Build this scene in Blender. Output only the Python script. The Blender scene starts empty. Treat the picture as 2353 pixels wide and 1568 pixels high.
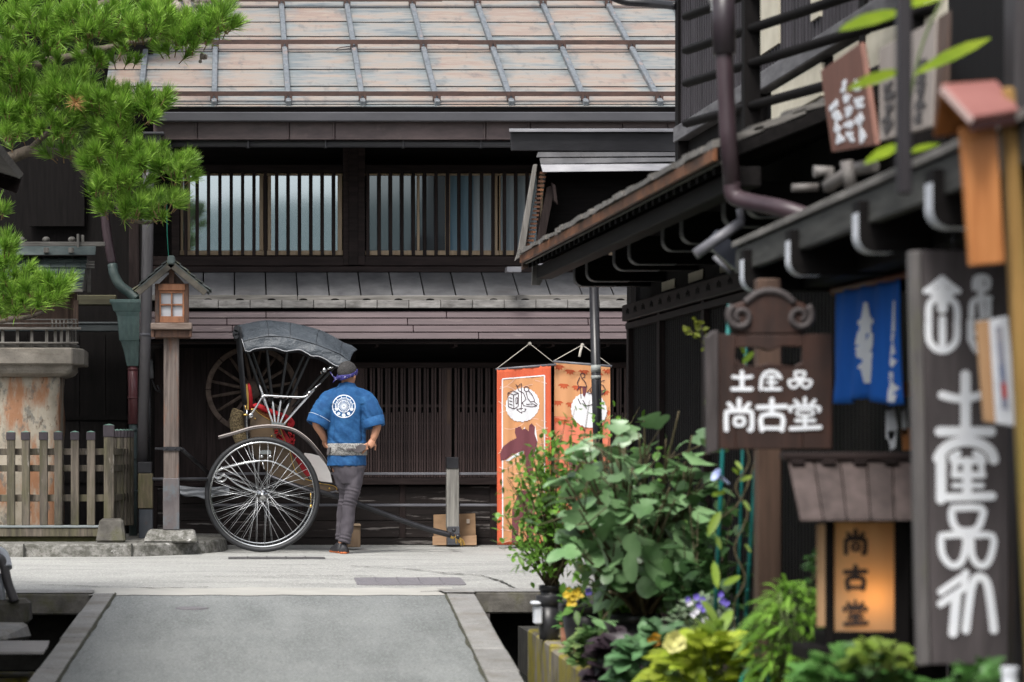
import bpy, bmesh, math, random
from mathutils import Vector, Matrix, noise as mnoise
from mathutils.bvhtree import BVHTree
R = math.radians
scene = bpy.context.scene
col = scene.collection
random.seed(11)

# ------------------------------------------------------------------ camera, sky, sun, exposure
CAMZ = 0.97
F = 6536.0                      # focal length of the photograph in working units
VX, VY = 530.0, 1017.0          # principal point in the same units (picture 2353 x 1568)
cam = bpy.data.cameras.new("camera")
camo = bpy.data.objects.new("camera", cam)
col.objects.link(camo)
camo.location = (0, 0, CAMZ)
camo.rotation_euler = (R(90), 0, 0)
cam.sensor_width = 36.0
cam.lens = 100.0
cam.shift_x = (1176.5 - VX) / 2353.0
cam.shift_y = (VY - 784.0) / 2353.0
cam.clip_start = 0.1
cam.clip_end = 3000
cam.dof.use_dof = True
cam.dof.focus_distance = 25.0
cam.dof.aperture_fstop = 2.9
scene.camera = camo

SUN_EL, SUN_AZ = 56.0, 205.0    # azimuth clockwise from +Y
world = bpy.data.worlds.new("World")
scene.world = world
world.use_nodes = True
wn, wl = world.node_tree.nodes, world.node_tree.links
wn.clear()
w_out = wn.new('ShaderNodeOutputWorld')
w_bg = wn.new('ShaderNodeBackground')
w_sky = wn.new('ShaderNodeTexSky')
w_sky.sky_type = 'NISHITA'
w_sky.sun_disc = False
w_sky.sun_elevation = R(SUN_EL)
w_sky.sun_rotation = R(SUN_AZ)
w_sky.air_density = 1.0
w_sky.dust_density = 4.0
w_hs = wn.new('ShaderNodeHueSaturation')
w_hs.inputs['Saturation'].default_value = 0.30      # overcast: the blue is mostly gone
wl.new(w_sky.outputs[0], w_hs.inputs['Color'])
wl.new(w_hs.outputs[0], w_bg.inputs['Color'])
w_bg.inputs['Strength'].default_value = 0.14
wl.new(w_bg.outputs[0], w_out.inputs['Surface'])
sun = bpy.data.lights.new("sun", 'SUN')
sun.energy = 1.5
sun.angle = R(14)
sun.color = (1.0, 0.96, 0.90)
suno = bpy.data.objects.new("sun", sun)
col.objects.link(suno)
sd = Vector((math.sin(R(SUN_AZ)) * math.cos(R(SUN_EL)), math.cos(R(SUN_AZ)) * math.cos(R(SUN_EL)), math.sin(R(SUN_EL))))
suno.rotation_euler = sd.to_track_quat('Z', 'Y').to_euler()
suno.location = (0, 0, 30)
vs = scene.view_settings
vs.view_transform = 'Standard'
vs.look = 'None'
vs.gamma = 1.0
vs.exposure = 1.02
scene.cycles.max_bounces = 6
scene.cycles.diffuse_bounces = 3
scene.cycles.glossy_bounces = 3
scene.cycles.transmission_bounces = 4
scene.cycles.transparent_max_bounces = 6
scene.cycles.caustics_reflective = False
scene.cycles.caustics_refractive = False
scene.cycles.use_denoising = True
try:
    scene.cycles.denoising_prefilter = 'NONE'
except Exception:
    pass
scene.cycles.sample_clamp_indirect = 6.0

# ------------------------------------------------------------------ materials
def rgb(c):
    return (c[0], c[1], c[2], 1.0)

def M(name, cols, scale=(6, 6, 6), rough=0.7, metal=0.0, bump=0.0, bscale=None, detail=6.0, stain=None,
      ivar=0.0, ovar=0.0, spec=0.4, lo=0.3, hi=0.7, bdist=0.01, fleck=None, trans=0.0, fleck2=None):
    """noise driven colours; stain/fleck = (colour, (sx,sy,sz), threshold, softness, amount)"""
    m = bpy.data.materials.new(name)
    m.use_nodes = True
    nt = m.node_tree
    n, l = nt.nodes, nt.links
    b = n['Principled BSDF']
    tc = n.new('ShaderNodeTexCoord')
    def noise_at(sc, det=detail, rgh=0.6):
        mp = n.new('ShaderNodeMapping')
        mp.inputs['Scale'].default_value = sc if hasattr(sc, '__len__') else (sc, sc, sc)
        l.new(tc.outputs['Object'], mp.inputs['Vector'])
        nz = n.new('ShaderNodeTexNoise')
        nz.inputs['Scale'].default_value = 1.0
        nz.inputs['Detail'].default_value = det
        nz.inputs['Roughness'].default_value = rgh
        l.new(mp.outputs[0], nz.inputs['Vector'])
        return nz.outputs['Fac']
    if len(cols) == 1:
        rg = n.new('ShaderNodeRGB')
        rg.outputs[0].default_value = rgb(cols[0])
        c = rg.outputs[0]
        fac = None
    else:
        fac = noise_at(scale)
        rp = n.new('ShaderNodeValToRGB')
        els = rp.color_ramp.elements
        while len(els) < len(cols):
            els.new(0.5)
        for i, cc in enumerate(cols):
            els[i].position = lo + (hi - lo) * i / (len(cols) - 1)
            els[i].color = rgb(cc)
        l.new(fac, rp.inputs[0])
        c = rp.outputs[0]
    for st in (stain, fleck, fleck2):
        if st:
            sc_, ss, th, so, am = st
            f = noise_at(ss, 8.0, 0.65)
            mr = n.new('ShaderNodeMapRange')
            mr.inputs['From Min'].default_value = th - so
            mr.inputs['From Max'].default_value = th + so
            mr.inputs['To Max'].default_value = am
            l.new(f, mr.inputs['Value'])
            mx = n.new('ShaderNodeMixRGB')
            mx.inputs['Color2'].default_value = rgb(sc_)
            l.new(mr.outputs[0], mx.inputs['Fac'])
            l.new(c, mx.inputs['Color1'])
            c = mx.outputs[0]
    def vary(src, amount):
        nonlocal c
        mr = n.new('ShaderNodeMapRange')
        mr.inputs['To Min'].default_value = 1 - amount
        mr.inputs['To Max'].default_value = 1 + amount
        l.new(src, mr.inputs['Value'])
        mx = n.new('ShaderNodeMixRGB')
        mx.blend_type = 'MULTIPLY'
        mx.inputs['Fac'].default_value = 1.0
        l.new(c, mx.inputs['Color1'])
        l.new(mr.outputs[0], mx.inputs['Color2'])
        c = mx.outputs[0]
    if ivar:
        g = n.new('ShaderNodeNewGeometry')
        vary(g.outputs['Random Per Island'], ivar)
    if ovar:
        oi = n.new('ShaderNodeObjectInfo')
        vary(oi.outputs['Random'], ovar)
    l.new(c, b.inputs['Base Color'])
    b.inputs['Roughness'].default_value = rough
    b.inputs['Metallic'].default_value = metal
    b.inputs['Specular IOR Level'].default_value = spec
    if trans:
        tr = n.new('ShaderNodeBsdfTranslucent')
        l.new(c, tr.inputs['Color'])
        ms = n.new('ShaderNodeMixShader')
        ms.inputs['Fac'].default_value = trans
        l.new(b.outputs[0], ms.inputs[1])
        l.new(tr.outputs[0], ms.inputs[2])
        l.new(ms.outputs[0], n['Material Output'].inputs['Surface'])
    if bump:
        bf = noise_at(bscale if bscale else scale, 6.0)
        bn = n.new('ShaderNodeBump')
        bn.inputs['Strength'].default_value = bump
        bn.inputs['Distance'].default_value = bdist
        l.new(bf, bn.inputs['Height'])
        l.new(bn.outputs[0], b.inputs['Normal'])
    return m

DK = (0.012, 0.010, 0.010)
MT = {}
# woods: suffix x/y/z = grain direction
for ax, sc in (('x', (3, 40, 40)), ('y', (40, 3, 40)), ('z', (40, 40, 3))):
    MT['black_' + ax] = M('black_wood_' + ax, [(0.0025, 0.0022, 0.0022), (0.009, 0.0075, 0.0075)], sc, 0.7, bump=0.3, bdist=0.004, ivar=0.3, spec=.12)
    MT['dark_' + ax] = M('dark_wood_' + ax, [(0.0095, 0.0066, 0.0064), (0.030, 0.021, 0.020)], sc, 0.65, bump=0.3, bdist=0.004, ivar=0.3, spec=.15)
    MT['brown_' + ax] = M('brown_wood_' + ax, [(0.045, 0.026, 0.018), (0.10, 0.06, 0.042)], sc, 0.6, bump=0.35, bdist=0.004, ivar=0.2)
    MT['grey_' + ax] = M('weathered_wood_' + ax, [(0.07, 0.065, 0.06), (0.20, 0.19, 0.175)], sc, 0.8, bump=0.5, bdist=0.004, ivar=0.2)
    MT['tan_' + ax] = M('tan_wood_' + ax, [(0.30, 0.17, 0.085), (0.46, 0.29, 0.16)], sc, 0.5, bump=0.2, bdist=0.003)
    MT['orange_' + ax] = M('orange_wood_' + ax, [(0.30, 0.105, 0.03), (0.47, 0.20, 0.07)], sc, 0.45, bump=0.25, bdist=0.003)
MT['peeled_x'] = M('peeled_dark_boards', [(0.009, 0.007, 0.0065), (0.026, 0.020, 0.019)], (3, 40, 40), 0.6, bump=0.4, bdist=0.004, ivar=0.2,
                   stain=((0.24, 0.22, 0.21), (2.2, 9, 26), 0.625, 0.03, 0.7), spec=.2)
MT['door_z'] = M('lattice_wood', [(0.034, 0.022, 0.021), (0.072, 0.049, 0.046)], (40, 40, 2), 0.55, ivar=0.25, spec=.25)
MT['purple_board'] = M('plum_board', [(0.048, 0.029, 0.033), (0.088, 0.057, 0.062)], (2.2, 30, 30), 0.5, bump=0.15, bdist=0.003, ivar=0.12,
                       stain=((0.17, 0.13, 0.125), (3, 8, 30), 0.66, 0.05, 0.55), fleck=((0.6, 0.6, 0.58), (45, 45, 45), 0.75, 0.01, 0.9))
MT['slab'] = M('grey_slab', [(0.055, 0.056, 0.062), (0.12, 0.12, 0.126)], (5, 4, 5), 0.75, bump=0.3, bdist=0.006, ivar=0.14,
               stain=((0.05, 0.045, 0.045), (2, 3, 2), 0.62, 0.08, 0.6), fleck=((0.5, 0.5, 0.48), (30, 30, 30), 0.74, 0.012, 0.9))
MT['slab_edge'] = M('slab_edge', [(0.12, 0.115, 0.11), (0.27, 0.26, 0.25)], (8, 8, 30), 0.8, bump=0.4, bdist=0.005, ivar=0.15,
                    stain=((0.06, 0.055, 0.05), (4, 4, 8), 0.6, 0.08, 0.7))
MT['fascia'] = M('brown_fascia', [(0.045, 0.032, 0.033), (0.105, 0.076, 0.075)], (3, 9, 9), 0.45, bump=0.1,
                 stain=((0.12, 0.09, 0.085), (5, 5, 5), 0.64, 0.06, 0.6))
MT['gutter'] = M('grey_gutter', [(0.045, 0.045, 0.052), (0.065, 0.065, 0.073)], (2, 8, 8), 0.4)
MT['pipe_grey'] = M('grey_pipe', [(0.085, 0.08, 0.085), (0.115, 0.11, 0.115)], (8, 8, 2), 0.45)
MT['pipe_plum'] = M('plum_pipe', [(0.032, 0.020, 0.025), (0.060, 0.040, 0.047)], (8, 8, 3), 0.4)
MT['rust'] = M('rusty_iron', [(0.030, 0.017, 0.014), (0.075, 0.038, 0.029)], (9, 30, 30), 0.6)
MT['rib'] = M('lead_rib', [(0.075, 0.088, 0.102), (0.17, 0.185, 0.20)], (30, 7, 30), 0.5, stain=((0.30, 0.2, 0.16), (12, 2.5, 6), 0.64, 0.06, 0.7))
MT['iron'] = M('black_iron', [(0.012, 0.012, 0.014), (0.026, 0.026, 0.03)], (12, 12, 12), 0.32)
MT['rail_iron'] = M('grey_iron', [(0.10, 0.10, 0.115), (0.16, 0.16, 0.175)], (6, 20, 20), 0.4)
MT['chrome'] = M('chrome', [(0.58, 0.59, 0.60)], rough=0.16, metal=1.0)
MT['steel'] = M('spoke_steel', [(0.66, 0.68, 0.70)], rough=0.35, metal=0.6)
MT['brass'] = M('brass', [(0.62, 0.40, 0.12)], rough=0.3, metal=1.0)
MT['rubber'] = M('tyre_rubber', [(0.016, 0.017, 0.019), (0.028, 0.029, 0.032)], (20, 20, 20), 0.55)
MT['verdigris'] = M('verdigris_copper', [(0.075, 0.13, 0.125), (0.16, 0.235, 0.225)], (7, 7, 4), 0.6, bump=0.2, stain=((0.05, 0.06, 0.06), (9, 9, 2), 0.58, 0.1, 0.8))
MT['copper_red'] = M('painted_copper', [(0.10, 0.035, 0.04), (0.16, 0.06, 0.065)], (9, 9, 3), 0.3)
MT['copper'] = M('copper_edge', [(0.12, 0.045, 0.02), (0.26, 0.11, 0.05)], (14, 5, 5), 0.5, stain=((0.03, 0.02, 0.018), (9, 3, 9), 0.55, 0.1, 0.8), bump=0.3)
MT['asphalt'] = M('lane_asphalt', [(0.18, 0.192, 0.191), (0.245, 0.257, 0.254)], (1.3, 0.8, 1), 0.85, bump=0.9, bscale=(55, 40, 55), bdist=0.012,
                  stain=((0.10, 0.11, 0.108), (2.4, 0.40, 1), 0.54, 0.11, 0.55), fleck=((0.36, 0.375, 0.37), (58, 30, 40), 0.56, 0.10, 0.55), fleck2=((0.07, 0.077, 0.075), (70, 34, 50), 0.60, 0.07, 0.55))
MT['street'] = M('street_asphalt', [(0.285, 0.287, 0.273), (0.375, 0.375, 0.357)], (0.9, 2.6, 1), 0.9, bump=0.8, bscale=(50, 30, 50), bdist=0.012,
                 stain=((0.215, 0.217, 0.21), (0.7, 3.4, 1), 0.56, 0.07, 0.6), fleck=((0.19, 0.19, 0.18), (48, 18, 40), 0.61, 0.06, 0.6), fleck2=((0.55, 0.545, 0.52), (52, 20, 40), 0.60, 0.07, 0.5))
MT['patch'] = M('pale_patch', [(0.34, 0.335, 0.31), (0.43, 0.42, 0.39)], (2, 3, 1), 0.9, fleck=((0.22, 0.22, 0.21), (90, 90, 60), 0.64, 0.05, 0.4))
MT['granite'] = M('granite_kerb', [(0.20, 0.197, 0.19), (0.31, 0.306, 0.297)], (3, 3, 3), 0.85, bump=0.5, bscale=(60, 60, 60), bdist=0.006, ivar=0.12,
                  stain=((0.13, 0.105, 0.075), (2.2, 2.2, 2.2), 0.59, 0.09, 0.65), fleck=((0.09, 0.09, 0.085), (60, 60, 60), 0.60, 0.06, 0.65), fleck2=((0.45, 0.44, 0.43), (50, 50, 50), .64, .05, .5))
MT['mossy'] = M('mossy_concrete', [(0.040, 0.037, 0.032), (0.13, 0.122, 0.108)], (6, 6, 6), 0.9, bump=0.7, bscale=(25, 25, 25), bdist=0.012, ivar=0.15,
                stain=((0.065, 0.066, 0.024), (5, 5, 5), 0.57, 0.08, 0.6), fleck=((0.28, 0.27, 0.25), (22, 22, 22), 0.70, 0.03, 0.8))
MT['planter'] = M('planter_stone', [(0.15, 0.13, 0.10), (0.26, 0.235, 0.19)], (5, 5, 5), 0.9, bump=0.5, bscale=(30, 30, 30), bdist=0.008,
                  stain=((0.27, 0.23, 0.022), (5, 5, 2.2), 0.50, 0.06, 0.9), fleck=((0.07, 0.06, 0.045), (12, 12, 5), 0.6, 0.06, 0.7))
MT['kerbstone'] = M('kerb_concrete', [(0.14, 0.135, 0.12), (0.28, 0.275, 0.26)], (9, 9, 9), 0.9, bump=0.9, bscale=(40, 40, 40), bdist=0.008, ivar=0.08,
                    stain=((0.05, 0.05, 0.038), (14, 14, 20), 0.50, 0.08, 0.75), fleck=((0.5, 0.49, 0.47), (9, 9, 16), 0.64, 0.025, 0.8), fleck2=((0.05, 0.048, 0.04), (60, 60, 60), .58, .05, .6))
MT['soil'] = M('soil', [(0.03, 0.022, 0.016), (0.07, 0.052, 0.036)], (14, 14, 14), 0.95, bump=0.8, bdist=0.02)
MT['pit'] = M('channel_wall', [(0.016, 0.016, 0.014), (0.05, 0.048, 0.042)], (7, 7, 7), 0.85, bump=0.5)
MT['water'] = M('stream_water', [(0.012, 0.014, 0.012)], rough=0.08, bump=0.8, bscale=(14, 9, 9), bdist=0.03, spec=0.6)
MT['cover'] = M('iron_cover', [(0.15, 0.143, 0.155), (0.21, 0.20, 0.215)], (60, 60, 60), 0.6, bump=0.7, bscale=(90, 60, 60), bdist=0.01)
MT['plaster'] = M('cream_plaster', [(0.50, 0.46, 0.36), (0.62, 0.58, 0.47)], (5, 5, 5), 0.85)
MT['white_paint'] = M('white_paint', [(0.50, 0.53, 0.58), (0.66, 0.68, 0.72)], (12, 12, 12), 0.6)

# ------------------------------------------------------------------ mesh builder
ORG = {}

class MB:
    def __init__(self):
        self.v, self.f, self.mi, self.sm, self.uv = [], [], [], [], []
        self.mat_i = 0
    def add(self, vs_, fs, smooth=False, uvs=None):
        o = len(self.v)
        self.v += [Vector(p) for p in vs_]
        for k, f in enumerate(fs):
            self.f.append([o + i for i in f])
            self.mi.append(self.mat_i)
            self.sm.append(smooth)
            self.uv.append(uvs[k] if uvs else None)
        return self
    def hexa(self, p):
        return self.add(p, [(0, 3, 2, 1), (4, 5, 6, 7), (0, 1, 5, 4), (1, 2, 6, 5), (2, 3, 7, 6), (3, 0, 4, 7)])
    def box(self, a, b):
        x0, x1 = min(a[0], b[0]), max(a[0], b[0])
        y0, y1 = min(a[1], b[1]), max(a[1], b[1])
        z0, z1 = min(a[2], b[2]), max(a[2], b[2])
        return self.hexa([(x0, y0, z0), (x1, y0, z0), (x1, y1, z0), (x0, y1, z0), (x0, y0, z1), (x1, y0, z1), (x1, y1, z1), (x0, y1, z1)])
    def pbox(self, x0, y0, x1, y1, Y, d):
        """box whose front face covers photo px x0..x1, y0..y1 at distance Y, running d metres back"""
        a, b = P(x0, y0, Y), P(x1, y1, Y)
        return self.box((a.x, Y, b.z), (b.x, Y + d, a.z))
    def obox(self, c, ax, ay, az, sx, sy, sz):
        c = Vector(c)
        ax, ay, az = Vector(ax).normalized() * sx / 2, Vector(ay).normalized() * sy / 2, Vector(az).normalized() * sz / 2
        return self.hexa([c - ax - ay - az, c + ax - ay - az, c + ax + ay - az, c - ax + ay - az,
                          c - ax - ay + az, c + ax - ay + az, c + ax + ay + az, c - ax + ay + az])
    def bar(self, p, q, w, h, up=(0, 0, 1)):
        """rectangular bar from p to q, w across, h along up"""
        p, q = Vector(p), Vector(q)
        d = q - p
        s = d.cross(Vector(up))
        if s.length < 1e-6:
            s = d.cross(Vector((1, 0, 0)))
        u = s.cross(d)
        return self.obox((p + q) / 2, s, d, u, w, d.length, h)
    def tube(self, pts, r, n=8, caps=True, smooth=True, flat=1.0, up=None):
        pts = [Vector(p) for p in pts]
        rs = r if hasattr(r, '__len__') else [r] * len(pts)
        vs_, fs = [], []
        prev = None
        for i, p in enumerate(pts):
            t = (pts[min(i + 1, len(pts) - 1)] - pts[max(i - 1, 0)]).normalized()
            if prev is None:
                a = Vector(up) if up else (Vector((0, 0, 1)) if abs(t.z) < 0.9 else Vector((1, 0, 0)))
            else:
                a = prev
            s = t.cross(a)
            if s.length < 1e-6:
                s = t.cross(Vector((0.3, 1, 0.2)))
            s.normalize()
            u = s.cross(t).normalized()
            prev = u
            for k in range(n):
                an = 2 * math.pi * k / n
                vs_.append(p + s * math.cos(an) * rs[i] + u * math.sin(an) * rs[i] * flat)
        for i in range(len(pts) - 1):
            for k in range(n):
                a, b = i * n + k, i * n + (k + 1) % n
                fs.append((a, b, b + n, a + n))
        self.add(vs_, fs, smooth)
        if caps:
            o = len(self.v) - len(vs_)
            for base, rev in ((0, True), ((len(pts) - 1) * n, False)):
                f = [o + base + k for k in range(n)]
                self.f.append(f[::-1] if rev else f)
                self.mi.append(self.mat_i); self.sm.append(False); self.uv.append(None)
        return self
    def cyl(self, p, q, r, n=12, r2=None, smooth=True):
        return self.tube([p, q], [r, r if r2 is None else r2], n, True, smooth)
    def prism(self, poly, d, smooth=False):
        """closed 3-D polygon swept by vector d"""
        d = Vector(d)
        n = len(poly)
        a = [Vector(p) for p in poly]
        return self.add(a + [p + d for p in a], [tuple(range(n))[::-1], tuple(range(n, 2 * n))] + [(i, (i + 1) % n, n + (i + 1) % n, n + i) for i in range(n)], smooth)
    def lathe(self, c, prof, n=24, axis='z', smooth=True, a0=0.0, caps=True):
        vs_, fs = [], []
        c = Vector(c)
        for (r, h) in prof:
            for k in range(n):
                a = 2 * math.pi * k / n + a0
                if axis == 'z':
                    vs_.append(c + Vector((r * math.cos(a), r * math.sin(a), h)))
                elif axis == 'y':
                    vs_.append(c + Vector((r * math.cos(a), h, r * math.sin(a))))
                else:
                    vs_.append(c + Vector((h, r * math.cos(a), r * math.sin(a))))
        m = len(prof)
        for i in range(m - 1):
            for k in range(n):
                a, b = i * n + k, i * n + (k + 1) % n
                fs.append((a, b, b + n, a + n))
        if caps and prof[0][0] > 1e-5:
            fs.append(tuple(range(n))[::-1])
        if caps and prof[-1][0] > 1e-5:
            fs.append(tuple((m - 1) * n + k for k in range(n)))
        return self.add(vs_, fs, smooth)
    def ring(self, c, R_, r, n=48, m=8, axis='y', sq=1.0):
        c = Vector(c)
        vs_, fs = [], []
        for i in range(n):
            a = 2 * math.pi * i / n
            for k in range(m):
                b = 2 * math.pi * k / m
                rr = R_ + r * math.cos(b)
                h = r * math.sin(b) * sq
                if axis == 'y':
                    vs_.append(c + Vector((rr * math.cos(a), h, rr * math.sin(a))))
                else:
                    vs_.append(c + Vector((rr * math.cos(a), rr * math.sin(a), h)))
        for i in range(n):
            for k in range(m):
                j, q = (i + 1) % n, (k + 1) % m
                fs.append((i * m + k, i * m + q, j * m + q, j * m + k))
        return self.add(vs_, fs, True)
    def ball(self, c, rx, ry=None, rz=None, n=12, m=8):
        ry = rx if ry is None else ry
        rz = rx if rz is None else rz
        c = Vector(c)
        vs_, fs = [c + Vector((0, 0, -rz))], []
        for i in range(1, m):
            t = -math.pi / 2 + math.pi * i / m
            for k in range(n):
                a = 2 * math.pi * k / n
                vs_.append(c + Vector((rx * math.cos(t) * math.cos(a), ry * math.cos(t) * math.sin(a), rz * math.sin(t))))
        vs_.append(c + Vector((0, 0, rz)))
        for k in range(n):
            fs.append((0, 1 + (k + 1) % n, 1 + k))
            fs.append((len(vs_) - 1, 1 + (m - 2) * n + k, 1 + (m - 2) * n + (k + 1) % n))
        for i in range(m - 2):
            for k in range(n):
                a, b = 1 + i * n + k, 1 + i * n + (k + 1) % n
                fs.append((a, b, b + n, a + n))
        return self.add(vs_, fs, True)
    def loft(self, rings, smooth=True, caps=True, closed=True):
        n = len(rings[0])
        vs_ = [Vector(p) for r in rings for p in r]
        fs = []
        for i in range(len(rings) - 1):
            for k in range(n if closed else n - 1):
                a, b = i * n + k, i * n + (k + 1) % n
                fs.append((a, b, b + n, a + n))
        if caps and closed:
            fs.append(tuple(range(n))[::-1])
            fs.append(tuple((len(rings) - 1) * n + k for k in range(n)))
        return self.add(vs_, fs, smooth)
    def build(self, name, mats, parent=None, bevel=0.0, loc=None, solid=0.0, subd=0):
        if not isinstance(mats, (list, tuple)):
            mats = [mats]
        me = bpy.data.meshes.new(name)
        if parent is not None:
            org = ORG[parent.name]
        else:
            org = Vector(loc) if loc is not None else (Vector((sum(p.x for p in self.v) / len(self.v), sum(p.y for p in self.v) / len(self.v), min(p.z for p in self.v))) if self.v else Vector())
        me.from_pydata([p - org for p in self.v], [], self.f)
        for m in mats:
            me.materials.append(m)
        me.polygons.foreach_set('material_index', self.mi)
        me.polygons.foreach_set('use_smooth', self.sm)
        if any(u is not None for u in self.uv):
            ul = me.uv_layers.new(name='UVMap')
            for p, u in zip(me.polygons, self.uv):
                if u is not None:
                    for li, uu in zip(p.loop_indices, u):
                        ul.data[li].uv = uu
        me.update()
        o = bpy.data.objects.new(name, me)
        col.objects.link(o)
        if parent is not None:
            o.parent = parent
            if parent.type == 'MESH' or ORG[parent.name] is not None:
                o.location = (0, 0, 0)
        else:
            o.location = org
        ORG[o.name] = org
        if bevel:
            bm_ = o.modifiers.new('bevel', 'BEVEL')
            bm_.width = bevel
            bm_.segments = 1
            bm_.limit_method = 'ANGLE'
            bm_.angle_limit = R(40)
        if solid:
            sm_ = o.modifiers.new('solid', 'SOLIDIFY')
            sm_.thickness = solid
            sm_.offset = 0
        if subd:
            ss = o.modifiers.new('subd', 'SUBSURF')
            ss.levels = subd
            ss.render_levels = subd
        return o

def P(x, y, Y):
    """photo px (2353 x 1568 frame) at distance Y -> world point"""
    return Vector(((x - VX) * Y / F, Y, CAMZ + (VY - y) * Y / F))

def px(n, Y):
    return n * Y / F

def thing(name, label, cat, loc, group=None):
    o = bpy.data.objects.new(name, None)
    o.empty_display_size = 0.1
    col.objects.link(o)
    o.location = loc
    ORG[o.name] = Vector(loc)
    o['label'] = label
    o['category'] = cat
    if group:
        o['group'] = group
    return o

def tag(o, label=None, cat=None, group=None, kind=None):
    if label: o['label'] = label
    if cat: o['category'] = cat
    if group: o['group'] = group
    if kind: o['kind'] = kind
    return o

def struct(name, mb, mats, **k):
    return tag(mb.build(name, mats, **k), kind='structure')

def text_mb(s, size, matrix, depth=0.004, bold=0.0, stretch=(1, 1), mb=None, line=1.0, vertical=False):
    """lettering as solid mesh, centred, laid on the xy plane of matrix"""
    mb = mb or MB()
    items = [(s, 0.0)]
    if vertical:
        items = [(ch, -i * line * size) for i, ch in enumerate(s)]
    for ch, dy in items:
        cu = bpy.data.curves.new('t', 'FONT')
        cu.body = ch
        cu.size = size
        cu.align_x = 'CENTER'
        cu.align_y = 'CENTER'
        cu.extrude = depth
        cu.offset = bold
        cu.resolution_u = 2
        o = bpy.data.objects.new('t', cu)
        col.objects.link(o)
        dg = bpy.context.evaluated_depsgraph_get()
        dg.update()
        me = bpy.data.meshes.new_from_object(o.evaluated_get(dg))
        vs_ = [matrix @ Vector((v.co.x * stretch[0], v.co.y * stretch[1] + dy, v.co.z)) for v in me.vertices]
        mb.add(vs_, [tuple(p.vertices) for p in me.polygons])
        bpy.data.objects.remove(o)
        bpy.data.curves.remove(cu)
        bpy.data.meshes.remove(me)
    return mb

def plane_matrix(origin, xdir, ydir):
    x, y = Vector(xdir).normalized(), Vector(ydir)
    z = x.cross(y).normalized()
    y = z.cross(x)
    m = Matrix((x, y, z)).transposed().to_4x4()
    m.translation = Vector(origin)
    return m

def smoothstep(a, b, t):
    t = min(1, max(0, (t - a) / (b - a)))
    return t * t * (3 - 2 * t)

def interp(tab, t):
    for (t0, v0), (t1, v1) in zip(tab, tab[1:]):
        if t <= t1:
            k = (t - t0) / (t1 - t0)
            return v0 + (v1 - v0) * max(0, k)
    return tab[-1][1]

def spline(pts, n=8):
    """Catmull-Rom through points"""
    pts = [Vector(p) for p in pts]
    out = []
    for i in range(len(pts) - 1):
        p0, p1, p2, p3 = pts[max(i - 1, 0)], pts[i], pts[i + 1], pts[min(i + 2, len(pts) - 1)]
        for k in range(n):
            t = k / n
            out.append(0.5 * ((2 * p1) + (-p0 + p2) * t + (2 * p0 - 5 * p1 + 4 * p2 - p3) * t * t + (-p0 + 3 * p1 - 3 * p2 + p3) * t ** 3))
    out.append(pts[-1])
    return out
# ------------------------------------------------------------------ ground, street, lane, kerbs, channels
def gz(Y):
    return interp([(-40, -0.72), (7.5, -0.72), (15.4, -0.335), (20.1, -0.105), (22.0, -0.02), (24, 0.0), (400, 0.0)], Y)

def lane_l(Y):                                   # inner edge of the left kerb
    return -0.8155 + (20.1 - Y) / 4.7 * (-0.127)
def lane_r(Y):
    return 1.519 + (20.1 - Y) / 4.7 * (-0.129)

KL, KR = 0.155, 0.205                             # kerb widths
ys_far = [20.1, 20.6, 21.2, 22.0, 23.0, 24.0, 27.5]
mb = MB()
for a, b in zip(ys_far, ys_far[1:]):
    mb.add([(-14, a, gz(a)), (14, a, gz(a)), (14, b, gz(b)), (-14, b, gz(b))], [(0, 1, 2, 3)])
struct('street', mb, MT['street'], loc=(0, 22, 0))
mb = MB()
ys = [-6, 2, 7.5, 9, 11, 13, 15.4, 17, 18.5, 20.1]
for a, b in zip(ys, ys[1:]):
    mb.add([(lane_l(a), a, gz(a)), (lane_r(a), a, gz(a)), (lane_r(b), b, gz(b)), (lane_l(b), b, gz(b))], [(0, 1, 2, 3)])
struct('lane', mb, MT['asphalt'], loc=(0, 12, 0))

# pale worn band where the lane meets the street, repaired patch, cracks
mb = MB()
n = 40
for i in range(n):
    x0, x1 = -1.0 + 2.6 * i / n, -1.0 + 2.6 * (i + 1) / n
    e0, e1 = 20.02 - 0.06 * mnoise.noise((x0 * 4, 0, 0)), 20.02 - 0.06 * mnoise.noise((x1 * 4, 0, 0))
    f0, f1 = 20.55 + 0.12 * mnoise.noise((x0 * 3, 5, 0)), 20.55 + 0.12 * mnoise.noise((x1 * 3, 5, 0))
    mb.add([(x0, e0, gz(e0) + 0.004), (x1, e1, gz(e1) + 0.004), (x1, 20.1, gz(20.1) + 0.004), (x0, 20.1, gz(20.1) + 0.004)], [(0, 1, 2, 3)])
    mb.add([(x0, 20.1, gz(20.1) + 0.004), (x1, 20.1, gz(20.1) + 0.004), (x1, f1, gz(f1) + 0.004), (x0, f0, gz(f0) + 0.004)], [(0, 1, 2, 3)])
struct('road_patch', mb, MT['patch'], loc=(0, 20, 0))
mb = MB()
def crack(pts, w=0.012):
    pp = []
    for (x, y), (x2, y2) in zip(pts, pts[1:]):
        for k in range(8):
            t = k / 8
            pp.append(Vector((x + (x2 - x) * t + random.uniform(-.012, .012), y + (y2 - y) * t + random.uniform(-.03, .03), 0)))
    for a, b in zip(pp, pp[1:]):
        d = (b - a); s = Vector((-d.y, d.x, 0)).normalized() * w * random.uniform(.3, 1)
        q = [a - s, b - s, b + s, a + s]
        mb.add([(v.x, v.y, gz(v.y) + 0.008) for v in q], [(0, 1, 2, 3)])
crack([(1.35, 20.25), (2.0, 20.45), (2.75, 20.55)], 0.014)
crack([(2.05, 20.5), (2.0, 21.1), (1.9, 21.5), (1.65, 21.7), (1.3, 22.2), (0.9, 22.6)], 0.016)
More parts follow.
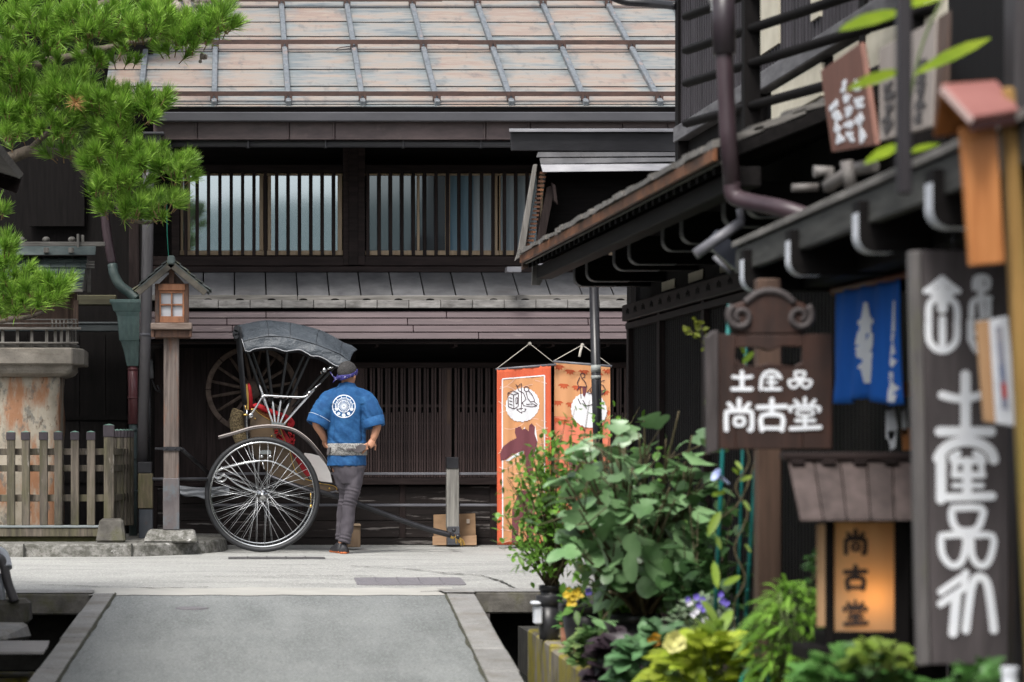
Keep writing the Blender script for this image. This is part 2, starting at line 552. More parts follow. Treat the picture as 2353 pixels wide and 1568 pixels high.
crack([(-1.4, 20.75), (-0.9, 20.6), (-0.55, 20.52), (-0.1, 20.6)], 0.012)
crack([(-0.2, 21.4), (0.5, 21.5), (1.2, 21.45)], 0.008)
crack([(0.9, 23.6), (-0.4, 23.7), (-1.6, 23.6)], 0.01)
struct('road_crack', mb, M('crack_dark', [(0.06, 0.06, 0.055)], rough=0.95), loc=(0, 21, 0))  # plain dark colour for the crack lines

def kerb(edge, w0, sgn, name, Y0, Y1, step):
    mb = MB()
    y = Y0
    while y < Y1 - 0.01:
        y2 = min(y + step * random.uniform(0.85, 1.15), Y1)
        a, b = y + 0.006, y2 - 0.006
        j = random.uniform(-.008, .008)
        p = []
        for zz in (-0.75, 0.012):
            for (yy, off) in ((a, 0), (a, w0), (b, w0), (b, 0)):
                p.append((edge(yy) + sgn * (off + (j if off else 0)), yy, gz(yy) + zz + (random.uniform(-.004, .004) if zz > 0 else 0)))
        if sgn < 0:
            p = [p[1], p[0], p[3], p[2], p[5], p[4], p[7], p[6]]
        mb.hexa(p)
        y = y2
    return struct(name, mb, MT['granite'], bevel=0.012, loc=(edge(15), 15, -0.3))
kerb(lane_r, KR, 1, 'lane_kerb', -5, 20.08, 1.15)
kerb(lane_l, KL, -1, 'lane_kerb', -5, 20.08, 1.3)
# dirt and moss caught in the joint between lane and kerb
mb = MB()
for edge, sg in ((lane_r, 1), (lane_l, -1)):
    y = 6.0
    while y < 20.05:
        y2 = y + .09
        w0 = .010 + .018 * max(0, mnoise.noise((y * 2.3, sg * 5, 0)) + .25)
        w1 = .010 + .018 * max(0, mnoise.noise((y2 * 2.3, sg * 5, 0)) + .25)
        x0, x1 = edge(y) + sg * .004, edge(y2) + sg * .004
        mb.add([(x0 - sg * w0, y, gz(y) + .004), (x0, y, gz(y) + .013), (x1, y2, gz(y2) + .013), (x1 - sg * w1, y2, gz(y2) + .004)], [(0, 1, 2, 3)])
        y = y2
struct('joint_dirt', mb, M('joint_dirt', [(0.03, 0.03, 0.024), (0.075, 0.075, 0.05)], (9, 9, 9), .95), loc=(0, 12, -.3))
# channels
mb = MB()
mb.box((lane_r(12) + 0.1, -5, -1.05), (2.6, 20.6, -1.0))
mb.box((-2.4, -5, -1.05), (lane_l(12) - 0.1, 20.6, -1.0))
mb.box((1.9, 20.75, -1.0), (2.9, 20.85, -0.14))
mb.box((-2.4, 20.75, -1.0), (-0.9, 20.85, -0.14))
struct('channel_bed', mb, MT['pit'], loc=(0, 10, -1.05))
mb = MB()
mb.add([(1.3, -5, -0.82), (2.3, -5, -0.82), (2.3, 20.4, -0.62), (1.3, 20.4, -0.62)], [(0, 1, 2, 3)])
mb.add([(-2.3, -5, -0.82), (-0.9, -5, -0.82), (-0.9, 20.4, -0.66), (-2.3, 20.4, -0.66)], [(0, 1, 2, 3)])
struct('stream', mb, MT['water'], loc=(0, 10, -0.8))

# concrete lips of the street over the two channels (right, left)
mb = MB()
def lip(x0, x1, zt):
    mb.hexa([(x0, 20.02, zt - 0.15), (x1, 20.02, zt - 0.15), (x1, 20.5, zt - 0.15), (x0, 20.5, zt - 0.15),
             (x0, 20.05, zt), (x1, 20.05, zt), (x1, 20.32, zt + 0.008), (x0, 20.32, zt + 0.008)])
lip(lane_r(20.1) + KR + 0.004, 2.62, -0.085)
struct('channel_lip', mb, MT['mossy'], bevel=0.012)
mb = MB()
lip(-2.6, lane_l(20.1) - KL - 0.004, -0.095)
struct('channel_lip', mb, MT['mossy'], bevel=0.012)
mb = MB()
mb.add([(lane_r(20.1) + KR, 20.055, -0.081), (2.62, 20.055, -0.081), (2.62, 20.34, -0.073), (lane_r(20.1) + KR, 20.34, -0.073)], [(0, 1, 2, 3)])
mb.add([(-2.6, 20.055, -0.091), (lane_l(20.1) - KL, 20.055, -0.091), (lane_l(20.1) - KL, 20.34, -0.083), (-2.6, 20.34, -0.083)], [(0, 1, 2, 3)])
mb.add([(lane_r(20.1) - 0.01, 20.05, -0.086), (lane_r(20.1) + KR, 20.05, -0.086), (lane_r(20.1) + KR, 20.33, -0.075), (lane_r(20.1) - 0.05, 20.33, -0.075)], [(0, 1, 2, 3)])
struct('lip_top', mb, MT['granite'], loc=(0, 20, -0.1))

# planting bed behind the right channel with a mossy stone edge
mb = MB()
yy = [17.5, 16.1, 14.6, 13.0, 11.2, 9.0, 6.0]
for a, b in zip(yy, yy[1:]):
    z = -0.165 - (17.5 - (a + b) / 2) * 0.014
    xa, xb = 1.825 - (17.5 - a) * .012, 1.825 - (17.5 - b) * .012
    mb.hexa([(xb, b + .006, -1), (xb + .2, b + .006, -1), (xa + .2, a - .006, -1), (xa, a - .006, -1),
             (xb, b + .006, z), (xb + .2, b + .006, z), (xa + .2, a - .006, z), (xa, a - .006, z)])
mb.hexa([(2.02, 17.3, -1), (2.7, 17.3, -1), (2.7, 17.5, -1), (2.02, 17.5, -1), (2.02, 17.3, -.165), (2.7, 17.3, -.165), (2.7, 17.5, -.165), (2.02, 17.5, -.165)])
struct('planting_edge', mb, MT['planter'], bevel=0.012)
mb = MB()
mb.box((1.9, 5, -0.9), (4, 17.3, -0.3))
struct('planting_soil', mb, MT['soil'])
mb = MB()
mb.box((2.02, 17.52, -0.9), (3.2, 20.0, -0.32))
struct('side_ground', mb, MT['pit'])

# raised pavement on the far left with its rounded kerb
mb = MB()
ed = [(-8, 24.05), (-2.0, 24.07), (-0.9, 24.14), (-0.62, 24.30), (-0.40, 24.55), (-0.18, 24.95), (-0.05, 25.4), (-0.02, 25.9)]
edp = spline([(x, y, 0) for x, y in ed], 5)
zt = 0.108
top_in = [Vector((p.x - 0.14 * (1 if p.x > -0.6 else 0), p.y + (0.17 if p.x < -0.3 else 0.08), zt)) for p in edp]
for i in range(len(edp) - 1):
    a, b = edp[i], edp[i + 1]
    s = (b - a).cross(Vector((0, 0, 1))).normalized() * -0.02
    mb.add([(a.x, a.y, -0.02), (b.x, b.y, -0.02), (b.x + s.x, b.y + s.y, zt - .015), (a.x + s.x, a.y + s.y, zt - .015)], [(0, 1, 2, 3)])
    mb.add([(a.x + s.x, a.y + s.y, zt - .015), (b.x + s.x, b.y + s.y, zt - .015), (b.x + 1.5 * s.x, b.y + 1.5 * s.y + .01, zt), (a.x + 1.5 * s.x, a.y + 1.5 * s.y + .01, zt)], [(0, 1, 2, 3)])
    mb.add([(a.x + 1.5 * s.x, a.y + 1.5 * s.y + .01, zt), (b.x + 1.5 * s.x, b.y + 1.5 * s.y + .01, zt), (b.x + 1.5 * s.x, 26.9, zt), (a.x + 1.5 * s.x, 26.9, zt)], [(0, 1, 2, 3)])
struct('pavement', mb, MT['kerbstone'], loc=(-1, 24, 0))
mb = MB()
for x, y in ((-1.75, 24.063), (-0.84, 24.155)):
    mb.box((x - .006, y - .012, 0), (x + .006, y + 0.02, zt + .003))
struct('kerb_joint', mb, M('joint', [(0.04, 0.04, 0.035)], rough=0.9))

# covers set in the road
def plate(x0, x1, y0, y1, name, label, mt, rr=0.05, lift=0.006):
    mb = MB()
    pts = []
    for cx, cy, a0 in ((x1 - rr, y0 + rr, -90), (x1 - rr, y1 - rr, 0), (x0 + rr, y1 - rr, 90), (x0 + rr, y0 + rr, 180)):
        for k in range(5):
            a = R(a0 + k * 22.5)
            yy_ = cy + rr * math.sin(a)
            pts.append((cx + rr * math.cos(a), yy_, gz(yy_) + lift))
    mb.prism(pts, (0, 0, -0.03))
    fx = []
    if name == 'hatch':
        for i in range(1, 5):
            x = x0 + (x1 - x0) * i / 5
            mb.hexa([(x - .006, y0 + .05, gz(y0) + lift), (x + .006, y0 + .05, gz(y0) + lift), (x + .006, y1 - .05, gz(y1) + lift), (x - .006, y1 - .05, gz(y1) + lift),
                     (x - .006, y0 + .05, gz(y0) + lift + .006), (x + .006, y0 + .05, gz(y0) + lift + .006), (x + .006, y1 - .05, gz(y1) + lift + .006), (x - .006, y1 - .05, gz(y1) + lift + .006)])
    tag(mb.build(name, mt), label, 'cover')
plate(0.925, 1.725, 20.78, 21.35, 'hatch', 'wide grey iron access cover set in the pale street at the lane mouth', MT['cover'])
plate(-0.02, 0.79, 23.7, 23.98, 'hatch', 'thin dark iron cover in the street just in front of the rickshaw wheel', M('worn_iron', [(0.05, 0.048, 0.05), (0.10, 0.097, 0.10)], (20, 20, 20), .6), 0.03, 0.006)
mb = MB()
mb.lathe((-0.262, 19.2, gz(19.2) - 0.008), [(0.0, 0.013), (0.10, 0.013), (0.115, 0.01), (0.115, 0)], 20)
tag(mb.build('valve_cover', MT['cover']), 'small round grey valve cover in the lane asphalt', 'cover')

# far ground sheet under everything, and hills behind the photographer (they show only in the window glass)
mb = MB()
mb.add([(-400, -400, -1.2), (400, -400, -1.2), (400, 400, -1.2), (-400, 400, -1.2)], [(0, 1, 2, 3)])
struct('ground', mb, MT['soil'], loc=(0, 0, -1.2))

mb = MB()
pv = None
rows_ = []
for i in range(121):
    x = -300 + 5 * i
    h = 54 + 7 * mnoise.noise((x * .012, 3, 0)) + 4.5 * mnoise.noise((x * .09, 7, 0)) + 2 * mnoise.noise((x * .3, 1, 0))
    rows_.append([(x, -640, -2), (x, -600, h * .55), (x, -570, h), (x, -520, h * .5), (x, -470, -2)])
mb.loft(rows_, caps=False, closed=False)
struct('hills', mb, M('hazy_wooded_hill', [(0.07, 0.10, 0.10), (0.13, 0.17, 0.165)], (.3, .3, .3), .9), loc=(0, -570, 0))  # grey-blue of distance haze is mixed into the hill colour
# ------------------------------------------------------------------ the long two-storey house across the street
house = thing('merchant_house', 'long two-storey dark timber house with patinated metal roof across the street', 'house', (1.5, 27.2, 0))
YW = 26.9
XL, XR = P(350, 0, YW).x, 9.0
def zy(y, Y):
    return CAMZ + (VY - y) * Y / F
# ---- walls
mb = MB()
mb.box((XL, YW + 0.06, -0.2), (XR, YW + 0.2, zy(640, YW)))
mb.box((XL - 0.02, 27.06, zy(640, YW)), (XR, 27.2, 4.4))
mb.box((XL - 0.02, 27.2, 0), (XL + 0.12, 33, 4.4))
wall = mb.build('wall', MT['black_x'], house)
# boarded wall left of the lattice: vertical wide boards
mb = MB()
x = XL + 0.02
while x < P(815, 0, YW).x:
    w = random.uniform(0.2, 0.3)
    mb.box((x + .003, YW + random.uniform(0, .006), zy(1118, YW)), (min(x + w, P(818, 0, YW).x) - .003, YW + 0.06, zy(800, YW)))
    x += w
mb.build('wall_boards', MT['dark_z'], house)
# plinth panels below
mb = MB()
xs = [XL + .02, P(520, 0, YW).x, P(690, 0, YW).x, P(810, 0, YW).x, P(925, 0, YW).x, P(1133, 0, YW).x, P(1300, 0, YW).x, P(1480, 0, YW).x, 6]
for a, b in zip(xs, xs[1:]):
    k = 3
    for i in range(k):
        z0 = zy(1236, YW) + (zy(1118, YW) - zy(1236, YW)) * i / k
        z1 = zy(1236, YW) + (zy(1118, YW) - zy(1236, YW)) * (i + 1) / k
        mb.box((a + .03, YW + .012 - i * .004, z0 + .003), (b - .03, YW + .06, z1 - .003))
mb.box((XL, YW - 0.012, -.1), (XR, YW + .06, zy(1236, YW) - .004))
mb.build('plinth', MT['peeled_x'], house)
for a in xs[:-1]:
    mb = MB()
    mb.box((a - .028, YW - .008, zy(1236, YW)), (a + .028, YW + .058, zy(1114, YW)))
    mb.build('plinth_stile', MT['dark_z'], house)
# lintel, sill
mb = MB()
mb.box((P(812, 0, YW).x, YW - 0.05, zy(846, YW)), (XR, YW + .05, zy(833, YW)))
mb.box((P(812, 0, YW).x, YW - 0.07, zy(1114, YW)), (XR, YW + .05, zy(1098, YW)))
mb.box((XL, YW - 0.02, zy(1118, YW)), (P(812, 0, YW).x - .005, YW + .05, zy(1110, YW)))
mb.build('lintel', MT['dark_x'], house, bevel=0.004)
# lattice screens (parent bars full height, child bars stopping short)
def lattice(x0, x1):
    mb = MB()
    zb, zt_, zm = zy(1097, YW), zy(847, YW), zy(948, YW)
    step = 0.0725
    x = x0
    i = 0
    while x < x1:
        mb.box((x, YW - 0.035, zb), (x + .022, YW - 0.005, zt_))
        mb.box((x + .030, YW - 0.030, zb), (x + .047, YW - 0.004, zt_))
        mb.box((x + .053, YW - 0.033, zb), (x + .066, YW - 0.006, zm + random.uniform(-.004, .004)))
        x += step
    for yy_ in (933, 973, 1014, 1060):
        mb.box((x0, YW - .004, zy(yy_ + 3, YW)), (x1, YW + .02, zy(yy_ - 3, YW)))
    return mb
for a, b in ((P(832, 0, YW).x, P(1018, 0, YW).x), (P(1044, 0, YW).x, P(1139, 0, YW).x), (P(1150, 0, YW).x, P(1330, 0, YW).x), (P(1345, 0, YW).x, P(1560, 0, YW).x)):
    lp = lattice(a, b).build('lattice_screen', MT['door_z'], house)
for a in (815, 1020, 1141, 1332):
    mb = MB()
    mb.box((P(a, 0, YW).x, YW - .045, zy(1097, YW)), (P(a, 0, YW).x + .068, YW + .03, zy(846, YW)))
    mb.build('mullion', MT['door_z'], house)
mb = MB()
mb.box((P(1026, 0, YW).x, YW - .05, zy(975, YW)), (P(1034, 0, YW).x, YW - .046, zy(850, YW)))
mb.build('door_edge', MT['brown_z'], house)
# ---- pent roof over the ground floor: slabs, capped edge, plum boards
mb = MB()
x = XL - 0.1
i = 0
while x < XR:
    w = 0.292
    y0, y1 = 26.22, 26.95
    z0, z1 = zy(681, 26.25) + random.uniform(-.004, .004), zy(628, 26.85) + 0.03
    mb.hexa([(x + .006, y0, z0 - .03), (x + w - .005, y0, z0 - .03), (x + w - .005, y1, z1 - .03), (x + .006, y1, z1 - .03),
             (x + .006, y0, z0), (x + w - .005, y0, z0), (x + w - .005, y1, z1), (x + .006, y1, z1)])
    x += w
mb.build('pent_slabs', MT['slab'], house, bevel=0.005)
mb = MB()
x = XL - 0.1 + .146
while x < XR:
    mb.box((x, 26.14, zy(708, 26.14)), (x + .287, 26.3, zy(690, 26.14) + random.uniform(-.005, .005)))
    x += .292
mb.build('pent_cap', MT['slab_edge'], house, bevel=0.004)
mb = MB()
x = XL - .1
while x < XR:
    w = random.uniform(1.3, 2.4)
    mb.box((x, 26.19, zy(691, 26.19)), (x + w - .005, 26.32, zy(679, 26.19) + random.uniform(-.003, .006)))
    x += w
mb.mat_i = 1  # black half-discs painted in as the shaded gaps at the slab joints
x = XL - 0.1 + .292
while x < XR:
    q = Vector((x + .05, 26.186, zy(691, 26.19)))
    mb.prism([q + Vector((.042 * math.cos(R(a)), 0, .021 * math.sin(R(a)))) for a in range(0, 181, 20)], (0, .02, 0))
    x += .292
mb.mat_i = 0
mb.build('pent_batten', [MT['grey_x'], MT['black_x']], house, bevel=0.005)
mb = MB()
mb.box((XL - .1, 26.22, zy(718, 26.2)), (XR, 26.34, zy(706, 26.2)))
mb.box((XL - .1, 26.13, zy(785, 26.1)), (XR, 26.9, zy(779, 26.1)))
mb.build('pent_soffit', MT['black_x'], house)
mb = MB()
for i in range(4):
    y0, y1 = 716 + i * 16.2, 716 + (i + 1) * 16.2
    x = XL - .1 - random.uniform(0, 1)
    while x < XR:
        w = 1.66
        a = 26.17 - i * 0.022
        xa, xb = max(x, XL - .1), x + w
        jig = random.uniform(-.002, .002)
        mb.hexa([(xa + .002, a - .026 + jig, zy(y1 - 1.5, a)), (xb - .003, a - .026 + jig, zy(y1 - 1.5, a)), (xb - .003, a + .03, zy(y1 - 1.5, a)), (xa + .002, a + .03, zy(y1 - 1.5, a)),
                 (xa + .002, a + jig, zy(y0, a)), (xb - .003, a + jig, zy(y0, a)), (xb - .003, a + .03, zy(y0, a)), (xa + .002, a + .03, zy(y0, a))])
        x += w
mb.build('pent_boards', MT['purple_board'], house, bevel=0.003)
mb = MB()
mb.box((XL, 26.16, zy(790, 26.12)), (XR, 26.22, zy(783, 26.12)))
for xx in (862, 1042, 1218, 1232, 1265, 1338, 1390):
    mb.box((P(xx, 0, 26.3).x, 26.2, zy(797, 26.3)), (P(xx, 0, 26.3).x + .03, 26.7, zy(790, 26.3)))
mb.build('pent_rafter', MT['dark_x'], house)

# ---- upper storey: sill beam, windows, lattice
YU = 26.98
mb = MB()
mb.box((XL - .02, YU - .06, zy(612, YU)), (XR, YU + .08, zy(590, YU)))
mb.box((XL - .02, YU - .1, zy(627, YU)), (XR, YU + .08, zy(614, YU)))
mb.box((P(788, 0, YU).x, YU - .075, zy(612, YU) + .004), (P(838, 0, YU).x, YU + .08, zy(340, YU)))
mb.box((P(800, 0, YU).x, YU - .09, zy(612, YU) + .004), (P(822, 0, YU).x, YU - .07, zy(340, YU)))
mb.box((XL - .02, YU - .06, zy(398, YU)), (XR, YU + .08, zy(380, YU)))
mb.box((P(395, 0, YU).x, YU - .06, zy(590, YU)), (P(413, 0, YU).x, YU + .08, zy(398, YU)))
mb.build('upper_beam', MT['dark_x'], house, bevel=0.004)

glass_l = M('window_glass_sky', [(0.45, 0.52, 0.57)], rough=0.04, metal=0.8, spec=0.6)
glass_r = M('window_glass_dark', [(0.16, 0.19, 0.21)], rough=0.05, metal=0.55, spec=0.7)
curtain = M('net_curtain', [(0.24, 0.30, 0.34), (0.42, 0.48, 0.52)], (28, 3, 1.5), 0.9, bump=0.6, bscale=(28, 1, 1), bdist=0.02)
curtain_b = M('blue_curtain', [(0.10, 0.19, 0.26), (0.22, 0.33, 0.40)], (22, 3, 1.5), 0.9)
win_m = M('window_frame_wood', [(0.36, 0.25, 0.15), (0.52, 0.40, 0.27)], (30, 30, 3), .5)
def window(x0, x1, frames, panes):
    mbf = MB()
    zb, zt_ = zy(587, YU), zy(399, YU)
    a, b = P(x0, 0, YU).x, P(x1, 0, YU).x
    mbf.box((a, YU - .01, zb), (b, YU + .035, zb + .045))
    mbf.box((a, YU - .01, zt_ - .02), (b, YU + .035, zt_))
    for fx0, fx1 in frames:
        mbf.box((P(fx0, 0, YU).x, YU - .014, zb + .046), (P(fx1, 0, YU).x, YU + .03, zt_ - .021))
    w = mbf.build('window', win_m, house, bevel=0.003)
    for p0, p1, m_ in panes:
        mbp = MB()
        mbp.box((P(p0, 0, YU).x, YU + .012, zb + .04), (P(p1, 0, YU).x, YU + .02, zt_ - .015))
        mbp.build('pane', m_, w)
    return w
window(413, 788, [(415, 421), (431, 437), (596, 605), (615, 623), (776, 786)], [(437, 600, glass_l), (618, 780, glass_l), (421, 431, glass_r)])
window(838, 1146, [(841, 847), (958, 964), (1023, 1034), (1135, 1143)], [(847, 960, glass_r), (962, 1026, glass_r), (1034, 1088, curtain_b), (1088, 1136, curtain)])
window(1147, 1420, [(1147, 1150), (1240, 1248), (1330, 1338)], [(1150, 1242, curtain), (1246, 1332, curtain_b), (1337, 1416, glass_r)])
mb = MB()
x = 427.0
while x < 1430:
    if not (787 < x < 832):
        mb.box((P(x - 3.9, 0, YU).x, YU - .065, zy(590, YU)), (P(x + 3.9, 0, YU).x, YU - .03, zy(396, YU)))
    x += 26.1
mb.build('window_bars', MT['dark_z'], house, bevel=0.003)

# ---- main roof
YE, ZE, SL = 25.62, 3.985, 0.403
XRL, XRR = P(312, 0, 25.65).x, 9.0
roofm = bpy.data.materials.new('patinated_sheet')
roofm.use_nodes = True
def _roof():
    nt = roofm.node_tree; n, l = nt.nodes, nt.links
    b = n['Principled BSDF']
    tc = n.new('ShaderNodeTexCoord')
    sx = n.new('ShaderNodeSeparateXYZ')
    l.new(tc.outputs['UV'], sx.inputs[0])
    g = n.new('ShaderNodeNewGeometry')
    def nz(sc, det=6):
        mp = n.new('ShaderNodeMapping'); mp.inputs['Scale'].default_value = sc
        l.new(tc.outputs['Object'], mp.inputs[0])
        t = n.new('ShaderNodeTexNoise'); t.inputs['Scale'].default_value = 1; t.inputs['Detail'].default_value = det; t.inputs['Roughness'].default_value = .65
        l.new(mp.outputs[0], t.inputs['Vector']); return t.outputs['Fac']
    def math_(op, a, b_=None, clamp=False):
        m = n.new('ShaderNodeMath'); m.operation = op; m.use_clamp = clamp
        for i, v in enumerate((a, b_)):
            if v is None: continue
            if isinstance(v, (int, float)): m.inputs[i].default_value = v
            else: l.new(v, m.inputs[i])
        return m.outputs[0]
    def ramp(f, els):
        r = n.new('ShaderNodeValToRGB'); e = r.color_ramp.elements
        while len(e) < len(els): e.new(.5)
        for i, (p, c) in enumerate(els): e[i].position = p; e[i].color = rgb(c)
        l.new(f, r.inputs[0]); return r.outputs[0]
    n1 = nz((1.6, 5, 5)); n2 = nz((5, 2.2, 4)); n3 = nz((2.2, 14, 20), 8)
    base = ramp(math_('ADD', math_('MULTIPLY', n1, .80), math_('MULTIPLY', g.outputs['Random Per Island'], .17)),
                [(0.28, (0.10, 0.125, 0.14)), (0.39, (0.215, 0.215, 0.205)), (0.50, (0.26, 0.215, 0.18)), (0.60, (0.225, 0.165, 0.138)), (0.70, (0.315, 0.265, 0.21))])
    # verdigris creeping in from the standing seams and the upper lap of each sheet
    ex = math_('ABSOLUTE', math_('SUBTRACT', sx.outputs[0], .5))
    edge = math_('ADD', math_('MULTIPLY', ex, 1.5), math_('MULTIPLY', sx.outputs[1], .30))
    ef = math_('ADD', edge, math_('MULTIPLY', math_('SUBTRACT', n2, .5), 1.15))
    mr = n.new('ShaderNodeMapRange'); mr.inputs['From Min'].default_value = .55; mr.inputs['From Max'].default_value = .98; mr.inputs['To Max'].default_value = .85
    l.new(ef, mr.inputs[0])
    teal = ramp(n3, [(0.35, (0.055, 0.075, 0.088)), (0.52, (0.13, 0.165, 0.18)), (0.7, (0.27, 0.31, 0.31))])
    mx = n.new('ShaderNodeMixRGB'); l.new(mr.outputs[0], mx.inputs[0]); l.new(base, mx.inputs[1]); l.new(teal, mx.inputs[2])
    # rusty runs
    mr2 = n.new('ShaderNodeMapRange'); mr2.inputs['From Min'].default_value = .60; mr2.inputs['From Max'].default_value = .72; mr2.inputs['To Max'].default_value = .6
    l.new(n3, mr2.inputs[0])
    mx2 = n.new('ShaderNodeMixRGB'); l.new(mr2.outputs[0], mx2.inputs[0]); l.new(mx.outputs[0], mx2.inputs[1]); mx2.inputs[2].default_value = rgb((0.20, 0.115, 0.095))
    n4 = nz((9, 3.0, 3), 8)
    mr3 = n.new('ShaderNodeMapRange'); mr3.inputs['From Min'].default_value = .56; mr3.inputs['From Max'].default_value = .66; mr3.inputs['To Max'].default_value = .55
    l.new(n4, mr3.inputs[0])
    mx3 = n.new('ShaderNodeMixRGB'); l.new(mr3.outputs[0], mx3.inputs[0]); l.new(mx2.outputs[0], mx3.inputs[1]); mx3.inputs[2].default_value = rgb((0.085, 0.09, 0.095))
    l.new(mx3.outputs[0], b.inputs['Base Color'])
    b.inputs['Roughness'].default_value = .55
    b.inputs['Metallic'].default_value = 0.1
    bn = n.new('ShaderNodeBump'); bn.inputs['Strength'].default_value = .5; bn.inputs['Distance'].default_value = .03
    l.new(n1, bn.inputs['Height']); l.new(bn.outputs[0], b.inputs['Normal'])
_roof()
def roofp(x, s, lift=0.0):
    """point s metres up the slope (measured along Y)"""
    return Vector((x, YE + s, ZE + SL * s)) + Vector((0, -0.374, 0.927)) * lift
RSP = 0.671
rx0 = P(492, 0, 25.65).x - 2 * RSP
mb = MB()
rows = [0, 0.08, 0.66, 1.24, 1.87, 2.45, 3.0, 3.57, 4.15, 4.75, 5.4, 6.0]
k = 0
while rx0 + k * RSP < XRR:
    xa, xb = max(rx0 + k * RSP, XRL - .3), rx0 + (k + 1) * RSP
    for s0, s1 in zip(rows, rows[1:]):
        j0 = random.uniform(-.012, .012) if s0 > .1 else 0
        N = 6
        vs_, fs, uvs = [], [], []
        for i in range(N + 1):
            t = i / N
            x = xa + (xb - xa) * t
            wv = 0.006 * mnoise.noise((x * 5, s0 * 3, 1))
            vs_ += [roofp(x, s0 + j0 + wv, 0.012), roofp(x, s1 + 0.02, 0.001), roofp(x, s0 + j0 + wv, 0.002)]
        for i in range(N):
            a = i * 3
            fs.append((a, a + 3, a + 4, a + 1)); uvs.append([(i / N, 0), ((i + 1) / N, 0), ((i + 1) / N, 1), (i / N, 1)])
        mb.add(vs_, fs, False, uvs)
        mb.mat_i = 1
        mb.add(vs_, [(i * 3 + 2, i * 3 + 5, i * 3 + 3, i * 3) for i in range(N)])
        mb.mat_i = 0
    k += 1
roof = mb.build('roof', [roofm, M('sheet_lap', [(0.022, 0.024, 0.027), (0.05, 0.05, 0.052)], (5, 5, 5), .7)], house)
k = 0
while rx0 + k * RSP < XRR:
    x = rx0 + k * RSP
    if x > XRL - .05:
        mb = MB()
        s = 0.03
        while s < 6:
            e = min(s + random.uniform(.55, .7), 6)
            mb.obox((roofp(x, s, .03) + roofp(x, e, .03)) / 2, (1, 0, 0), (0, 1, SL), (0, -SL, 1), 0.05, (e - s) * 1.078 - .006, 0.05 + random.uniform(-.003, .003))
            s = e
        mb.build('roof_rib', MT['rib'], roof, bevel=0.006)
    k += 1
for s in (0.13, 1.90, 3.58):
    mb = MB()
    x = XRL
    while x < XRR:
        w = random.uniform(2.6, 3.6)
        z = random.uniform(-.004, .004)
        a, b = roofp(x, s, .085 + z), roofp(min(x + w, XRR), s, .085 + z)
        mb.box((a.x, a.y - .006, a.z - .012), (b.x, a.y + .006, a.z + .03))
        mb.box((a.x, a.y + .0065, a.z + .024), (b.x, a.y + .05, a.z + .03))
        x += w
    k = 0
    while rx0 + k * RSP < XRR:
        x = rx0 + k * RSP
        if x > XRL:
            q = roofp(x, s, .06)
            mb.box((x - .035, q.y - .02, q.z - .03), (x - .01, q.y + .03, q.z + .04))
            mb.box((x + .01, q.y - .02, q.z - .03), (x + .035, q.y + .03, q.z + .04))
        k += 1
    mb.build('snow_guard', MT['rust'], roof)
mb = MB()                                            # bit of looped wire on the middle guard
q = roofp(P(805, 0, 27.4).x, 1.8, .08)
mb.tube(spline([q, q + Vector((-.1, -.05, -.02)), q + Vector((-.14, -.1, -.05)), q + Vector((-.05, -.08, -.04)), q + Vector((.06, -.02, 0))], 5), .004, 5)
mb.build('wire_loop', MT['iron'], roof)
# roof deck + eave
mb = MB()
mb.hexa([roofp(XRL, 0, -.12), roofp(XRR, 0, -.12), roofp(XRR, 6.1, -.12), roofp(XRL, 6.1, -.12), roofp(XRL, 0, -.004), roofp(XRR, 0, -.004), roofp(XRR, 6.1, -.004), roofp(XRL, 6.1, -.004)])
mb.build('roof_deck', MT['black_x'], roof)
mb = MB()
mb.box((P(352, 0, 25.6).x, 25.54, zy(279, 25.54)), (XRR, 25.615, zy(257.5, 25.54)))
mb.build('eave_cap', MT['gutter'], house, bevel=0.008)
mb = MB()
x = P(352, 0, 25.66).x
i = 0
while x < XRR:
    w = (0.40, 0.83, 0.41, 1.36)[i % 4]
    mb.box((x + .002, 25.64, zy(321, 25.64)), (x + w - .002, 25.70, zy(280, 25.64)))
    mb.box((x + w - .024, 25.634, zy(320.5, 25.64)), (x + w - .006, 25.64, zy(280.5, 25.64)))
    x += w; i += 1
mb.build('fascia', MT['fascia'], house, bevel=0.004)
mb = MB()
pts = [(P(372, 0, 25.75).x, 25.75, zy(329, 25.75)), (4, 25.75, zy(331, 25.75)), (XRR, 25.75, zy(332, 25.75))]
mb.tube(pts, px(9.5, 25.75), 12)
for xx in range(392, 1300, 178):
    q = P(xx, 0, 25.75)
    mb.ring((q.x, 25.75, zy(330, 25.75)), px(10.5, 25.75), .004, 14, 4, 'y')
    mb.box((q.x - .006, 25.70, zy(340, 25.75)), (q.x + .006, 25.76, zy(316, 25.75)))
mb.tube([(P(372, 0, 25.72).x, 25.72, zy(319.5, 25.72)), (XRR, 25.72, zy(320, 25.72))], .006, 6)  # thin wire added as a highlight line along the gutter top
mb.build('gutter', MT['gutter'], house)
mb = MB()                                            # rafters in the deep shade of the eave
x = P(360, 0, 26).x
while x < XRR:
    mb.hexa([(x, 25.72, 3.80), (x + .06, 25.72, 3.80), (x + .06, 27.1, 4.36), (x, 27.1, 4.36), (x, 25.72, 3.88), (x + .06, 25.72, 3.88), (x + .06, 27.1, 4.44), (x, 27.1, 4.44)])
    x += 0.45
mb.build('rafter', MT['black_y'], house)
# dark box at the left end of the eave
mb = MB()
mb.pbox(328, 303, 377, 309, 25.5, .25)
mb.pbox(333, 309, 370, 338, 25.54, .2)
mb.pbox(339, 338, 364, 342, 25.56, .16)
mb.build('rain_hopper', MT['gutter'], house, bevel=.006)
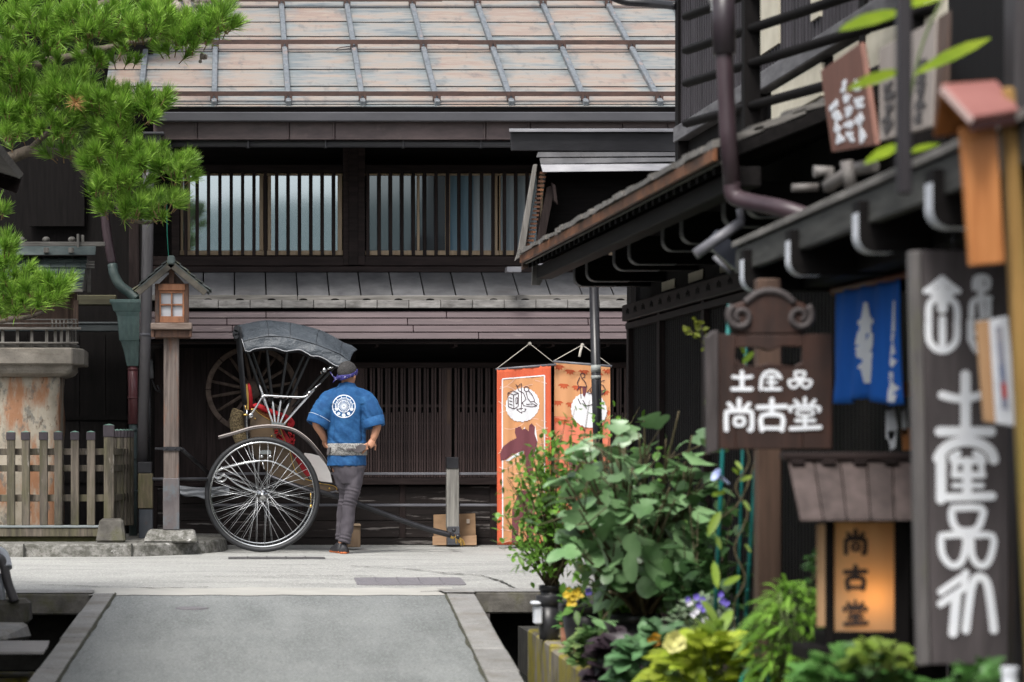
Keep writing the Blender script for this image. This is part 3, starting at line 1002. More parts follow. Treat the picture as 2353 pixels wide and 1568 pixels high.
# ------------------------------------------------------------------ neighbour house behind the pine
nb = thing('neighbour_house', 'black boarded house wall behind the pine tree and the stone pedestal', 'house', (-2.4, 27.5, 0))
mb = MB()
mb.box((-5, 27.4, -.2), (P(352, 0, 27.4).x, 27.6, 5.8))
mb.build('wall', MT['black_z'], nb)
mb = MB()
x = -3.2
while x < P(292, 0, 27.36).x:
    mb.box((x, 27.36, 0), (min(x + .25, P(292, 0, 27.36).x) - .006, 27.4, zy(770, 27.36)))
    x += .25
for yy_ in (960, 1105):
    mb.box((-3.2, 27.345, zy(yy_ + 5, 27.3)), (-.95, 27.36, zy(yy_ - 5, 27.3)))
mb.build('wall_boards', MT['black_z'], nb)
mb = MB()
mb.box((-4, 26.9, zy(702, 26.9)), (P(268, 0, 26.9).x, 27.0, zy(678, 26.9)))
mb.build('mossy_beam', M('mossy_wood', [(0.03, 0.028, 0.018), (0.085, 0.08, 0.045)], (2, 20, 20), 0.8, bump=.4), nb, bevel=.01)
mb = MB()
mb.box((-4, 26.8, zy(762, 26.8)), (P(285, 0, 26.8).x, 26.92, zy(744, 26.8)))
mb.box((-4, 26.79, zy(746, 26.8)), (P(285, 0, 26.8).x, 26.93, zy(740, 26.8)))
mb.build('gutter', M('dark_copper', [(0.03, 0.036, 0.04), (0.055, 0.065, 0.068)], (3, 9, 9), 0.5), nb, bevel=.008)
mb = MB()
mb.pbox(296, 330, 320, 680, 26.7, .16)
mb.build('post', MT['dark_z'], nb, bevel=.006)
mb = MB()
mb.hexa([(-5, 26.5, 5.5), (-.6, 26.5, 5.5), (-.6, 31, 7.4), (-5, 31, 7.4), (-5, 26.5, 5.6), (-.6, 26.5, 5.6), (-.6, 31, 7.5), (-5, 31, 7.5)])
mb.build('roof', MT['gutter'], nb)
mb = MB()
mb.box((P(60, 0, 27).x, 27.3, zy(520, 27.3)), (P(190, 0, 27).x, 27.33, zy(330, 27.3)))
mb.build('shutter', MT['black_z'], nb)

# ---- plum and copper downspout with its hopper
ds = thing('downspout', 'weathered green copper hopper head with plum coloured downspout beside the grey pipe', 'downspout', P(305, 1244, 26.3))
mb = MB()
pts = spline([P(240, 480, 26.45), P(246, 540, 26.45), P(257, 600, 26.45), P(262, 630, 26.42), P(276, 656, 26.4), P(300, 674, 26.38), P(316, 688, 26.35)], 5)
mb.tube(pts[:12], px(10.5, 26.4), 12)
mb.build('upper_pipe', MT['pipe_plum'], ds)
mb = MB()
mb.tube(pts[11:], px(11.5, 26.4), 12)
mb.ring(pts[12], px(11, 26.4), .006, 14, 5, 'z')
mb.build('elbow', M('dark_verdigris', [(0.035, 0.055, 0.055), (0.075, 0.105, 0.10)], (9, 9, 9), .5), ds)
def sq_loft(mb, rows, Y0):
    rings = []
    for (x0, x1, y, dep) in rows:
        a, b = P(x0, y, Y0), P(x1, y, Y0)
        rings.append([(a.x, Y0 - dep / 2, a.z), (b.x, Y0 - dep / 2, a.z), (b.x, Y0 + dep / 2, a.z), (a.x, Y0 + dep / 2, a.z)])
    mb.loft(rings, smooth=False)
mb = MB()
sq_loft(mb, [(292, 318, 842, .1), (285, 320, 808, .15), (278, 322, 785, .19), (275, 324, 783, .2), (270, 324, 728, .23), (266, 325, 718, .25), (262, 326, 716, .26), (257, 328, 700, .3), (253, 330, 697, .31), (253, 330, 690, .31)], 26.3)
mb.build('hopper', MT['verdigris'], ds, bevel=.004)
mb = MB()
mb.tube([P(305, 838, 26.3), P(305.5, 975, 26.3)], px(11.5, 26.3), 12)
for yy_ in (846, 912):
    mb.tube([P(305, yy_, 26.3), P(305, yy_ + 5, 26.3)], px(12.6, 26.3), 12)
mb.build('lower_pipe', MT['copper_red'], ds)
mb = MB()
mb.tube([P(305.5, 975, 26.3), P(306, 1244, 26.3)], px(9.5, 26.3), 12)
for yy_ in (985, 1050, 1125):
    mb.tube([P(306, yy_, 26.3), P(306, yy_ + 7, 26.3)], px(11, 26.3), 12)
mb.build('foot_pipe', M('foot_copper', [(0.03, 0.04, 0.042), (0.07, 0.10, 0.10)], (9, 9, 3), .55), ds)

# ---- grey plastic pipe in its boxed foot
pp = thing('grey_pipe', 'thick grey drain pipe standing in a boxed wooden foot behind the lantern post', 'pipe', P(332, 1242, 25.7))
mb = MB()
mb.tube([P(341, 330, 25.75), P(339, 560, 25.75), P(334.5, 770, 25.75), P(326, 1068, 25.75)], [px(13.5, 25.75), px(13.2, 25.75), px(12.8, 25.75), px(12, 25.75)], 16)
mb.build('pipe', MT['pipe_grey'], pp)
mb = MB()
mb.tube([P(334.6, 766, 25.75), P(334.4, 773, 25.75)], px(14, 25.75), 16)
mb.build('clamp', MT['rail_iron'], pp)
mb = MB()
mb.pbox(316, 1062, 349, 1088, 25.6, .2)
mb.build('cap', MT['iron'], pp, bevel=.006)
mb = MB()
mb.pbox(317, 1088.5, 351, 1169, 25.59, .2)
mb.build('wood_box', M('mossy_board', [(0.06, 0.05, 0.03), (0.15, 0.125, 0.08)], (40, 40, 4), .8, bump=.5, stain=((.07, .075, .025), (9, 9, 4), .55, .1, .7)), pp, bevel=.006)
mb = MB()
mb.pbox(319, 1169.5, 351, 1243, 25.6, .18)
mb.build('foot', M('blue_steel', [(0.03, 0.038, 0.05), (0.07, 0.075, 0.085)], (9, 9, 4), .5, stain=((.10, .05, .04), (9, 9, 5), .62, .06, .7)), pp, bevel=.006)
mt_ = thing('meter', 'small grey utility meter with thin conduit on the dark wall right of the pipe', 'meter', P(345, 1060, 26.6))
mb = MB()
mb.tube([P(345, 832, 26.5), P(346, 870, 26.5)], px(7, 26.5), 12)
mb.ball(P(345, 832, 26.5), px(7, 26.5))
mb.build('body', M('meter_grey', [(0.16, 0.165, 0.175)], rough=.5), mt_)
mb = MB()
mb.tube([P(344, 868, 26.55), P(344, 1060, 26.55)], px(3, 26.5), 8)
mb.tube(spline([P(350, 872, 26.55), P(358, 895, 26.52), P(368, 900, 26.55), P(362, 886, 26.6)], 5), px(2, 26.5), 6)
mb.build('conduit', MT['iron'], mt_)

# ------------------------------------------------------------------ lantern on a timber post
lp = thing('lantern_post', 'timber street lantern with gabled shingle roof and four white panes on a weathered post', 'lantern', P(393, 1247, 24.55))
YL = 24.62
def pb(mb, x0, y0, x1, y1, d, Yc=YL):
    mb.pbox(x0, y0, x1, y1, Yc - d / 2, d)
mb = MB()
a0, a1, b0, b1 = P(328, 1247, 24.45), P(455, 1247, 24.45), P(340, 1219, 24.5), P(446, 1217, 24.5)
mb.hexa([(a0.x, 24.45, .108), (a1.x, 24.45, .108), (a1.x, 24.95, .108), (a0.x, 24.95, .108), (b0.x, 24.5, b0.z), (b1.x, 24.5, b0.z), (b1.x, 24.9, b0.z), (b0.x, 24.9, b0.z)])
mb.build('base_stone', MT['kerbstone'], lp, bevel=.015)
mb = MB()
pb(mb, 376, 774, 411, 1102, .135)
wpost = M('weathered_post', [(0.065, 0.048, 0.040), (0.175, 0.145, 0.13)], (34, 34, 1.6), .8, bump=.5, bdist=.004, stain=((.20, .085, .045), (9, 9, 2.0), .60, .08, .7), fleck=((0.04, 0.03, 0.028), (18, 18, 1.4), .60, .06, .8))
mb.build('post', wpost, lp, bevel=.008)
mb = MB()
pb(mb, 374.5, 1099, 412, 1218, .15)
mb.build('shoe', M('shoe_plate', [(0.065, 0.055, 0.058), (0.14, 0.125, 0.125)], (7, 7, 4), .5, stain=((.10, .17, .20), (5, 5, 5), .58, .09, .6)), lp, bevel=.005)
mb = MB()
pb(mb, 374, 1027, 414, 1036, .16)
mb.bar(P(356, 1031, YL), P(421, 1031, YL), .03, .02)
for xx in (358, 382, 403, 417):
    mb.ball(P(xx, 1031, YL - .085), px(2, YL))
mb.build('iron_band', MT['iron'], lp)
lw = M('lantern_wood', [(0.05, 0.025, 0.017), (0.13, 0.065, 0.04)], (30, 30, 5), .6, bump=.3, stain=((.03, .025, .022), (8, 8, 4), .56, .08, .8))
lwo = M('lantern_orange', [(0.21, 0.085, 0.04), (0.36, 0.165, 0.085)], (25, 25, 6), .55, stain=((.06, .035, .025), (12, 12, 6), .60, .08, .7))
lwg = M('lantern_grey', [(0.09, 0.06, 0.045), (0.21, 0.165, 0.14)], (5, 30, 30), .75, bump=.4)
mb = MB()
pb(mb, 346, 742, 441, 757.5, .40)
mb.build('platform', lwg, lp, bevel=.006)
mb = MB()
pb(mb, 354, 757.8, 437, 776, .30)
pb(mb, 347, 758, 354.5, 775, .06, YL - .14)
pb(mb, 434, 758, 441, 775, .06, YL - .14)
mb.build('platform_bearer', lw, lp, bevel=.005)
for x0 in (356, 424):
    for yc in (YL - .13, YL + .13):
        mb = MB()
        pb(mb, x0, 652, x0 + 10, 741.7, .04, yc)
        mb.build('corner_post', lw, lp, bevel=.004)
for yc in (YL - .125, YL + .125):
    mb = MB()
    pb(mb, 366.3, 668, 423.7, 674, .03, yc)
    pb(mb, 366.3, 727, 423.7, 741.6, .03, yc)
    pb(mb, 366.3, 674.3, 370, 726.7, .03, yc)
    pb(mb, 419, 674.3, 423.7, 726.7, .03, yc)
    pb(mb, 392.6, 674.3, 396.6, 726.7, .03, yc)
    pb(mb, 370.3, 698.5, 418.7, 702.5, .026, yc)
    mb.build('sash', lwo, lp, bevel=.002)
mb = MB()
pb(mb, 364, 652.5, 425.5, 667.6, .06, YL - .13)
mb.build('head_beam', lwo, lp, bevel=.004)
mb = MB()
pb(mb, 369.5, 673.5, 419.5, 728, .22)
mb.build('pane', M('lantern_paper', [(0.42, 0.44, 0.48), (0.52, 0.54, 0.57)], (9, 9, 9), .5), lp)
# little gable roof, ridge along the view
ap, el, er = P(394.5, 601, YL), P(311, 672, YL), P(481, 672, YL)
y0, y1 = YL - .27, YL + .27
for e, nm in ((el, 'left'), (er, 'right')):
    mb = MB()
    d = (e - ap); up = Vector((-d.z, 0, d.x)).normalized()
    if up.z < 0: up = -up
    mb.hexa([ap - up * .012 + Vector((0, y0 - YL, 0)), e - up * .012 + Vector((0, y0 - YL, 0)), e - up * .012 + Vector((0, y1 - YL, 0)), ap - up * .012 + Vector((0, y1 - YL, 0)),
             ap + Vector((0, y0 - YL, 0)), e + Vector((0, y0 - YL, 0)), e + Vector((0, y1 - YL, 0)), ap + Vector((0, y1 - YL, 0))] if e is er else
            [e - up * .012 + Vector((0, y0 - YL, 0)), ap - up * .012 + Vector((0, y0 - YL, 0)), ap - up * .012 + Vector((0, y1 - YL, 0)), e - up * .012 + Vector((0, y1 - YL, 0)),
             e + Vector((0, y0 - YL, 0)), ap + Vector((0, y0 - YL, 0)), ap + Vector((0, y1 - YL, 0)), e + Vector((0, y1 - YL, 0))])
    for k in range(5):                                  # shingle courses
        a = ap + d * (k / 5 + .01); b = ap + d * ((k + 1) / 5 + .012)
        nseg = 5
        for j in range(nseg):
            ya, yb = y0 + (y1 - y0) * j / nseg + .002 - YL, y0 + (y1 - y0) * (j + 1) / nseg - .002 - YL
            q = [a + up * .004, b + up * .014, a + up * .014, b + up * .026]
            ya, yb = Vector((0, ya, 0)), Vector((0, yb, 0))
            mb.hexa([q[0] + ya, q[1] + ya, q[1] + yb, q[0] + yb, q[2] + ya, q[3] + ya, q[3] + yb, q[2] + yb])
    rf = mb.build('roof', M('lantern_shingle', [(0.022, 0.028, 0.028), (0.07, 0.08, 0.077)], (14, 14, 14), .7, bump=.3, ivar=.3, stain=((.14, .13, .06), (9, 9, 9), .62, .06, .7)) if e is el else bpy.data.materials['lantern_shingle'], lp)
    mb = MB()
    mb.bar(ap - up * .035 + Vector((0, y0 + .015 - YL, 0)) + d * .02, e - up * .035 + Vector((0, y0 + .015 - YL, 0)) - d * .02, .026, .05, (0, 0, 1))
    mb.build('bargeboard', M('barge', [(0.022, 0.020, 0.016), (0.085, 0.075, 0.06)], (9, 9, 9), .8, ivar=.3) if e is el else bpy.data.materials['barge'], lp, bevel=.003)
mb = MB()
mb.bar(ap + Vector((0, y0 - .02 - YL, -.004)), ap + Vector((0, y1 + .02 - YL, -.004)), px(17, YL), px(20, YL))
mb.build('ridge_cap', M('ridge_copper', [(0.055, 0.075, 0.072), (0.09, 0.115, 0.11)], (9, 9, 9), .5), lp, bevel=.012)
mb = MB()
pb(mb, 388, 618, 400, 652, .04, YL - .12)
mb.prism([P(366, 652, YL - .1), P(424, 652, YL - .1), P(396, 622, YL - .1)], (0, .2, 0))
mb.build('gable_post', lw, lp)
# stays from the post to the wall
mb = MB()
mb.tube([P(418, 1033, YL), P(482, 1089, 26.85)], .018, 8)
mb.tube([P(350, 1101, YL + .1), P(472, 1101, YL + .1), P(486, 1101, 26.85)], .015, 8)
mb.build('stay', MT['iron'], lp)
mb = MB()
mb.tube([P(383, 470, 24.65), P(384, 540, 24.63), P(388, 602, YL - .05)], .0032, 6)
tag(mb.build('green_cord', M('green_cord', [(0.02, 0.28, 0.20)], rough=.6)), 'thin green cord tied from the pine branch down to the lantern roof', 'cord')

# ------------------------------------------------------------------ picket fence with capped posts
fn = thing('picket_fence', 'weathered wooden picket fence with dark metal post caps by the kerb', 'fence', P(120, 1235, 24.78))
fw_ = M('fence_wood', [(0.055, 0.046, 0.036), (0.18, 0.152, 0.122)], (28, 28, 2.2), .85, bump=.5, bdist=.005, ovar=.15,
        stain=((.075, .072, .036), (7, 7, 2.2), .52, .1, .72), fleck=((.03, .026, .022), (16, 16, 2), .56, .07, .75), fleck2=((.30, .28, .25), (22, 22, 5), .66, .04, .6))
cap_m = M('fence_cap', [(0.03, 0.024, 0.03), (0.055, 0.045, 0.052)], (9, 9, 9), .45)
cap_g = M('fence_cap_top', [(0.12, 0.22, 0.18), (0.17, 0.27, 0.23)], (9, 9, 9), .5)
YF = 24.8
def capped(x0, x1, yt, yc, yb, dep, nm, Yc):
    mb = MB()
    mb.pbox(x0, yc, x1, yb, Yc - dep / 2, dep)
    pk = mb.build(nm, fw_, fn, bevel=.006)
    mb = MB()
    a, b = P(x0 - 1, yc + 1.5, Yc), P(x1 + 1, yt + 3.5, Yc)
    mb.box((a.x, Yc - dep / 2 - .006, a.z), (b.x, Yc + dep / 2 + .006, b.z))
    mb.build('cap', cap_m, pk, bevel=.003)
    mb = MB()
    zt = P(0, yt, Yc).z
    mb.add([(a.x, Yc - dep / 2 - .006, b.z + .001), (b.x, Yc - dep / 2 - .006, b.z + .001), (b.x, Yc + dep / 2 + .006, b.z + .001), (a.x, Yc + dep / 2 + .006, b.z + .001), ((a.x + b.x) / 2, Yc, zt)],
           [(3, 2, 1, 0), (0, 1, 4), (1, 2, 4), (2, 3, 4), (3, 0, 4)])
    mb.build('cap_top', cap_g, pk)
for cx in (-104, -69, -32, 6, 25, 59, 100, 134, 172, 209):
    if cx == 6: continue
    capped(cx - 9.3, cx + 9.3, 990, 1010, 1208, .055, 'picket', YF - .04)
capped(238.5, 262, 974, 1003, 1240, .1, 'post', YF)
for k in range(6):
    Yk = 25.05 + k * .22
    xk = 530 + (-1.03 + .022 * k) * F / Yk
    capped(xk - 7, xk + 7, 986, 1004, 1208, .06, 'picket', Yk)
for y0_, y1_ in ((1031, 1046), (1069, 1084), (1137, 1153)):
    mb = MB()
    mb.pbox(-140, y0_, 239, y1_, YF, .05)
    mb.build('rail', fw_, fn, bevel=.004)
    mb = MB()
    a = P(258, (y0_ + y1_) / 2, YF)
    mb.bar((a.x, YF + .05, a.z), (a.x + .1, 26.3, a.z), .05, .055)
    mb.build('rail', fw_, fn, bevel=.004)
mb = MB()
mb.pbox(-140, 1208, 232, 1213, YF - .11, .2)
mb.build('sill_flashing', M('flashing', [(0.16, 0.185, 0.19), (0.25, 0.275, 0.28)], (4, 9, 9), .5), fn, bevel=.003)
mb = MB()
mb.pbox(-140, 1213.3, 231, 1234, YF - .10, .18)
mb.build('sill', fw_, fn, bevel=.006)
mb = MB()
mb.pbox(-140, 1234.3, 231, 1246, YF - .06, .22)
tag(mb.build('moss_bed', M('moss', [(0.03, 0.032, 0.012), (0.085, 0.08, 0.03)], (20, 20, 20), .95, bump=.9, bdist=.02)), kind='structure')
mb = MB()
a0, a1, b0, b1 = P(219, 1246, 24.45), P(289, 1246, 24.45), P(229, 1193, 24.5), P(282, 1192, 24.5)
mb.hexa([(a0.x, 24.45, .108), (a1.x, 24.45, .108), (a1.x, 24.72, .108), (a0.x, 24.72, .108), (b0.x, 24.49, b0.z), (b1.x, 24.49, b0.z), (b1.x, 24.7, b0.z), (b0.x, 24.7, b0.z)])
tag(mb.build('stone_block', MT['mossy'], bevel=.02), 'squat mossy tapered stone block at the corner of the picket fence', 'stone block')

# ------------------------------------------------------------------ stone pedestal and the small shrine on it
ped = thing('stone_pedestal', 'tall rust stained stone pedestal with heavy slab top behind the picket fence', 'pedestal', P(60, 1245, 25.6))
rs = M('rusty_stone', [(0.24, 0.21, 0.165), (0.46, 0.41, 0.33)], (4, 4, 3), .85, bump=.6, bscale=(16, 16, 16), bdist=.012,
       stain=((.30, .11, .035), (5.5, 5.5, 1.6), .53, .06, .75), fleck=((.12, .12, .11), (9, 9, 6), .60, .04, .75), fleck2=((.10, .06, .035), (16, 16, 9), .62, .04, .7))
mb = MB()
nx, nz_ = 10, 16
rings = []
for j in range(nz_ + 1):
    z = .05 + (zy(866, 25.4) - .05) * j / nz_
    rg = []
    for (u, v) in [(i / nx, 0) for i in range(nx)] + [(1, i / 5) for i in range(5)] + [(1 - i / nx, 1) for i in range(nx)] + [(0, 1 - i / 5) for i in range(5)]:
        X = -2.45 + u * (P(136, 0, 25.4).x + 2.45)
        Yy = 25.4 + v * .8
        jx = mnoise.noise((X * 4, Yy * 4, z * 4)) * .018
        rg.append((X + jx, Yy + mnoise.noise((X * 5, z * 5, 3)) * .018, z))
    rings.append(rg)
mb.loft(rings, smooth=True)
mb.build('shaft', rs, ped)
mb = MB()
rings = []
for (xo, y) in ((140, 866), (152, 862), (160, 858), (166, 850), (166, 840), (168, 838)):
    a = P(xo, y, 25.3)
    e = (xo - 140) * .004
    rings.append([(-2.5, 25.38 - e, a.z), (a.x - .03, 25.38 - e, a.z), (a.x, 25.41 - e, a.z), (a.x, 26.25, a.z), (-2.5, 26.25, a.z)])
mb.loft(rings, smooth=False)
cs_ = M('cut_stone', [(0.20, 0.18, 0.155), (0.33, 0.30, 0.26)], (6, 6, 6), .85, bump=.5, bscale=(50, 50, 50), bdist=.005, fleck=((.09, .085, .075), (60, 60, 60), .62, .06, .6), stain=((.13, .11, .085), (3, 3, 9), .58, .08, .6))
mb.build('cornice', cs_, ped, bevel=.008)
mb = MB()
a, b = P(171, 837.6, 25.2), P(194, 799, 25.2)
rings = [[(-2.55, 25.2, z), (a.x - .02, 25.2, z), (a.x + .07, 25.5, z), (a.x + .07, 26.3, z), (-2.55, 26.3, z)] for z in (a.z, b.z)]
mb.loft(rings, smooth=False)
mb.build('slab', cs_, ped, bevel=.012)

sh = thing('small_shrine', 'miniature wooden shrine with dark shingled roof and balustrade on the stone pedestal', 'shrine', P(60, 798, 25.7))
for xx in (6, 40, 73, 107, 127, 141, 155):
    mb = MB()
    mb.pbox(xx - 3.5, 757, xx + 3.5, 797, 25.42, .03)
    mb.build('baluster', MT['grey_z'], sh)
for xx in (160, 167, 174):
    mb = MB()
    mb.pbox(xx - 2.2, 738, xx + 2.2, 797, 25.44 + (xx - 160) * .01, .03)
    mb.build('baluster', MT['grey_z'], sh)
mb = MB()
mb.pbox(-60, 752, 186, 757.5, 25.38, .08)
mb.pbox(-60, 786, 180, 790, 25.40, .05)
mb.pbox(-60, 790.5, 176, 798.5, 25.5, .5)
mb.pbox(-60, 742, 182, 745, 25.42, .03)
mb.pbox(-60, 733, 178, 736, 25.43, .02)
for xx in range(120, 180, 9):
    mb.pbox(xx - 2, 736, xx + 2, 752, 25.43, .02)
mb.build('rail', MT['grey_x'], sh, bevel=.003)
mb = MB()
mb.pbox(-60, 660, 172, 752, 25.62, .4)
mb.pbox(150, 655, 158, 752, 25.58, .04)
mb.pbox(168, 690, 180, 752, 25.5, .04)
mb.build('body', MT['brown_z'], sh, bevel=.003)
# shingled roof: lower skirt and upper cap with ridge knobs
shm = M('shrine_shingle', [(0.038, 0.052, 0.052), (0.075, 0.092, 0.09)], (12, 12, 12), .6, bump=.2, ivar=.3)
mb = MB()
for k in range(5):
    t0, t1 = k / 5, (k + 1) / 5
    y0_, y1_ = 590 + 74 * t0, 590 + 74 * t1
    Ya, Yb = 25.75 - .42 * t0, 25.75 - .42 * t1
    xr0, xr1 = 203 - 13 * t0, 203 - 13 * t1
    x = -70 + (k % 2) * 17
    while x < xr1:
        xe = min(x + 34, xr1)
        a, b, c_, d_ = P(x + .5, y1_, Yb), P(xe - .5, y1_, Yb), P(xe - .5, y0_, Ya), P(x + .5, y0_, Ya)
        up = Vector((0, -.012, .016))
        mb.hexa([a, b, c_, d_, a + up * 1.3, b + up * 1.3, c_ + up * .4, d_ + up * .4])
        x += 34
mb.build('roof', shm, sh)
mb = MB()
mb.prism([P(198, 590, 25.75), P(190, 664, 25.33), P(190, 670, 25.33), P(196, 668, 26.2), P(204, 600, 26.2)], (-.06, 0, 0))
mb.pbox(-60, 664.5, 189, 671, 25.34, .1)
for xx, yy_ in ((203, 600), (203, 606), (203, 612)):
    mb.pbox(xx - 12, yy_, xx + 14, yy_ + 4, 25.7, .05)
mb.pbox(200, 612, 208, 672, 25.8, .08)
mb.build('eave', MT['grey_x'], sh)
mb = MB()
mb.hexa([P(-60, 586, 25.55), P(219, 586, 25.55), P(219, 586, 26.0), P(-60, 586, 26.0), P(-60, 566, 25.68), P(221, 566, 25.68), P(221, 566, 25.85), P(-60, 566, 25.85)])
mb.build('roof_cap', shm, sh, bevel=.004)
mb = MB()
mb.pbox(-60, 556, 241, 566, 25.7, .12)
mb.build('ridge', MT['grey_x'], sh, bevel=.004)
for xx in (49, 106, 165):
    mb = MB()
    mb.ball(P(xx, 551, 25.76), px(9, 25.76), .04, px(7, 25.7))
    mb.build('ridge_ornament', MT['grey_z'], sh)
for x0_, y0_, x1_, y1_, Yq in ((100, 569, 112, 581, 25.52), (157, 569, 169, 581, 25.52), (176, 538, 182, 582, 25.66), (186, 540, 193, 556, 25.7)):
    mb = MB()
    mb.pbox(x0_, y0_, x1_, y1_, Yq, .05)
    mb.build('ridge_ornament', MT['grey_z'], sh, bevel=.004)

# ------------------------------------------------------------------ old cart wheel leaning on the wall
cwm = M('old_wheel_wood', [(0.055, 0.038, 0.03), (0.125, 0.092, 0.075)], (22, 22, 22), .8, bump=.4, bdist=.006, ivar=.15)
cwc = P(578.5, 896, 26.78)
cw = thing('cart_wheel', 'old wooden cart wheel with sixteen spokes on the dark wall behind the rickshaw', 'wheel', cwc)
mb = MB()
Rw = px(106, 26.78)
ri = px(94, 26.78)
for k in range(8):
    for (r0, r1) in ((ri, Rw),):
        rings = []
        for j in range(7):
            a = 2 * math.pi * (k + j / 6 * .985) / 8
            c, s_ = math.cos(a), math.sin(a)
            rings.append([(cwc.x + r0 * c, 26.76, cwc.z + r0 * s_ * .955), (cwc.x + r1 * c, 26.76, cwc.z + r1 * s_ * .955), (cwc.x + r1 * c, 26.83, cwc.z + r1 * s_ * .955), (cwc.x + r0 * c, 26.83, cwc.z + r0 * s_ * .955)])
        mb.loft(rings, smooth=False)
mb.build('rim', cwm, cw, bevel=.006)
for k in range(16):
    mb = MB()
    a = 2 * math.pi * (k + .45) / 16
    p0 = cwc + Vector((math.cos(a) * .06, .01, math.sin(a) * .06))
    p1 = cwc + Vector((math.cos(a) * ri * 1.01, .01, math.sin(a) * ri * .97))
    mb.tube([p0, (p0 + p1) / 2, p1], [.02, .017, .014], 6)
    mb.build('spoke', cwm, cw)
mb = MB()
mb.lathe(cwc + Vector((0, -.09, 0)), [(.05, 0), (.075, .01), (.09, .06), (.09, .14), (.06, .17)], 18, 'y')
mb.build('hub', cwm, cw)

# ------------------------------------------------------------------ iron railing and its post in front of the lattice
rl = thing('street_railing', 'low grey iron railing on a weathered square post with black cap', 'railing', P(1040, 1252, 26.3))
mb = MB()
mb.pbox(1026.5, 1076, 1055, 1214, 26.32, .12)
mb.build('post', M('pale_post', [(0.13, 0.125, 0.115), (0.30, 0.29, 0.265)], (34, 34, 2), .85, bump=.5, bdist=.004, stain=((.10, .095, .08), (8, 8, 2), .58, .08, .6)), rl, bevel=.006)
mb = MB()
mb.pbox(1026, 1051, 1054, 1077, 26.31, .14)
mb.build('cap', MT['iron'], rl, bevel=.004)
mb = MB()
mb.pbox(1028, 1210, 1056, 1253, 26.315, .13)
mb.build('shoe', M('post_shoe', [(0.045, 0.047, 0.055), (0.085, 0.087, 0.095)], (9, 9, 9), .5), rl, bevel=.004)
for yy_ in (1089, 1161):
    for x0, x1 in ((480, 1026), (1055.5, 1440)):
        mb = MB()
        a, b = P(x0, yy_, 26.37), P(x1, yy_, 26.37)
        mb.box((a.x, 26.355, a.z - .012), (b.x, 26.385, a.z + .012))
        mb.build('rail', MT['rail_iron'], rl, bevel=.004)

# cardboard leaning behind the post, wooden block behind the man
cb = thing('cardboard_box', 'flattened brown cardboard box leaning on the plinth behind the railing post', 'box', P(1044, 1252, 26.6))
cbm = M('cardboard', [(0.20, 0.12, 0.065), (0.29, 0.185, 0.105)], (3, 3, 9), .85, stain=((.15, .085, .045), (3, 3, 3), .58, .1, .6))
mb = MB()
mb.hexa([P(996, 1251, 26.5), P(1094, 1251, 26.5), P(1094, 1251, 26.7), P(996, 1251, 26.7), P(996, 1183, 26.66), P(1092, 1180, 26.66), P(1092, 1180, 26.84), P(996, 1183, 26.84)])
mb.build('carton', cbm, cb, bevel=.004)
for x0, x1 in ((994, 1026), (1057, 1095)):
    mb = MB()
    mb.hexa([P(x0, 1253, 26.46), P(x1, 1253, 26.46), P(x1, 1253, 26.49), P(x0, 1253, 26.49), P(x0, 1233, 26.49), P(x1, 1230, 26.49), P(x1, 1230, 26.52), P(x0, 1233, 26.52)])
    mb.build('flap', M('cardboard_flap', [(0.25, 0.15, 0.085), (0.34, 0.22, 0.13)], (3, 3, 20), .85) if x0 == 994 else bpy.data.materials['cardboard_flap'], cb)
mb = MB()
mb.hexa([P(1072, 1203, 26.59), P(1079, 1203, 26.59), P(1079, 1203, 26.596), P(1072, 1203, 26.596), P(1072, 1193, 26.61), P(1079, 1193, 26.61), P(1079, 1193, 26.616), P(1072, 1193, 26.616)])
mb.build('tape', M('tape', [(0.36, 0.30, 0.24)], rough=.5), cb)
mb = MB()
mb.pbox(798, 1210, 828.5, 1258, 25.6, .25)
MT['stool'] = M('stool_wood', [(0.13, 0.085, 0.05), (0.22, 0.15, 0.095)], (30, 30, 3), .7)
wb = thing('wooden_block', 'small pale wooden stool block on the street behind the man', 'stool', P(813, 1258, 25.7))
mb.build('body', MT['stool'], wb, bevel=.006)
mb = MB()
mb.pbox(796, 1205, 829.5, 1210, 25.58, .29)
mb.build('top', M('stool_top', [(0.20, 0.145, 0.095), (0.30, 0.22, 0.15)], (4, 30, 30), .7), wb, bevel=.004)

# translucent plastic sheeting tied along the wall, peeled paint
mb = MB()
pts_t, pts_b = [], []
for i in range(30):
    t = i / 29
    x = 412 + 115 * t
    sag = 10 * math.sin(t * math.pi)
    pts_t.append(P(x, 1116 + sag * .5, 26.8 - .03 * math.sin(t * 9)))
    pts_b.append(P(x, 1135 + sag + 3 * math.sin(t * 14), 26.78 - .03 * math.sin(t * 7)))
rings = []
for k in range(7):
    rings.append([a.lerp(b, k / 6) + Vector((0, .015 * math.sin(k * 2.1 + i * .4), 0)) for i, (a, b) in enumerate(zip(pts_t, pts_b))])
mb.loft(rings, caps=False, closed=False)
tag(mb.build('plastic_sheet', M('thin_plastic', [(0.22, 0.23, 0.25), (0.55, 0.57, 0.6)], (3, 9, 30), .25), solid=.004), 'crumpled strip of clear plastic sheet tied low on the dark wall', 'plastic sheet')
# ------------------------------------------------------------------ rickshaw
def rc(cx, cy, Y):
    return P(413.6 + .375 * cx, 716.8 + .375 * cy, Y)
YN, YFW = 25.0, 25.86
rk = thing('rickshaw', 'two wheeled passenger rickshaw with grey folding hood, red seat and large spoked wheels', 'rickshaw', (0.28, 25.43, 0))
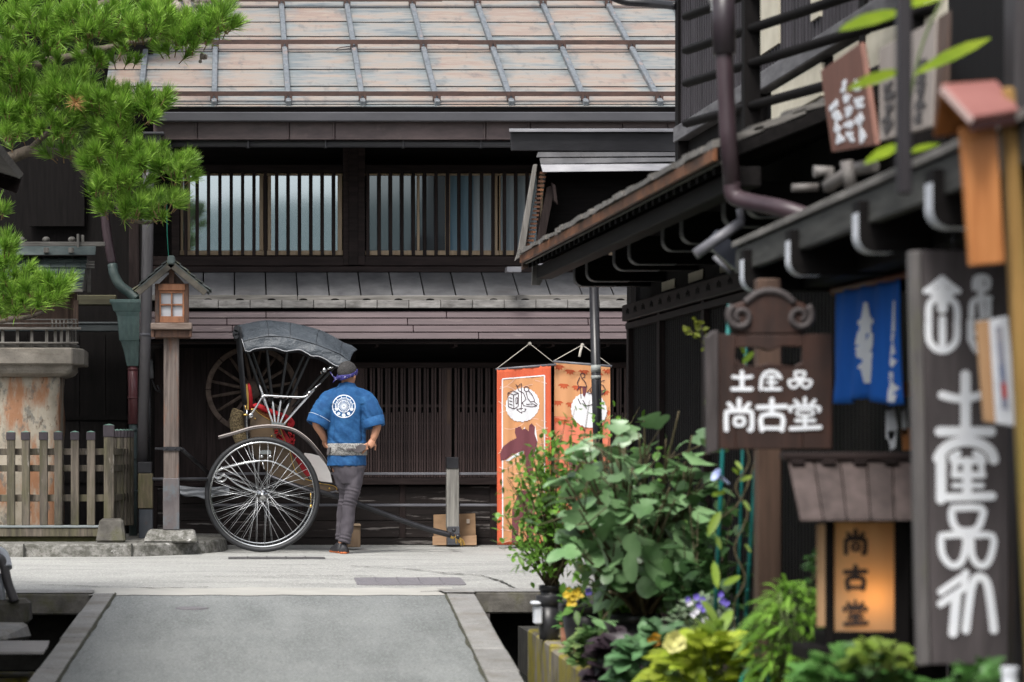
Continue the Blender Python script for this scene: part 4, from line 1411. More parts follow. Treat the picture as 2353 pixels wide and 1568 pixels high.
# wheels: rim > tyre, hub, spokes
WR = 0.508
wcz = WR + 0.004
wcx = rc(505, 1118, YN).x
def wheel(Yc):
    c = Vector((wcx, Yc, wcz))
    mb = MB()
    mb.lathe(c, [(WR - .055, -.011), (WR - .048, -.014), (WR - .041, -.012), (WR - .041, .012), (WR - .048, .014), (WR - .055, .011), (WR - .055, -.011)], 96, 'y', caps=False)
    w = mb.build('wheel', MT['chrome'], rk)
    mb = MB()
    mb.ring(c, WR - .0215, .0215, 96, 10, 'y', 1.0)
    mb.build('tyre', MT['rubber'], w)
    mb = MB()
    mb.lathe(c, [(.0, -.075), (.02, -.07), (.022, -.05), (.05, -.048), (.05, -.04), (.024, -.036), (.022, .036), (.05, .04), (.05, .048), (.022, .05), (.0, .07)], 24, 'y')
    mb.build('hub', MT['chrome'], w)
    n = 40
    for k in range(n):
        mb = MB()
        a = 2 * math.pi * (k + .3) / n
        side = -1 if k % 2 else 1
        off = R(62) * (1 if (k // 2) % 2 else -1)
        h = c + Vector((.045 * math.cos(a + off), side * .044, .045 * math.sin(a + off)))
        r_ = c + Vector(((WR - .058) * math.cos(a), side * .004, (WR - .058) * math.sin(a)))
        mb.cyl(h, r_, .0015, 5)
        mb.build('spoke', MT['steel'], w)
wheel(YN)
wheel(YFW)
mb = MB()
mb.cyl((wcx, YN - .02, wcz), (wcx, YFW + .02, wcz), .016, 12)
mb.build('axle', MT['iron'], rk)
# mudguards
fend = M('mudguard_wood', [(0.30, 0.26, 0.245), (0.44, 0.40, 0.38)], (5, 30, 5), .45)
fend_e = M('mudguard_edge', [(0.07, 0.06, 0.058)], rough=.4)
fp = [(235, 764), (330, 738), (430, 708), (500, 697), (560, 694), (640, 703), (715, 727), (790, 782), (850, 850), (890, 905), (920, 966)]
for Yc, sub in ((YN + .01, 0), (YFW + .0, 0)):
    base = spline([rc(a, b, YN) for a, b in fp], 5)
    mb = MB()
    rings = []
    for i, p in enumerate(base):
        t = (base[min(i + 1, len(base) - 1)] - base[max(i - 1, 0)]).normalized()
        nrm = Vector((-t.z, 0, t.x))
        q = Vector((p.x, Yc, p.z))
        hw = .055
        rings.append([q + Vector((0, -hw, 0)) - nrm * .012, q + Vector((0, -hw, 0)), q + Vector((0, -hw * .4, 0)) + nrm * .006, q + Vector((0, hw * .4, 0)) + nrm * .006, q + Vector((0, hw, 0)), q + Vector((0, hw, 0)) - nrm * .012, q + nrm * -.008])
    mb.loft(rings, smooth=True)
    fd = mb.build('mudguard', fend, rk)
    mb = MB()
    for dz in (-.006, -.020):
        mb.tube([Vector((p.x, Yc - .057, p.z + dz)) for p in base], .0028 if dz > -.01 else .006, 6)
    mb.build('trim', fend_e if True else fend, fd)
# body sides and box
gold = M('lacquer_bronze', [(0.085, 0.057, 0.034), (0.115, 0.079, 0.048)], (4, 4, 4), .28)
side = [(432, 603), (455, 598), (490, 628), (545, 662), (600, 690), (625, 745), (650, 805), (700, 895), (755, 985), (795, 1030), (860, 1050), (930, 1060), (957, 1076), (960, 1092), (868, 1112), (720, 1070), (610, 1022), (560, 1005), (520, 968), (470, 900), (440, 850), (430, 770)]
for Yc in (25.15, 25.68):
    mb = MB()
    mb.prism([Vector((rc(a, b, 25.15).x, Yc, rc(a, b, 25.15).z)) for a, b in side], (0, .03, 0))
    mb.build('side_panel', gold, rk, bevel=.004)
def rcy(a, b, Y, Yref=25.15):
    q = rc(a, b, Yref)
    return Vector((q.x, Y, q.z))
mb = MB()
mb.prism([rcy(a, b, 25.18) for a, b in ((440, 640), (560, 690), (600, 730), (640, 810), (690, 905), (740, 990), (790, 1040), (940, 1070), (868, 1100), (720, 1058), (560, 990), (520, 950), (450, 850))], (0, .5, 0))
mb.build('seat_box', MT['brown_x'], rk)
mb = MB()
ed_ = [(432, 601), (455, 596), (490, 626), (545, 660), (600, 688), (625, 745), (650, 805), (672, 850), (690, 930), (715, 985), (760, 1020), (800, 1035), (860, 1052), (930, 1062), (958, 1078), (960, 1092)]
mb.tube(spline([rcy(a, b, 25.148) for a, b in ed_], 3), .0045, 6)
for a, b in ((460, 655), (562, 763), (915, 1082)):
    mb.ball(rcy(a, b, 25.146), .009)
mb.build('gold_trim', MT['brass'], rk)
# red seat
red = M('red_velvet', [(0.30, 0.006, 0.012), (0.46, 0.014, 0.02)], (20, 20, 20), .75)
red_d = M('red_carpet', [(0.16, 0.006, 0.010), (0.27, 0.010, 0.015)], (90, 3, 90), .85, bump=.4)
broc = M('seat_brocade', [(0.20, 0.02, 0.012), (0.42, 0.19, 0.06)], (90, 90, 90), .7, lo=.42, hi=.58, detail=2)
mb = MB()
rings = []
for t in range(13):
    y = 25.22 + .42 * t / 12
    k = math.sin(math.pi * min(max((t / 12), .04), .96)) ** .35
    rings.append([rcy(418, 600 - 8 * k, y), rcy(414, 520, y), rcy(412, 470 - 30 * k, y), rcy(422, 456 - 28 * k, y), rcy(436, 470 - 20 * k, y), rcy(446, 530, y), rcy(446, 590, y), rcy(435, 603, y)])
mb.loft(rings)
sb = mb.build('seat_back', red, rk)
mb = MB()
mb.prism([rcy(a, b, 25.205) for a, b in ((404, 445), (412, 440), (420, 500), (422, 600), (410, 600), (408, 520))], (0, .015, 0))
mb.build('gilt_edge', MT['brass'], sb)
for a, b in ((450, 560), (500, 600)):
    pass
mb = MB()
for Yc in (25.17, 25.68):
    mb.tube(spline([rcy(a, b, Yc) for a, b in ((452, 585), (475, 577), (540, 605), (610, 632), (655, 650), (682, 672), (684, 690), (660, 700))], 5), [.012] + [.026] * 34 + [.01], 10)
mb.build('arm_roll', red, rk)
mb = MB()
mb.prism([rcy(a, b, 25.20) for a, b in ((455, 602), (480, 592), (560, 622), (660, 665), (668, 690), (600, 692), (545, 660), (490, 628))], (0, .46, 0))
mb.build('cushion', broc, rk, bevel=.006)
mb = MB()
mb.prism([rcy(a, b, 25.165) for a, b in ((585, 722), (632, 718), (660, 760), (690, 800), (725, 865), (765, 935), (806, 1003), (772, 1016), (738, 960), (700, 898), (650, 806), (622, 752))], (0, .53, 0))
cpt = mb.build('carpet', red_d, rk, bevel=.005)
mb = MB()
for a, b in ((592, 735), (605, 760), (618, 775), (675, 752), (688, 770), (690, 795)):
    for k in range(4):
        q = rcy(a + random.uniform(-8, 8), b + random.uniform(-8, 8), 25.13)
        mb.obox(q, (random.uniform(-1, 1), 0, random.uniform(-1, 1)), (0.2, 1, 0), (0, 0, 1), .03, .012, .02)
mb.build('tassel', red, cpt)
# white foot guard and floor
wht = M('white_panel', [(0.66, 0.65, 0.63), (0.74, 0.73, 0.71)], (5, 5, 5), .4)
mb = MB()
mb.prism([rcy(a, b, 25.62) for a, b in ((768, 866), (815, 872), (862, 884), (915, 950), (930, 985), (946, 1053), (868, 1044), (800, 1008), (775, 960))], (0, .025, 0))
mb.build('foot_guard', wht, rk, bevel=.003)
mb = MB()
mb.prism([rcy(a, b, 25.15) for a, b in ((870, 1114), (962, 1094), (968, 1100), (874, 1124))], (0, .56, 0))
mb.tube([rcy(545, 1002, 25.13), rcy(690, 1060, 25.13), rcy(832, 1112, 25.13)], .016, 8, flat=.5)
mb.build('step', MT['rail_iron'], rk)
mb = MB()
mb.tube([rcy(862, 1048, 25.14), rcy(905, 1052, 25.14), rcy(962, 1058, 25.14)], .006, 6)
mb.build('edge_bead', MT['iron'], rk)
# springs and ironwork
def ch(pts, r, name, Ys=(25.08, 25.78), m='chrome', n=8, parent=None):
    for Yc in Ys:
        mb = MB()
        mb.tube(spline([rcy(a, b, Yc, 25.08) for a, b in pts], 4), r, n)
        mb.build(name, MT[m], parent or rk)
ch([(222, 985), (245, 968), (300, 950), (400, 926), (500, 913), (560, 917), (620, 940), (700, 985), (765, 1030)], .0105, 'leaf_spring')
ch([(205, 1012), (240, 1022), (268, 998), (292, 1012), (340, 1052), (400, 1085), (470, 1108), (505, 1118)], .0085, 'spring_link')
ch([(235, 972), (222, 1000), (228, 1035), (262, 1042), (284, 1022), (270, 1004), (248, 1010)], .005, 'spring_shackle')
ch([(410, 600), (412, 760), (425, 850), (455, 905), (490, 916)], .008, 'back_stay')
mb = MB()
mb.obox(rcy(523, 862, 25.07), (1, 0, 0), (0, 1, 0), (0, 0, 1), .1, .06, .03)
mb.ball(rcy(500, 885, 25.06), .022, .03, .018)
mb.ball(rcy(552, 885, 25.06), .022, .03, .018)
mb.obox(rcy(525, 850, 25.07), (1, 0, 0), (0, 1, 0), (0, 0, 1), .075, .06, .007)
mb.cyl(rcy(505, 915, 25.08), rcy(515, 965, 25.08), .007, 8)
mb.build('spring_clamp', MT['chrome'], rk)
mb = MB()
mb.tube([rcy(800, 1105, 25.13), rcy(802, 1170, 25.13)], .005, 6)
mb.lathe(rcy(802, 1192, 25.13), [(.016, -.012), (.012, .0), (.010, .012), (.003, .02)], 14, 'z')
mb.build('bell', MT['brass'], rk)
mb = MB()
mb.tube(spline([rcy(a, b, 25.10) for a, b in ((395, 570), (404, 640), (408, 720), (420, 772))], 3), .014, 8)
mb.build('back_post', MT['iron'], rk)
mb = MB()
mb.ball(rcy(400, 632, 25.07), .02, .012, .01)
mb.cyl(rcy(386, 632, 25.07), rcy(416, 632, 25.07), .007, 8)
mb.cyl(rcy(400, 575, 25.07), rcy(402, 600, 25.07), .006, 8)
mb.build('brass_knob', MT['brass'], rk)
# woven straw roll hung behind the seat
stw = M('woven_straw', [(0.06, 0.042, 0.02), (0.22, 0.17, 0.09)], (70, 70, 110), .85, bump=.9, bdist=.01, lo=.4, hi=.6, detail=2)
mb = MB()
mb.tube(spline([rcy(a, b, 25.33) for a, b in ((366, 600), (350, 650), (352, 710), (372, 770), (395, 830))], 5), [.05] + [.066] * 18 + [.058, .05], 14)
mb.build('straw_roll', stw, rk)
# hood bows: black lacquer bars with steel ferrules fanning up from the bracket
tops = [(415, 246), (533, 226), (660, 236), (795, 268), (965, 318)]
bases = [(570, 684), (583, 686), (598, 686), (612, 686), (634, 690)]
cut = [.5, .26, .28, .26, 0.54]
lac = M('black_lacquer', [(0.008, 0.008, 0.009)], rough=.16)
for i in range(5):
    for Yc in (25.115, 25.775):
        a, b = rcy(*bases[i], Yc, 25.115), rcy(*tops[i], Yc, 25.115)
        mb = MB()
        mb.bar(a.lerp(b, .08), b, .020, .026, (0, 1, 0))
        if i in (0, 3, 4):
            s_ = Vector((.045 if i == 0 else -.05, .05, .0))
            mb.bar(a.lerp(b, .3) + s_, b + s_, .018, .022, (0, 1, 0))
        bw = mb.build('hood_bow', lac, rk, bevel=.003)
        mb = MB()
        q = a.lerp(b, cut[i] if Yc < 25.5 else cut[i] * .8)
        mb.bar(a + Vector((0, -.012, 0)), q + Vector((0, -.012, 0)), .014, .018, (0, 1, 0))
        tip = (b - a).normalized()
        mb.add([q + Vector((-.009, -.016, 0)), q + Vector((.009, -.016, 0)), q + tip * .03 + Vector((0, -.015, 0)), q + tip * .03 + Vector((0, -.006, 0))], [(0, 1, 2), (1, 3, 2), (0, 2, 3), (0, 3, 1)])
        for k in range(4):
            mb.ball(a.lerp(q, (k + .5) / 4) + Vector((0, -.021, 0)), .0055, n=6, m=4)
        mb.build('ferrule', M('dull_steel', [(0.42, 0.43, 0.45), (0.62, 0.63, 0.65)], (20, 20, 20), .35, metal=.7) if 'dull_steel' not in bpy.data.materials else bpy.data.materials['dull_steel'], bw)
for Yc in (25.09, 25.79):
    mb = MB()
    mb.prism([rcy(a, b, Yc, 25.09) for a, b in ((562, 676), (640, 682), (646, 694), (560, 692))], (0, .02, 0))
    mb.tube(spline([rcy(a, b, Yc, 25.09) for a, b in ((434, 632), (470, 580), (500, 530), (515, 515), (545, 514), (640, 520), (740, 523), (768, 520), (785, 508))], 3), .0095, 8)
    mb.tube([rcy(785, 506, Yc, 25.09), rcy(800, 488, Yc, 25.09)], .017, 8)
    mb.tube([rcy(800, 488, Yc, 25.09), rcy(862, 438, Yc, 25.09)], .012, 6, flat=.5)
    mb.ball(rcy(434, 636, Yc, 25.09), .024, .015, .024)
    mb.ball(rcy(505, 524, Yc, 25.09), .016)
    mb.ball(rcy(660, 523, Yc, 25.09), .014)
    mb.tube([rcy(938, 335, Yc, 25.09), rcy(905, 352, Yc, 25.09)], .012, 8)
    mb.ball(rcy(885, 358, Yc, 25.09), .018, .01, .022)
    mb.build('arm_rail', MT['chrome'], rk)
# hood
T_ = spline([Vector((a, b, 0)) for a, b in ((355, 84), (440, 67), (525, 54), (610, 61), (688, 71), (775, 90), (862, 115), (935, 150), (1000, 189), (1050, 207), (1086, 234))], 5)
S_ = spline([Vector((a, b, 0)) for a, b in ((387, 181), (460, 163), (540, 150), (612, 152), (685, 161), (765, 180), (840, 203), (915, 232), (985, 262), (1014, 284), (1041, 306))], 5)
L_ = spline([Vector((a, b, 0)) for a, b in ((400, 238), (425, 243), (450, 230), (500, 222), (565, 219), (610, 231), (645, 242), (690, 236), (735, 233), (775, 252), (808, 271), (850, 273), (890, 290), (930, 316), (972, 334), (1040, 309))], 5)
def samp(L, t):
    f_ = t * (len(L) - 1); i = min(int(f_), len(L) - 2)
    return L[i].lerp(L[i + 1], f_ - i)
hood_m = M('hood_canvas', [(0.040, 0.048, 0.058), (0.070, 0.082, 0.095)], (3, 3, 3), .40, bump=.8, bscale=(9, 6, 12), bdist=.04)
NU = 44
rings, lowN, seamN = [], [], []
for i in range(NU + 1):
    t = i / NU
    a, s_, l_ = samp(T_, t), samp(S_, t), samp(L_, t)
    Sn, Ln = rc(s_.x, s_.y, 25.09), rc(l_.x, l_.y, 25.06)
    Tm = rc(a.x, a.y, 25.36)
    Tm2 = Vector((Tm.x, 25.52, Tm.z))
    bil = .012 * math.sin(t * math.pi * 5) ** 2
    rg = []
    lowN.append(Ln)
    seamN.append(Sn + Vector((0, -.004, 0)))
    for k in range(4):
        q = Ln.lerp(Sn, k / 4)
        q.y -= .012 * math.sin(k / 4 * math.pi) * math.sin(t * 22)
        rg.append(q)
    for k in range(9):
        w = k / 8
        q = Sn.lerp(Tm, w)
        q.z += (Tm.z - Sn.z) * (math.sin(w * math.pi / 2) - w) * .7 - bil * math.sin(w * math.pi) + .006 * mnoise.noise((q.x * 9, q.y * 9, 2)) * math.sin(w * math.pi)
        q.x += (Tm.x - Sn.x) * (1 - math.cos(w * math.pi / 2) - w) * .5
        rg.append(q)
    half = [Vector(q) for q in rg]
    for q in half[::-1]:
        rg.append(Vector((q.x, 25.88 - q.y + 25.0, q.z)))
    rings.append(rg)
mb = MB()
mb.loft(rings, caps=False, closed=False)
hood = mb.build('hood', hood_m, rk, solid=.006)
mb = MB()
mb.tube([p + Vector((0, -.004, 0)) for p in lowN], .0048, 6)
mb.tube([lowN[0], seamN[0] + Vector((-.006, 0, 0)), rc(355, 86, 25.33)], .0045, 6)
mb.build('piping', M('grey_piping', [(0.34, 0.35, 0.37)], rough=.5), hood)
mb = MB()
mb.tube([p + Vector((0, -.001, 0)) for p in seamN], .0035, 5)
for f_ in (.205, .405, .605, .80):
    i = int(f_ * NU)
    mb.tube([q + Vector((0, -.003, .003)) for q in rings[i][4:13]], .003, 5)
mb.build('seam', M('hood_seam', [(0.022, 0.026, 0.032)], rough=.5), hood)
mb = MB()                                              # back curtain and its rolled top
rg2 = []
for i in range(12):
    t = i / 11
    cxx = 352 + 42 * t ** 1.4
    cyy = 92 + 470 * t
    w = .33 * (1 - .12 * t)
    row = []
    for k in range(13):
        u = k / 12
        y = 25.44 - w + 2 * w * u
        q = rcy(cxx - 6 * math.sin(u * math.pi) * 1.5 + (26 * (1 - u * 6) if u < 1 / 6 else 0) * (1 - .35 * t), cyy, y, 25.12)
        q.z = rc(0, cyy, 25.12).z
        row.append(q)
    rg2.append(row)
mb.loft(rg2, caps=False, closed=False)
mb.build('back_curtain', M('black_canvas', [(0.012, 0.013, 0.016), (0.026, 0.028, 0.032)], (4, 9, 9), .45), hood, solid=.006)
mb = MB()
for (a, b, r_) in ((348, 104, .030), (340, 128, .026), (344, 150, .022)):
    mb.tube([rcy(a, b, 25.16, 25.15), rcy(a, b, 25.72, 25.15)], r_, 12)
mb.build('hood_roll', bpy.data.materials['black_canvas'], hood)
# shafts resting on the street
for Yc in (25.16, 25.70):
    mb = MB()
    pts = spline([rcy(560, 1012, Yc, 25.16), rcy(640, 1042, Yc, 25.16), rcy(760, 1080, Yc, 25.16), P(747, 1133, 25.16), P(823, 1159, 25.16), P(919, 1195, 25.16), P(985, 1217, 25.16), P(1036, 1231, 25.16)], 4)
    pts = [Vector((p.x, Yc, p.z)) for p in pts]
    mb.tube(pts, .024, 10)
    sf = mb.build('shaft', MT['iron'], rk)
    mb = MB()
    p0 = pts[-1]
    mb.tube([p0, p0 + Vector((.03, 0, -.012))], .026, 10)
    mb.tube(spline([p0 + Vector((.02, 0, -.008)), p0 + Vector((.07, 0, -.022)), p0 + Vector((.105, 0, -.045)), p0 + Vector((.118, 0, -.085))], 4), .010, 8)
    mb.tube([p0 + Vector((.085, -.015, -.03)), p0 + Vector((.09, -.015, -.09))], .007, 8)
    mb.build('brass_end', MT['brass'], sf)
mb = MB()
q = P(1040, 1229, 25.16)
mb.tube([(q.x, 25.13, q.z), (q.x, 25.73, q.z)], .016, 10)
mb.ball((q.x + .01, 25.14, q.z + .04), .02)
mb.tube([(q.x + .03, 25.13, q.z - .01), (q.x + .06, 25.13, q.z - .02)], .024, 8)
mb.build('cross_bar', MT['iron'], rk)
# ------------------------------------------------------------------ the rickshaw man, seen from behind, hands on hips
YM = 24.80
def remesh(mb, vox, smooth=6, disp=None):
    o = mb.build('tmp', MT['iron'], None, loc=(0, 0, 0))
    m = o.modifiers.new('r', 'REMESH'); m.mode = 'VOXEL'; m.voxel_size = vox
    if smooth:
        s = o.modifiers.new('s', 'SMOOTH'); s.iterations = smooth; s.factor = .5
    dg = bpy.context.evaluated_depsgraph_get(); dg.update()
    me = bpy.data.meshes.new_from_object(o.evaluated_get(dg))
    me.update()
    out = MB()
    nrm = [v.normal.copy() for v in me.vertices]
    vs_ = [v.co.copy() for v in me.vertices]
    if disp:
        vs_ = [p + n_ * disp(p) for p, n_ in zip(vs_, nrm)]
    out.add(vs_, [tuple(p.vertices) for p in me.polygons], True)
    bpy.data.objects.remove(o); bpy.data.meshes.remove(me)
    return out
def ell_ring(c, rx, ry, n=20, tilt=None):
    pts = []
    for k in range(n):
        a = 2 * math.pi * k / n
        v = Vector((math.cos(a) * rx, math.sin(a) * ry, 0))
        if tilt is not None:
            v = tilt @ v
        pts.append(Vector(c) + v)
    return pts
S25 = YM / F
man = thing('person', 'man in blue jacket and grey trousers seen from behind, hands on his hips', 'person', P(792, 1268, YM))
def limb(mb, pts, rads, depth=1.0, n=14):
    mb.tube([Vector(p) for p in pts], rads, n, True, True)
skin_m = M('skin', [(0.36, 0.17, 0.10), (0.44, 0.225, 0.14)], (12, 12, 12), .5)
# --- skin: one continuous body
mb = MB()
hc = P(798, 861, YM)
rot = Matrix.Rotation(R(-32), 4, 'Z')
def hp(x, y, z):
    return hc + rot @ Vector((x, y, z))
def hball(x, y, z, rx, ry, rz):
    m2 = MB(); m2.ball((0, 0, 0), rx, ry, rz, 18, 12)
    mb.add([hc + rot @ (p + Vector((x, y, z))) for p in m2.v], m2.f, True)
hball(0, 0, .028, .074, .094, .082)
hball(0, .018, -.03, .060, .072, .075)
hball(0, .05, -.072, .040, .038, .034)
hball(0, .092, -.022, .012, .022, .022)                # nose
hball(0, .088, -.05, .022, .012, .012)
for s_ in (-1, 1):
    hball(s_ * .078, -.012, -.014, .010, .020, .032)   # ears
    hball(s_ * .03, .085, .006, .016, .010, .008)
mb.tube([P(799, 872, YM), P(798, 890, YM), P(797, 905, YM)], [.052, .054, .07], 16)
mb.loft([ell_ring(P(797, y, YM), px(hw, YM), hd) for y, hw, hd in ((895, 20, .06), (905, 40, .08), (930, 42, .095), (970, 38, .095), (1020, 36, .09), (1060, 36, .095), (1085, 33, .09))])
def arm(pts, rads):
    mb.tube(spline([Vector(p) for p in pts], 4), [interp(list(zip([i / (len(rads) - 1) for i in range(len(rads))], rads)), k / ((len(pts) - 1) * 4)) for k in range((len(pts) - 1) * 4 + 1)], 14)
sl, el_, wl_ = P(757, 912, YM), P(727, 972, YM - .05), P(747, 1012, YM + .02)
arm([sl, P(742, 942, YM - .03), el_, P(738, 993, YM - .02), wl_], [.050, .045, .038, .035, .026])
sr, er_, wr_ = P(838, 912, YM), P(866, 974, YM - .05), P(857, 1011, YM - .06)
arm([sr, P(853, 942, YM - .03), er_, P(863, 993, YM - .055), wr_], [.050, .045, .038, .035, .026])
def finger(pts, r0, r1):
    k = len(pts)
    mb.tube([Vector(p) for p in pts], [r0 + (r1 - r0) * i / (k - 1) for i in range(k)], 8)
    mb.ball(pts[-1], r1, n=8, m=6)
# left hand: palm on the hip, fingers forward round the waist, thumb back
hl = P(749, 1020, YM + .045)
mb.tube([wl_, hl, P(752, 1026, YM + .085)], [.027, .034, .030], 12, flat=.75)
for i, dy in enumerate((-5, -1.5, 2, 5.5)):
    b = P(752 + i * .3, 1026 + dy, YM + .085)
    finger([b, b + Vector((.012, .035, -.005)), b + Vector((.03, .06, -.012)), b + Vector((.055, .072, -.018))], .0095, .0075)
finger([P(746, 1018, YM + .03), P(750, 1025, YM - .005), P(755, 1029, YM - .03)], .0115, .009)
# right hand: back of the hand up, fingers lying over the back of the hip, thumb outside
hr = P(853, 1020, YM - .075)
mb.tube([wr_, hr, P(847, 1026, YM - .09)], [.027, .035, .031], 12, flat=.6, up=(0, 1, 0))
for i, (dx, dy, ln) in enumerate(((-2, -6, .9), (-3, -2, 1.05), (-2, 2.4, 1.0), (1, 6.5, .85))):
    b = P(846 + dx * .5, 1025 + dy, YM - .10)
    finger([b, b + Vector((-.026 * ln, -.006, -.012 + .002 * i)), b + Vector((-.046 * ln, .002, -.022 - .002 * i)), b + Vector((-.062 * ln, .016, -.028 - .004 * i))], .0098, .0075)
finger([P(858, 1015, YM - .07), P(863, 1025, YM - .06), P(862, 1034, YM - .045)], .0115, .009)
for x, yo in ((806, 0), (790, .14)):
    mb.tube([P(x + 4, 1080, YM + yo * .3), P(x, 1160, YM + yo * .6), P(x - 8, 1250, YM + yo)], [.05, .026, .02], 12)
body = remesh(mb, .0055, 4).build('body', skin_m, man)
mb = MB()
for s_ in (-1, 1):
    q = hp(s_ * .03, .09, .0)
    mb.ball(q, .011, n=10, m=6)
mb.build('eyes', M('eye', [(0.02, 0.015, 0.012)], rough=.2), man)
# --- hair: cropped, grey at the crown
mb = MB()
vs_, fs = [], []
nu, nv = 28, 14
for j in range(nv + 1):
    for k in range(nu):
        a = 2 * math.pi * k / nu
        front = math.sin(a)                           # +1 at the forehead
        low = -.55 if front < -.2 else (-.55 + (front + .2) * .95)
        t = math.pi / 2 - (math.pi / 2 - math.asin(max(-.8, min(.9, low)))) * j / nv
        rr = 1 + .02 * mnoise.noise((a * 5, t * 7, 0))
        vs_.append(hc + rot @ Vector((math.cos(t) * math.cos(a) * .0815 * rr, math.cos(t) * math.sin(a) * .102 * rr - .002, .026 + math.sin(t) * .092 * rr)))
for j in range(nv):
    for k in range(nu):
        a, b = j * nu + k, j * nu + (k + 1) % nu
        fs.append((a, a + nu, b + nu, b))
mb.add(vs_, fs, True)
mb.build('hair', M('cropped_hair', [(0.012, 0.011, 0.011), (0.065, 0.062, 0.062)], (120, 120, 120), .85, bump=.8, bdist=.006), man)
# --- headband
navy = M('headband_cloth', [(0.016, 0.014, 0.10), (0.028, 0.024, 0.16)], (30, 30, 30), .7, bump=.5, bdist=.006, fleck=((0.62, 0.62, 0.72), (55, 55, 55), .62, .02, .9))
mb = MB()
rings = []
n = 40
for k in range(n + 1):
    a = 2 * math.pi * k / n
    z = .002 + .032 * math.sin(a) + .006 * math.cos(a)
    tw = a * 3
    c = Vector((math.cos(a) * .0835, math.sin(a) * .103 - .002, z))
    out = Vector((math.cos(a), math.sin(a), 0))
    rings.append([hc + rot @ (c + out * (.006 * math.cos(b)) + Vector((0, 0, 1)) * ((.020 + .004 * math.sin(tw)) * math.sin(b))) for b in [2 * math.pi * q / 10 for q in range(10)]])
mb.loft(rings, caps=False)
kn = hc + rot @ Vector((-.012, -.108, -.028))
for (dx, dz, r1, r2) in ((0, 0, .024, .016), (.02, .012, .02, .012), (-.03, -.008, .024, .013)):
    m2 = MB(); m2.ball((0, 0, 0), r1, .014, r2, 12, 8)
    mb.add([p + kn + Vector((dx, 0, dz)) for p in m2.v], m2.f, True)
mb.tube(spline([kn + Vector((-.03, 0, -.005)), kn + Vector((-.055, .01, .008)), kn + Vector((-.075, .012, .035)), kn + Vector((-.085, .01, .05))], 4), [.014] * 4 + [.012] * 6 + [.005] * 3, 8, flat=.4)
mb.tube(spline([kn + Vector((-.03, 0, -.01)), kn + Vector((-.05, .0, -.03)), kn + Vector((-.062, .0, -.045))], 4), [.013] * 6 + [.006] * 3, 8, flat=.4)
mb.build('headband', navy, man)
# --- jacket
mb = MB()
tors = [(884, 797, 17, .062), (890, 797, 24, .075), (896, 797, 38, .088), (903, 796, 49, .10), (915, 796, 53, .112), (935, 796, 51, .122), (960, 796, 48, .126), (990, 796, 45.5, .122), (1020, 797.5, 44, .118), (1034, 798, 43, .116), (1048, 797.5, 44.5, .12), (1060, 797, 45, .126), (1071, 797, 45.5, .13)]
mb.loft([ell_ring(P(cx, y, YM), px(hw, YM), hd, 28) for y, cx, hw, hd in tors])
def sleeve(pts):
    rings = []
    for i, (x, y, r, dY) in enumerate(pts):
        c = P(x, y, YM + dY)
        c2 = P(pts[min(i + 1, len(pts) - 1)][0], pts[min(i + 1, len(pts) - 1)][1], YM + pts[min(i + 1, len(pts) - 1)][3])
        c0 = P(pts[max(i - 1, 0)][0], pts[max(i - 1, 0)][1], YM + pts[max(i - 1, 0)][3])
        t = (c2 - c0).normalized()
        s_ = t.cross(Vector((0, 1, 0))).normalized()
        u = s_.cross(t).normalized()
        rings.append([c + s_ * math.cos(a) * px(r, YM) + u * math.sin(a) * px(r, YM) * .86 for a in [2 * math.pi * q / 20 for q in range(20)]])
    return rings
SLL = sleeve([(770, 906, 17, 0), (759, 917, 23, -.01), (748, 935, 26, -.02), (737, 955, 26, -.035), (728, 976, 24, -.05)])
SLR = sleeve([(823, 906, 17, 0), (835, 917, 23, -.01), (846, 935, 26, -.02), (855, 955, 26, -.035), (861, 980, 23, -.05)])
mb.loft(SLL); mb.loft(SLR)
def wrink(p):
    w = .009 * mnoise.noise((p.x * 20 + p.z * 6, p.y * 12, p.z * 9)) + .005 * mnoise.noise((p.x * 40 + p.z * 30, p.y * 20, p.z * 14))
    z = (p.z - P(0, 1020, YM).z)
    if 0 < z < .12:
        w += .007 * math.sin(p.x * 60 + p.z * 40) * (1 - z / .12)
    w -= .005 * math.exp(-((p.x - P(796, 0, YM).x) / .004) ** 2) * (1 if p.y < YM and p.z > P(0, 1020, YM).z else 0)
    # folds running from the armpits to the waist
    for cx in (764, 832):
        d = (p.x - P(cx, 0, YM).x)
        w += -.014 * math.exp(-(d / .014) ** 2) * (1 if P(0, 1015, YM).z < p.z < P(0, 930, YM).z else 0) * (1 if p.y < YM else 0)
    return w
indigo = M('indigo_cotton', [(0.005, 0.046, 0.14), (0.011, 0.080, 0.22)], (16, 16, 5), .85, bump=.35, bscale=(160, 160, 160), bdist=.003,
           stain=((0.03, 0.13, 0.30), (10, 10, 16), .56, .08, .55))
jm = remesh(mb, .008, 4, wrink)
jacket = jm.build('jacket', indigo, man)
for rg, s0 in ((SLL, .62), (SLR, .66)):                # turned-back cuffs with pale piping
    mb = MB()
    a_, b_ = rg[-2], rg[-1]
    ctr = sum(b_, Vector()) / len(b_)
    def blow(r_, k): 
        c = sum(r_, Vector()) / len(r_)
        return [c + (p - c) * k for p in r_]
    mid = [p.lerp(q, .25) for p, q in zip(a_, b_)]
    end = [q + (q - p) * .06 for p, q in zip(a_, b_)]
    mb.loft([blow(mid, 1.02), blow(mid, 1.06), blow(b_, 1.07), blow(end, 1.05), blow(end, .9), blow(b_, .86)], caps=False)
    mb.build('cuff', indigo, jacket)
mb = MB()
rg = SLL
mid = [p.lerp(q, .25) for p, q in zip(rg[-2], rg[-1])]
c = sum(mid, Vector()) / len(mid)
rr = [c + (p - c) * 1.07 for p in mid]
mb.tube(rr + [rr[0]], .0022, 5)
mb.build('piping', M('pale_piping', [(0.5, 0.58, 0.68)], rough=.7), jacket)
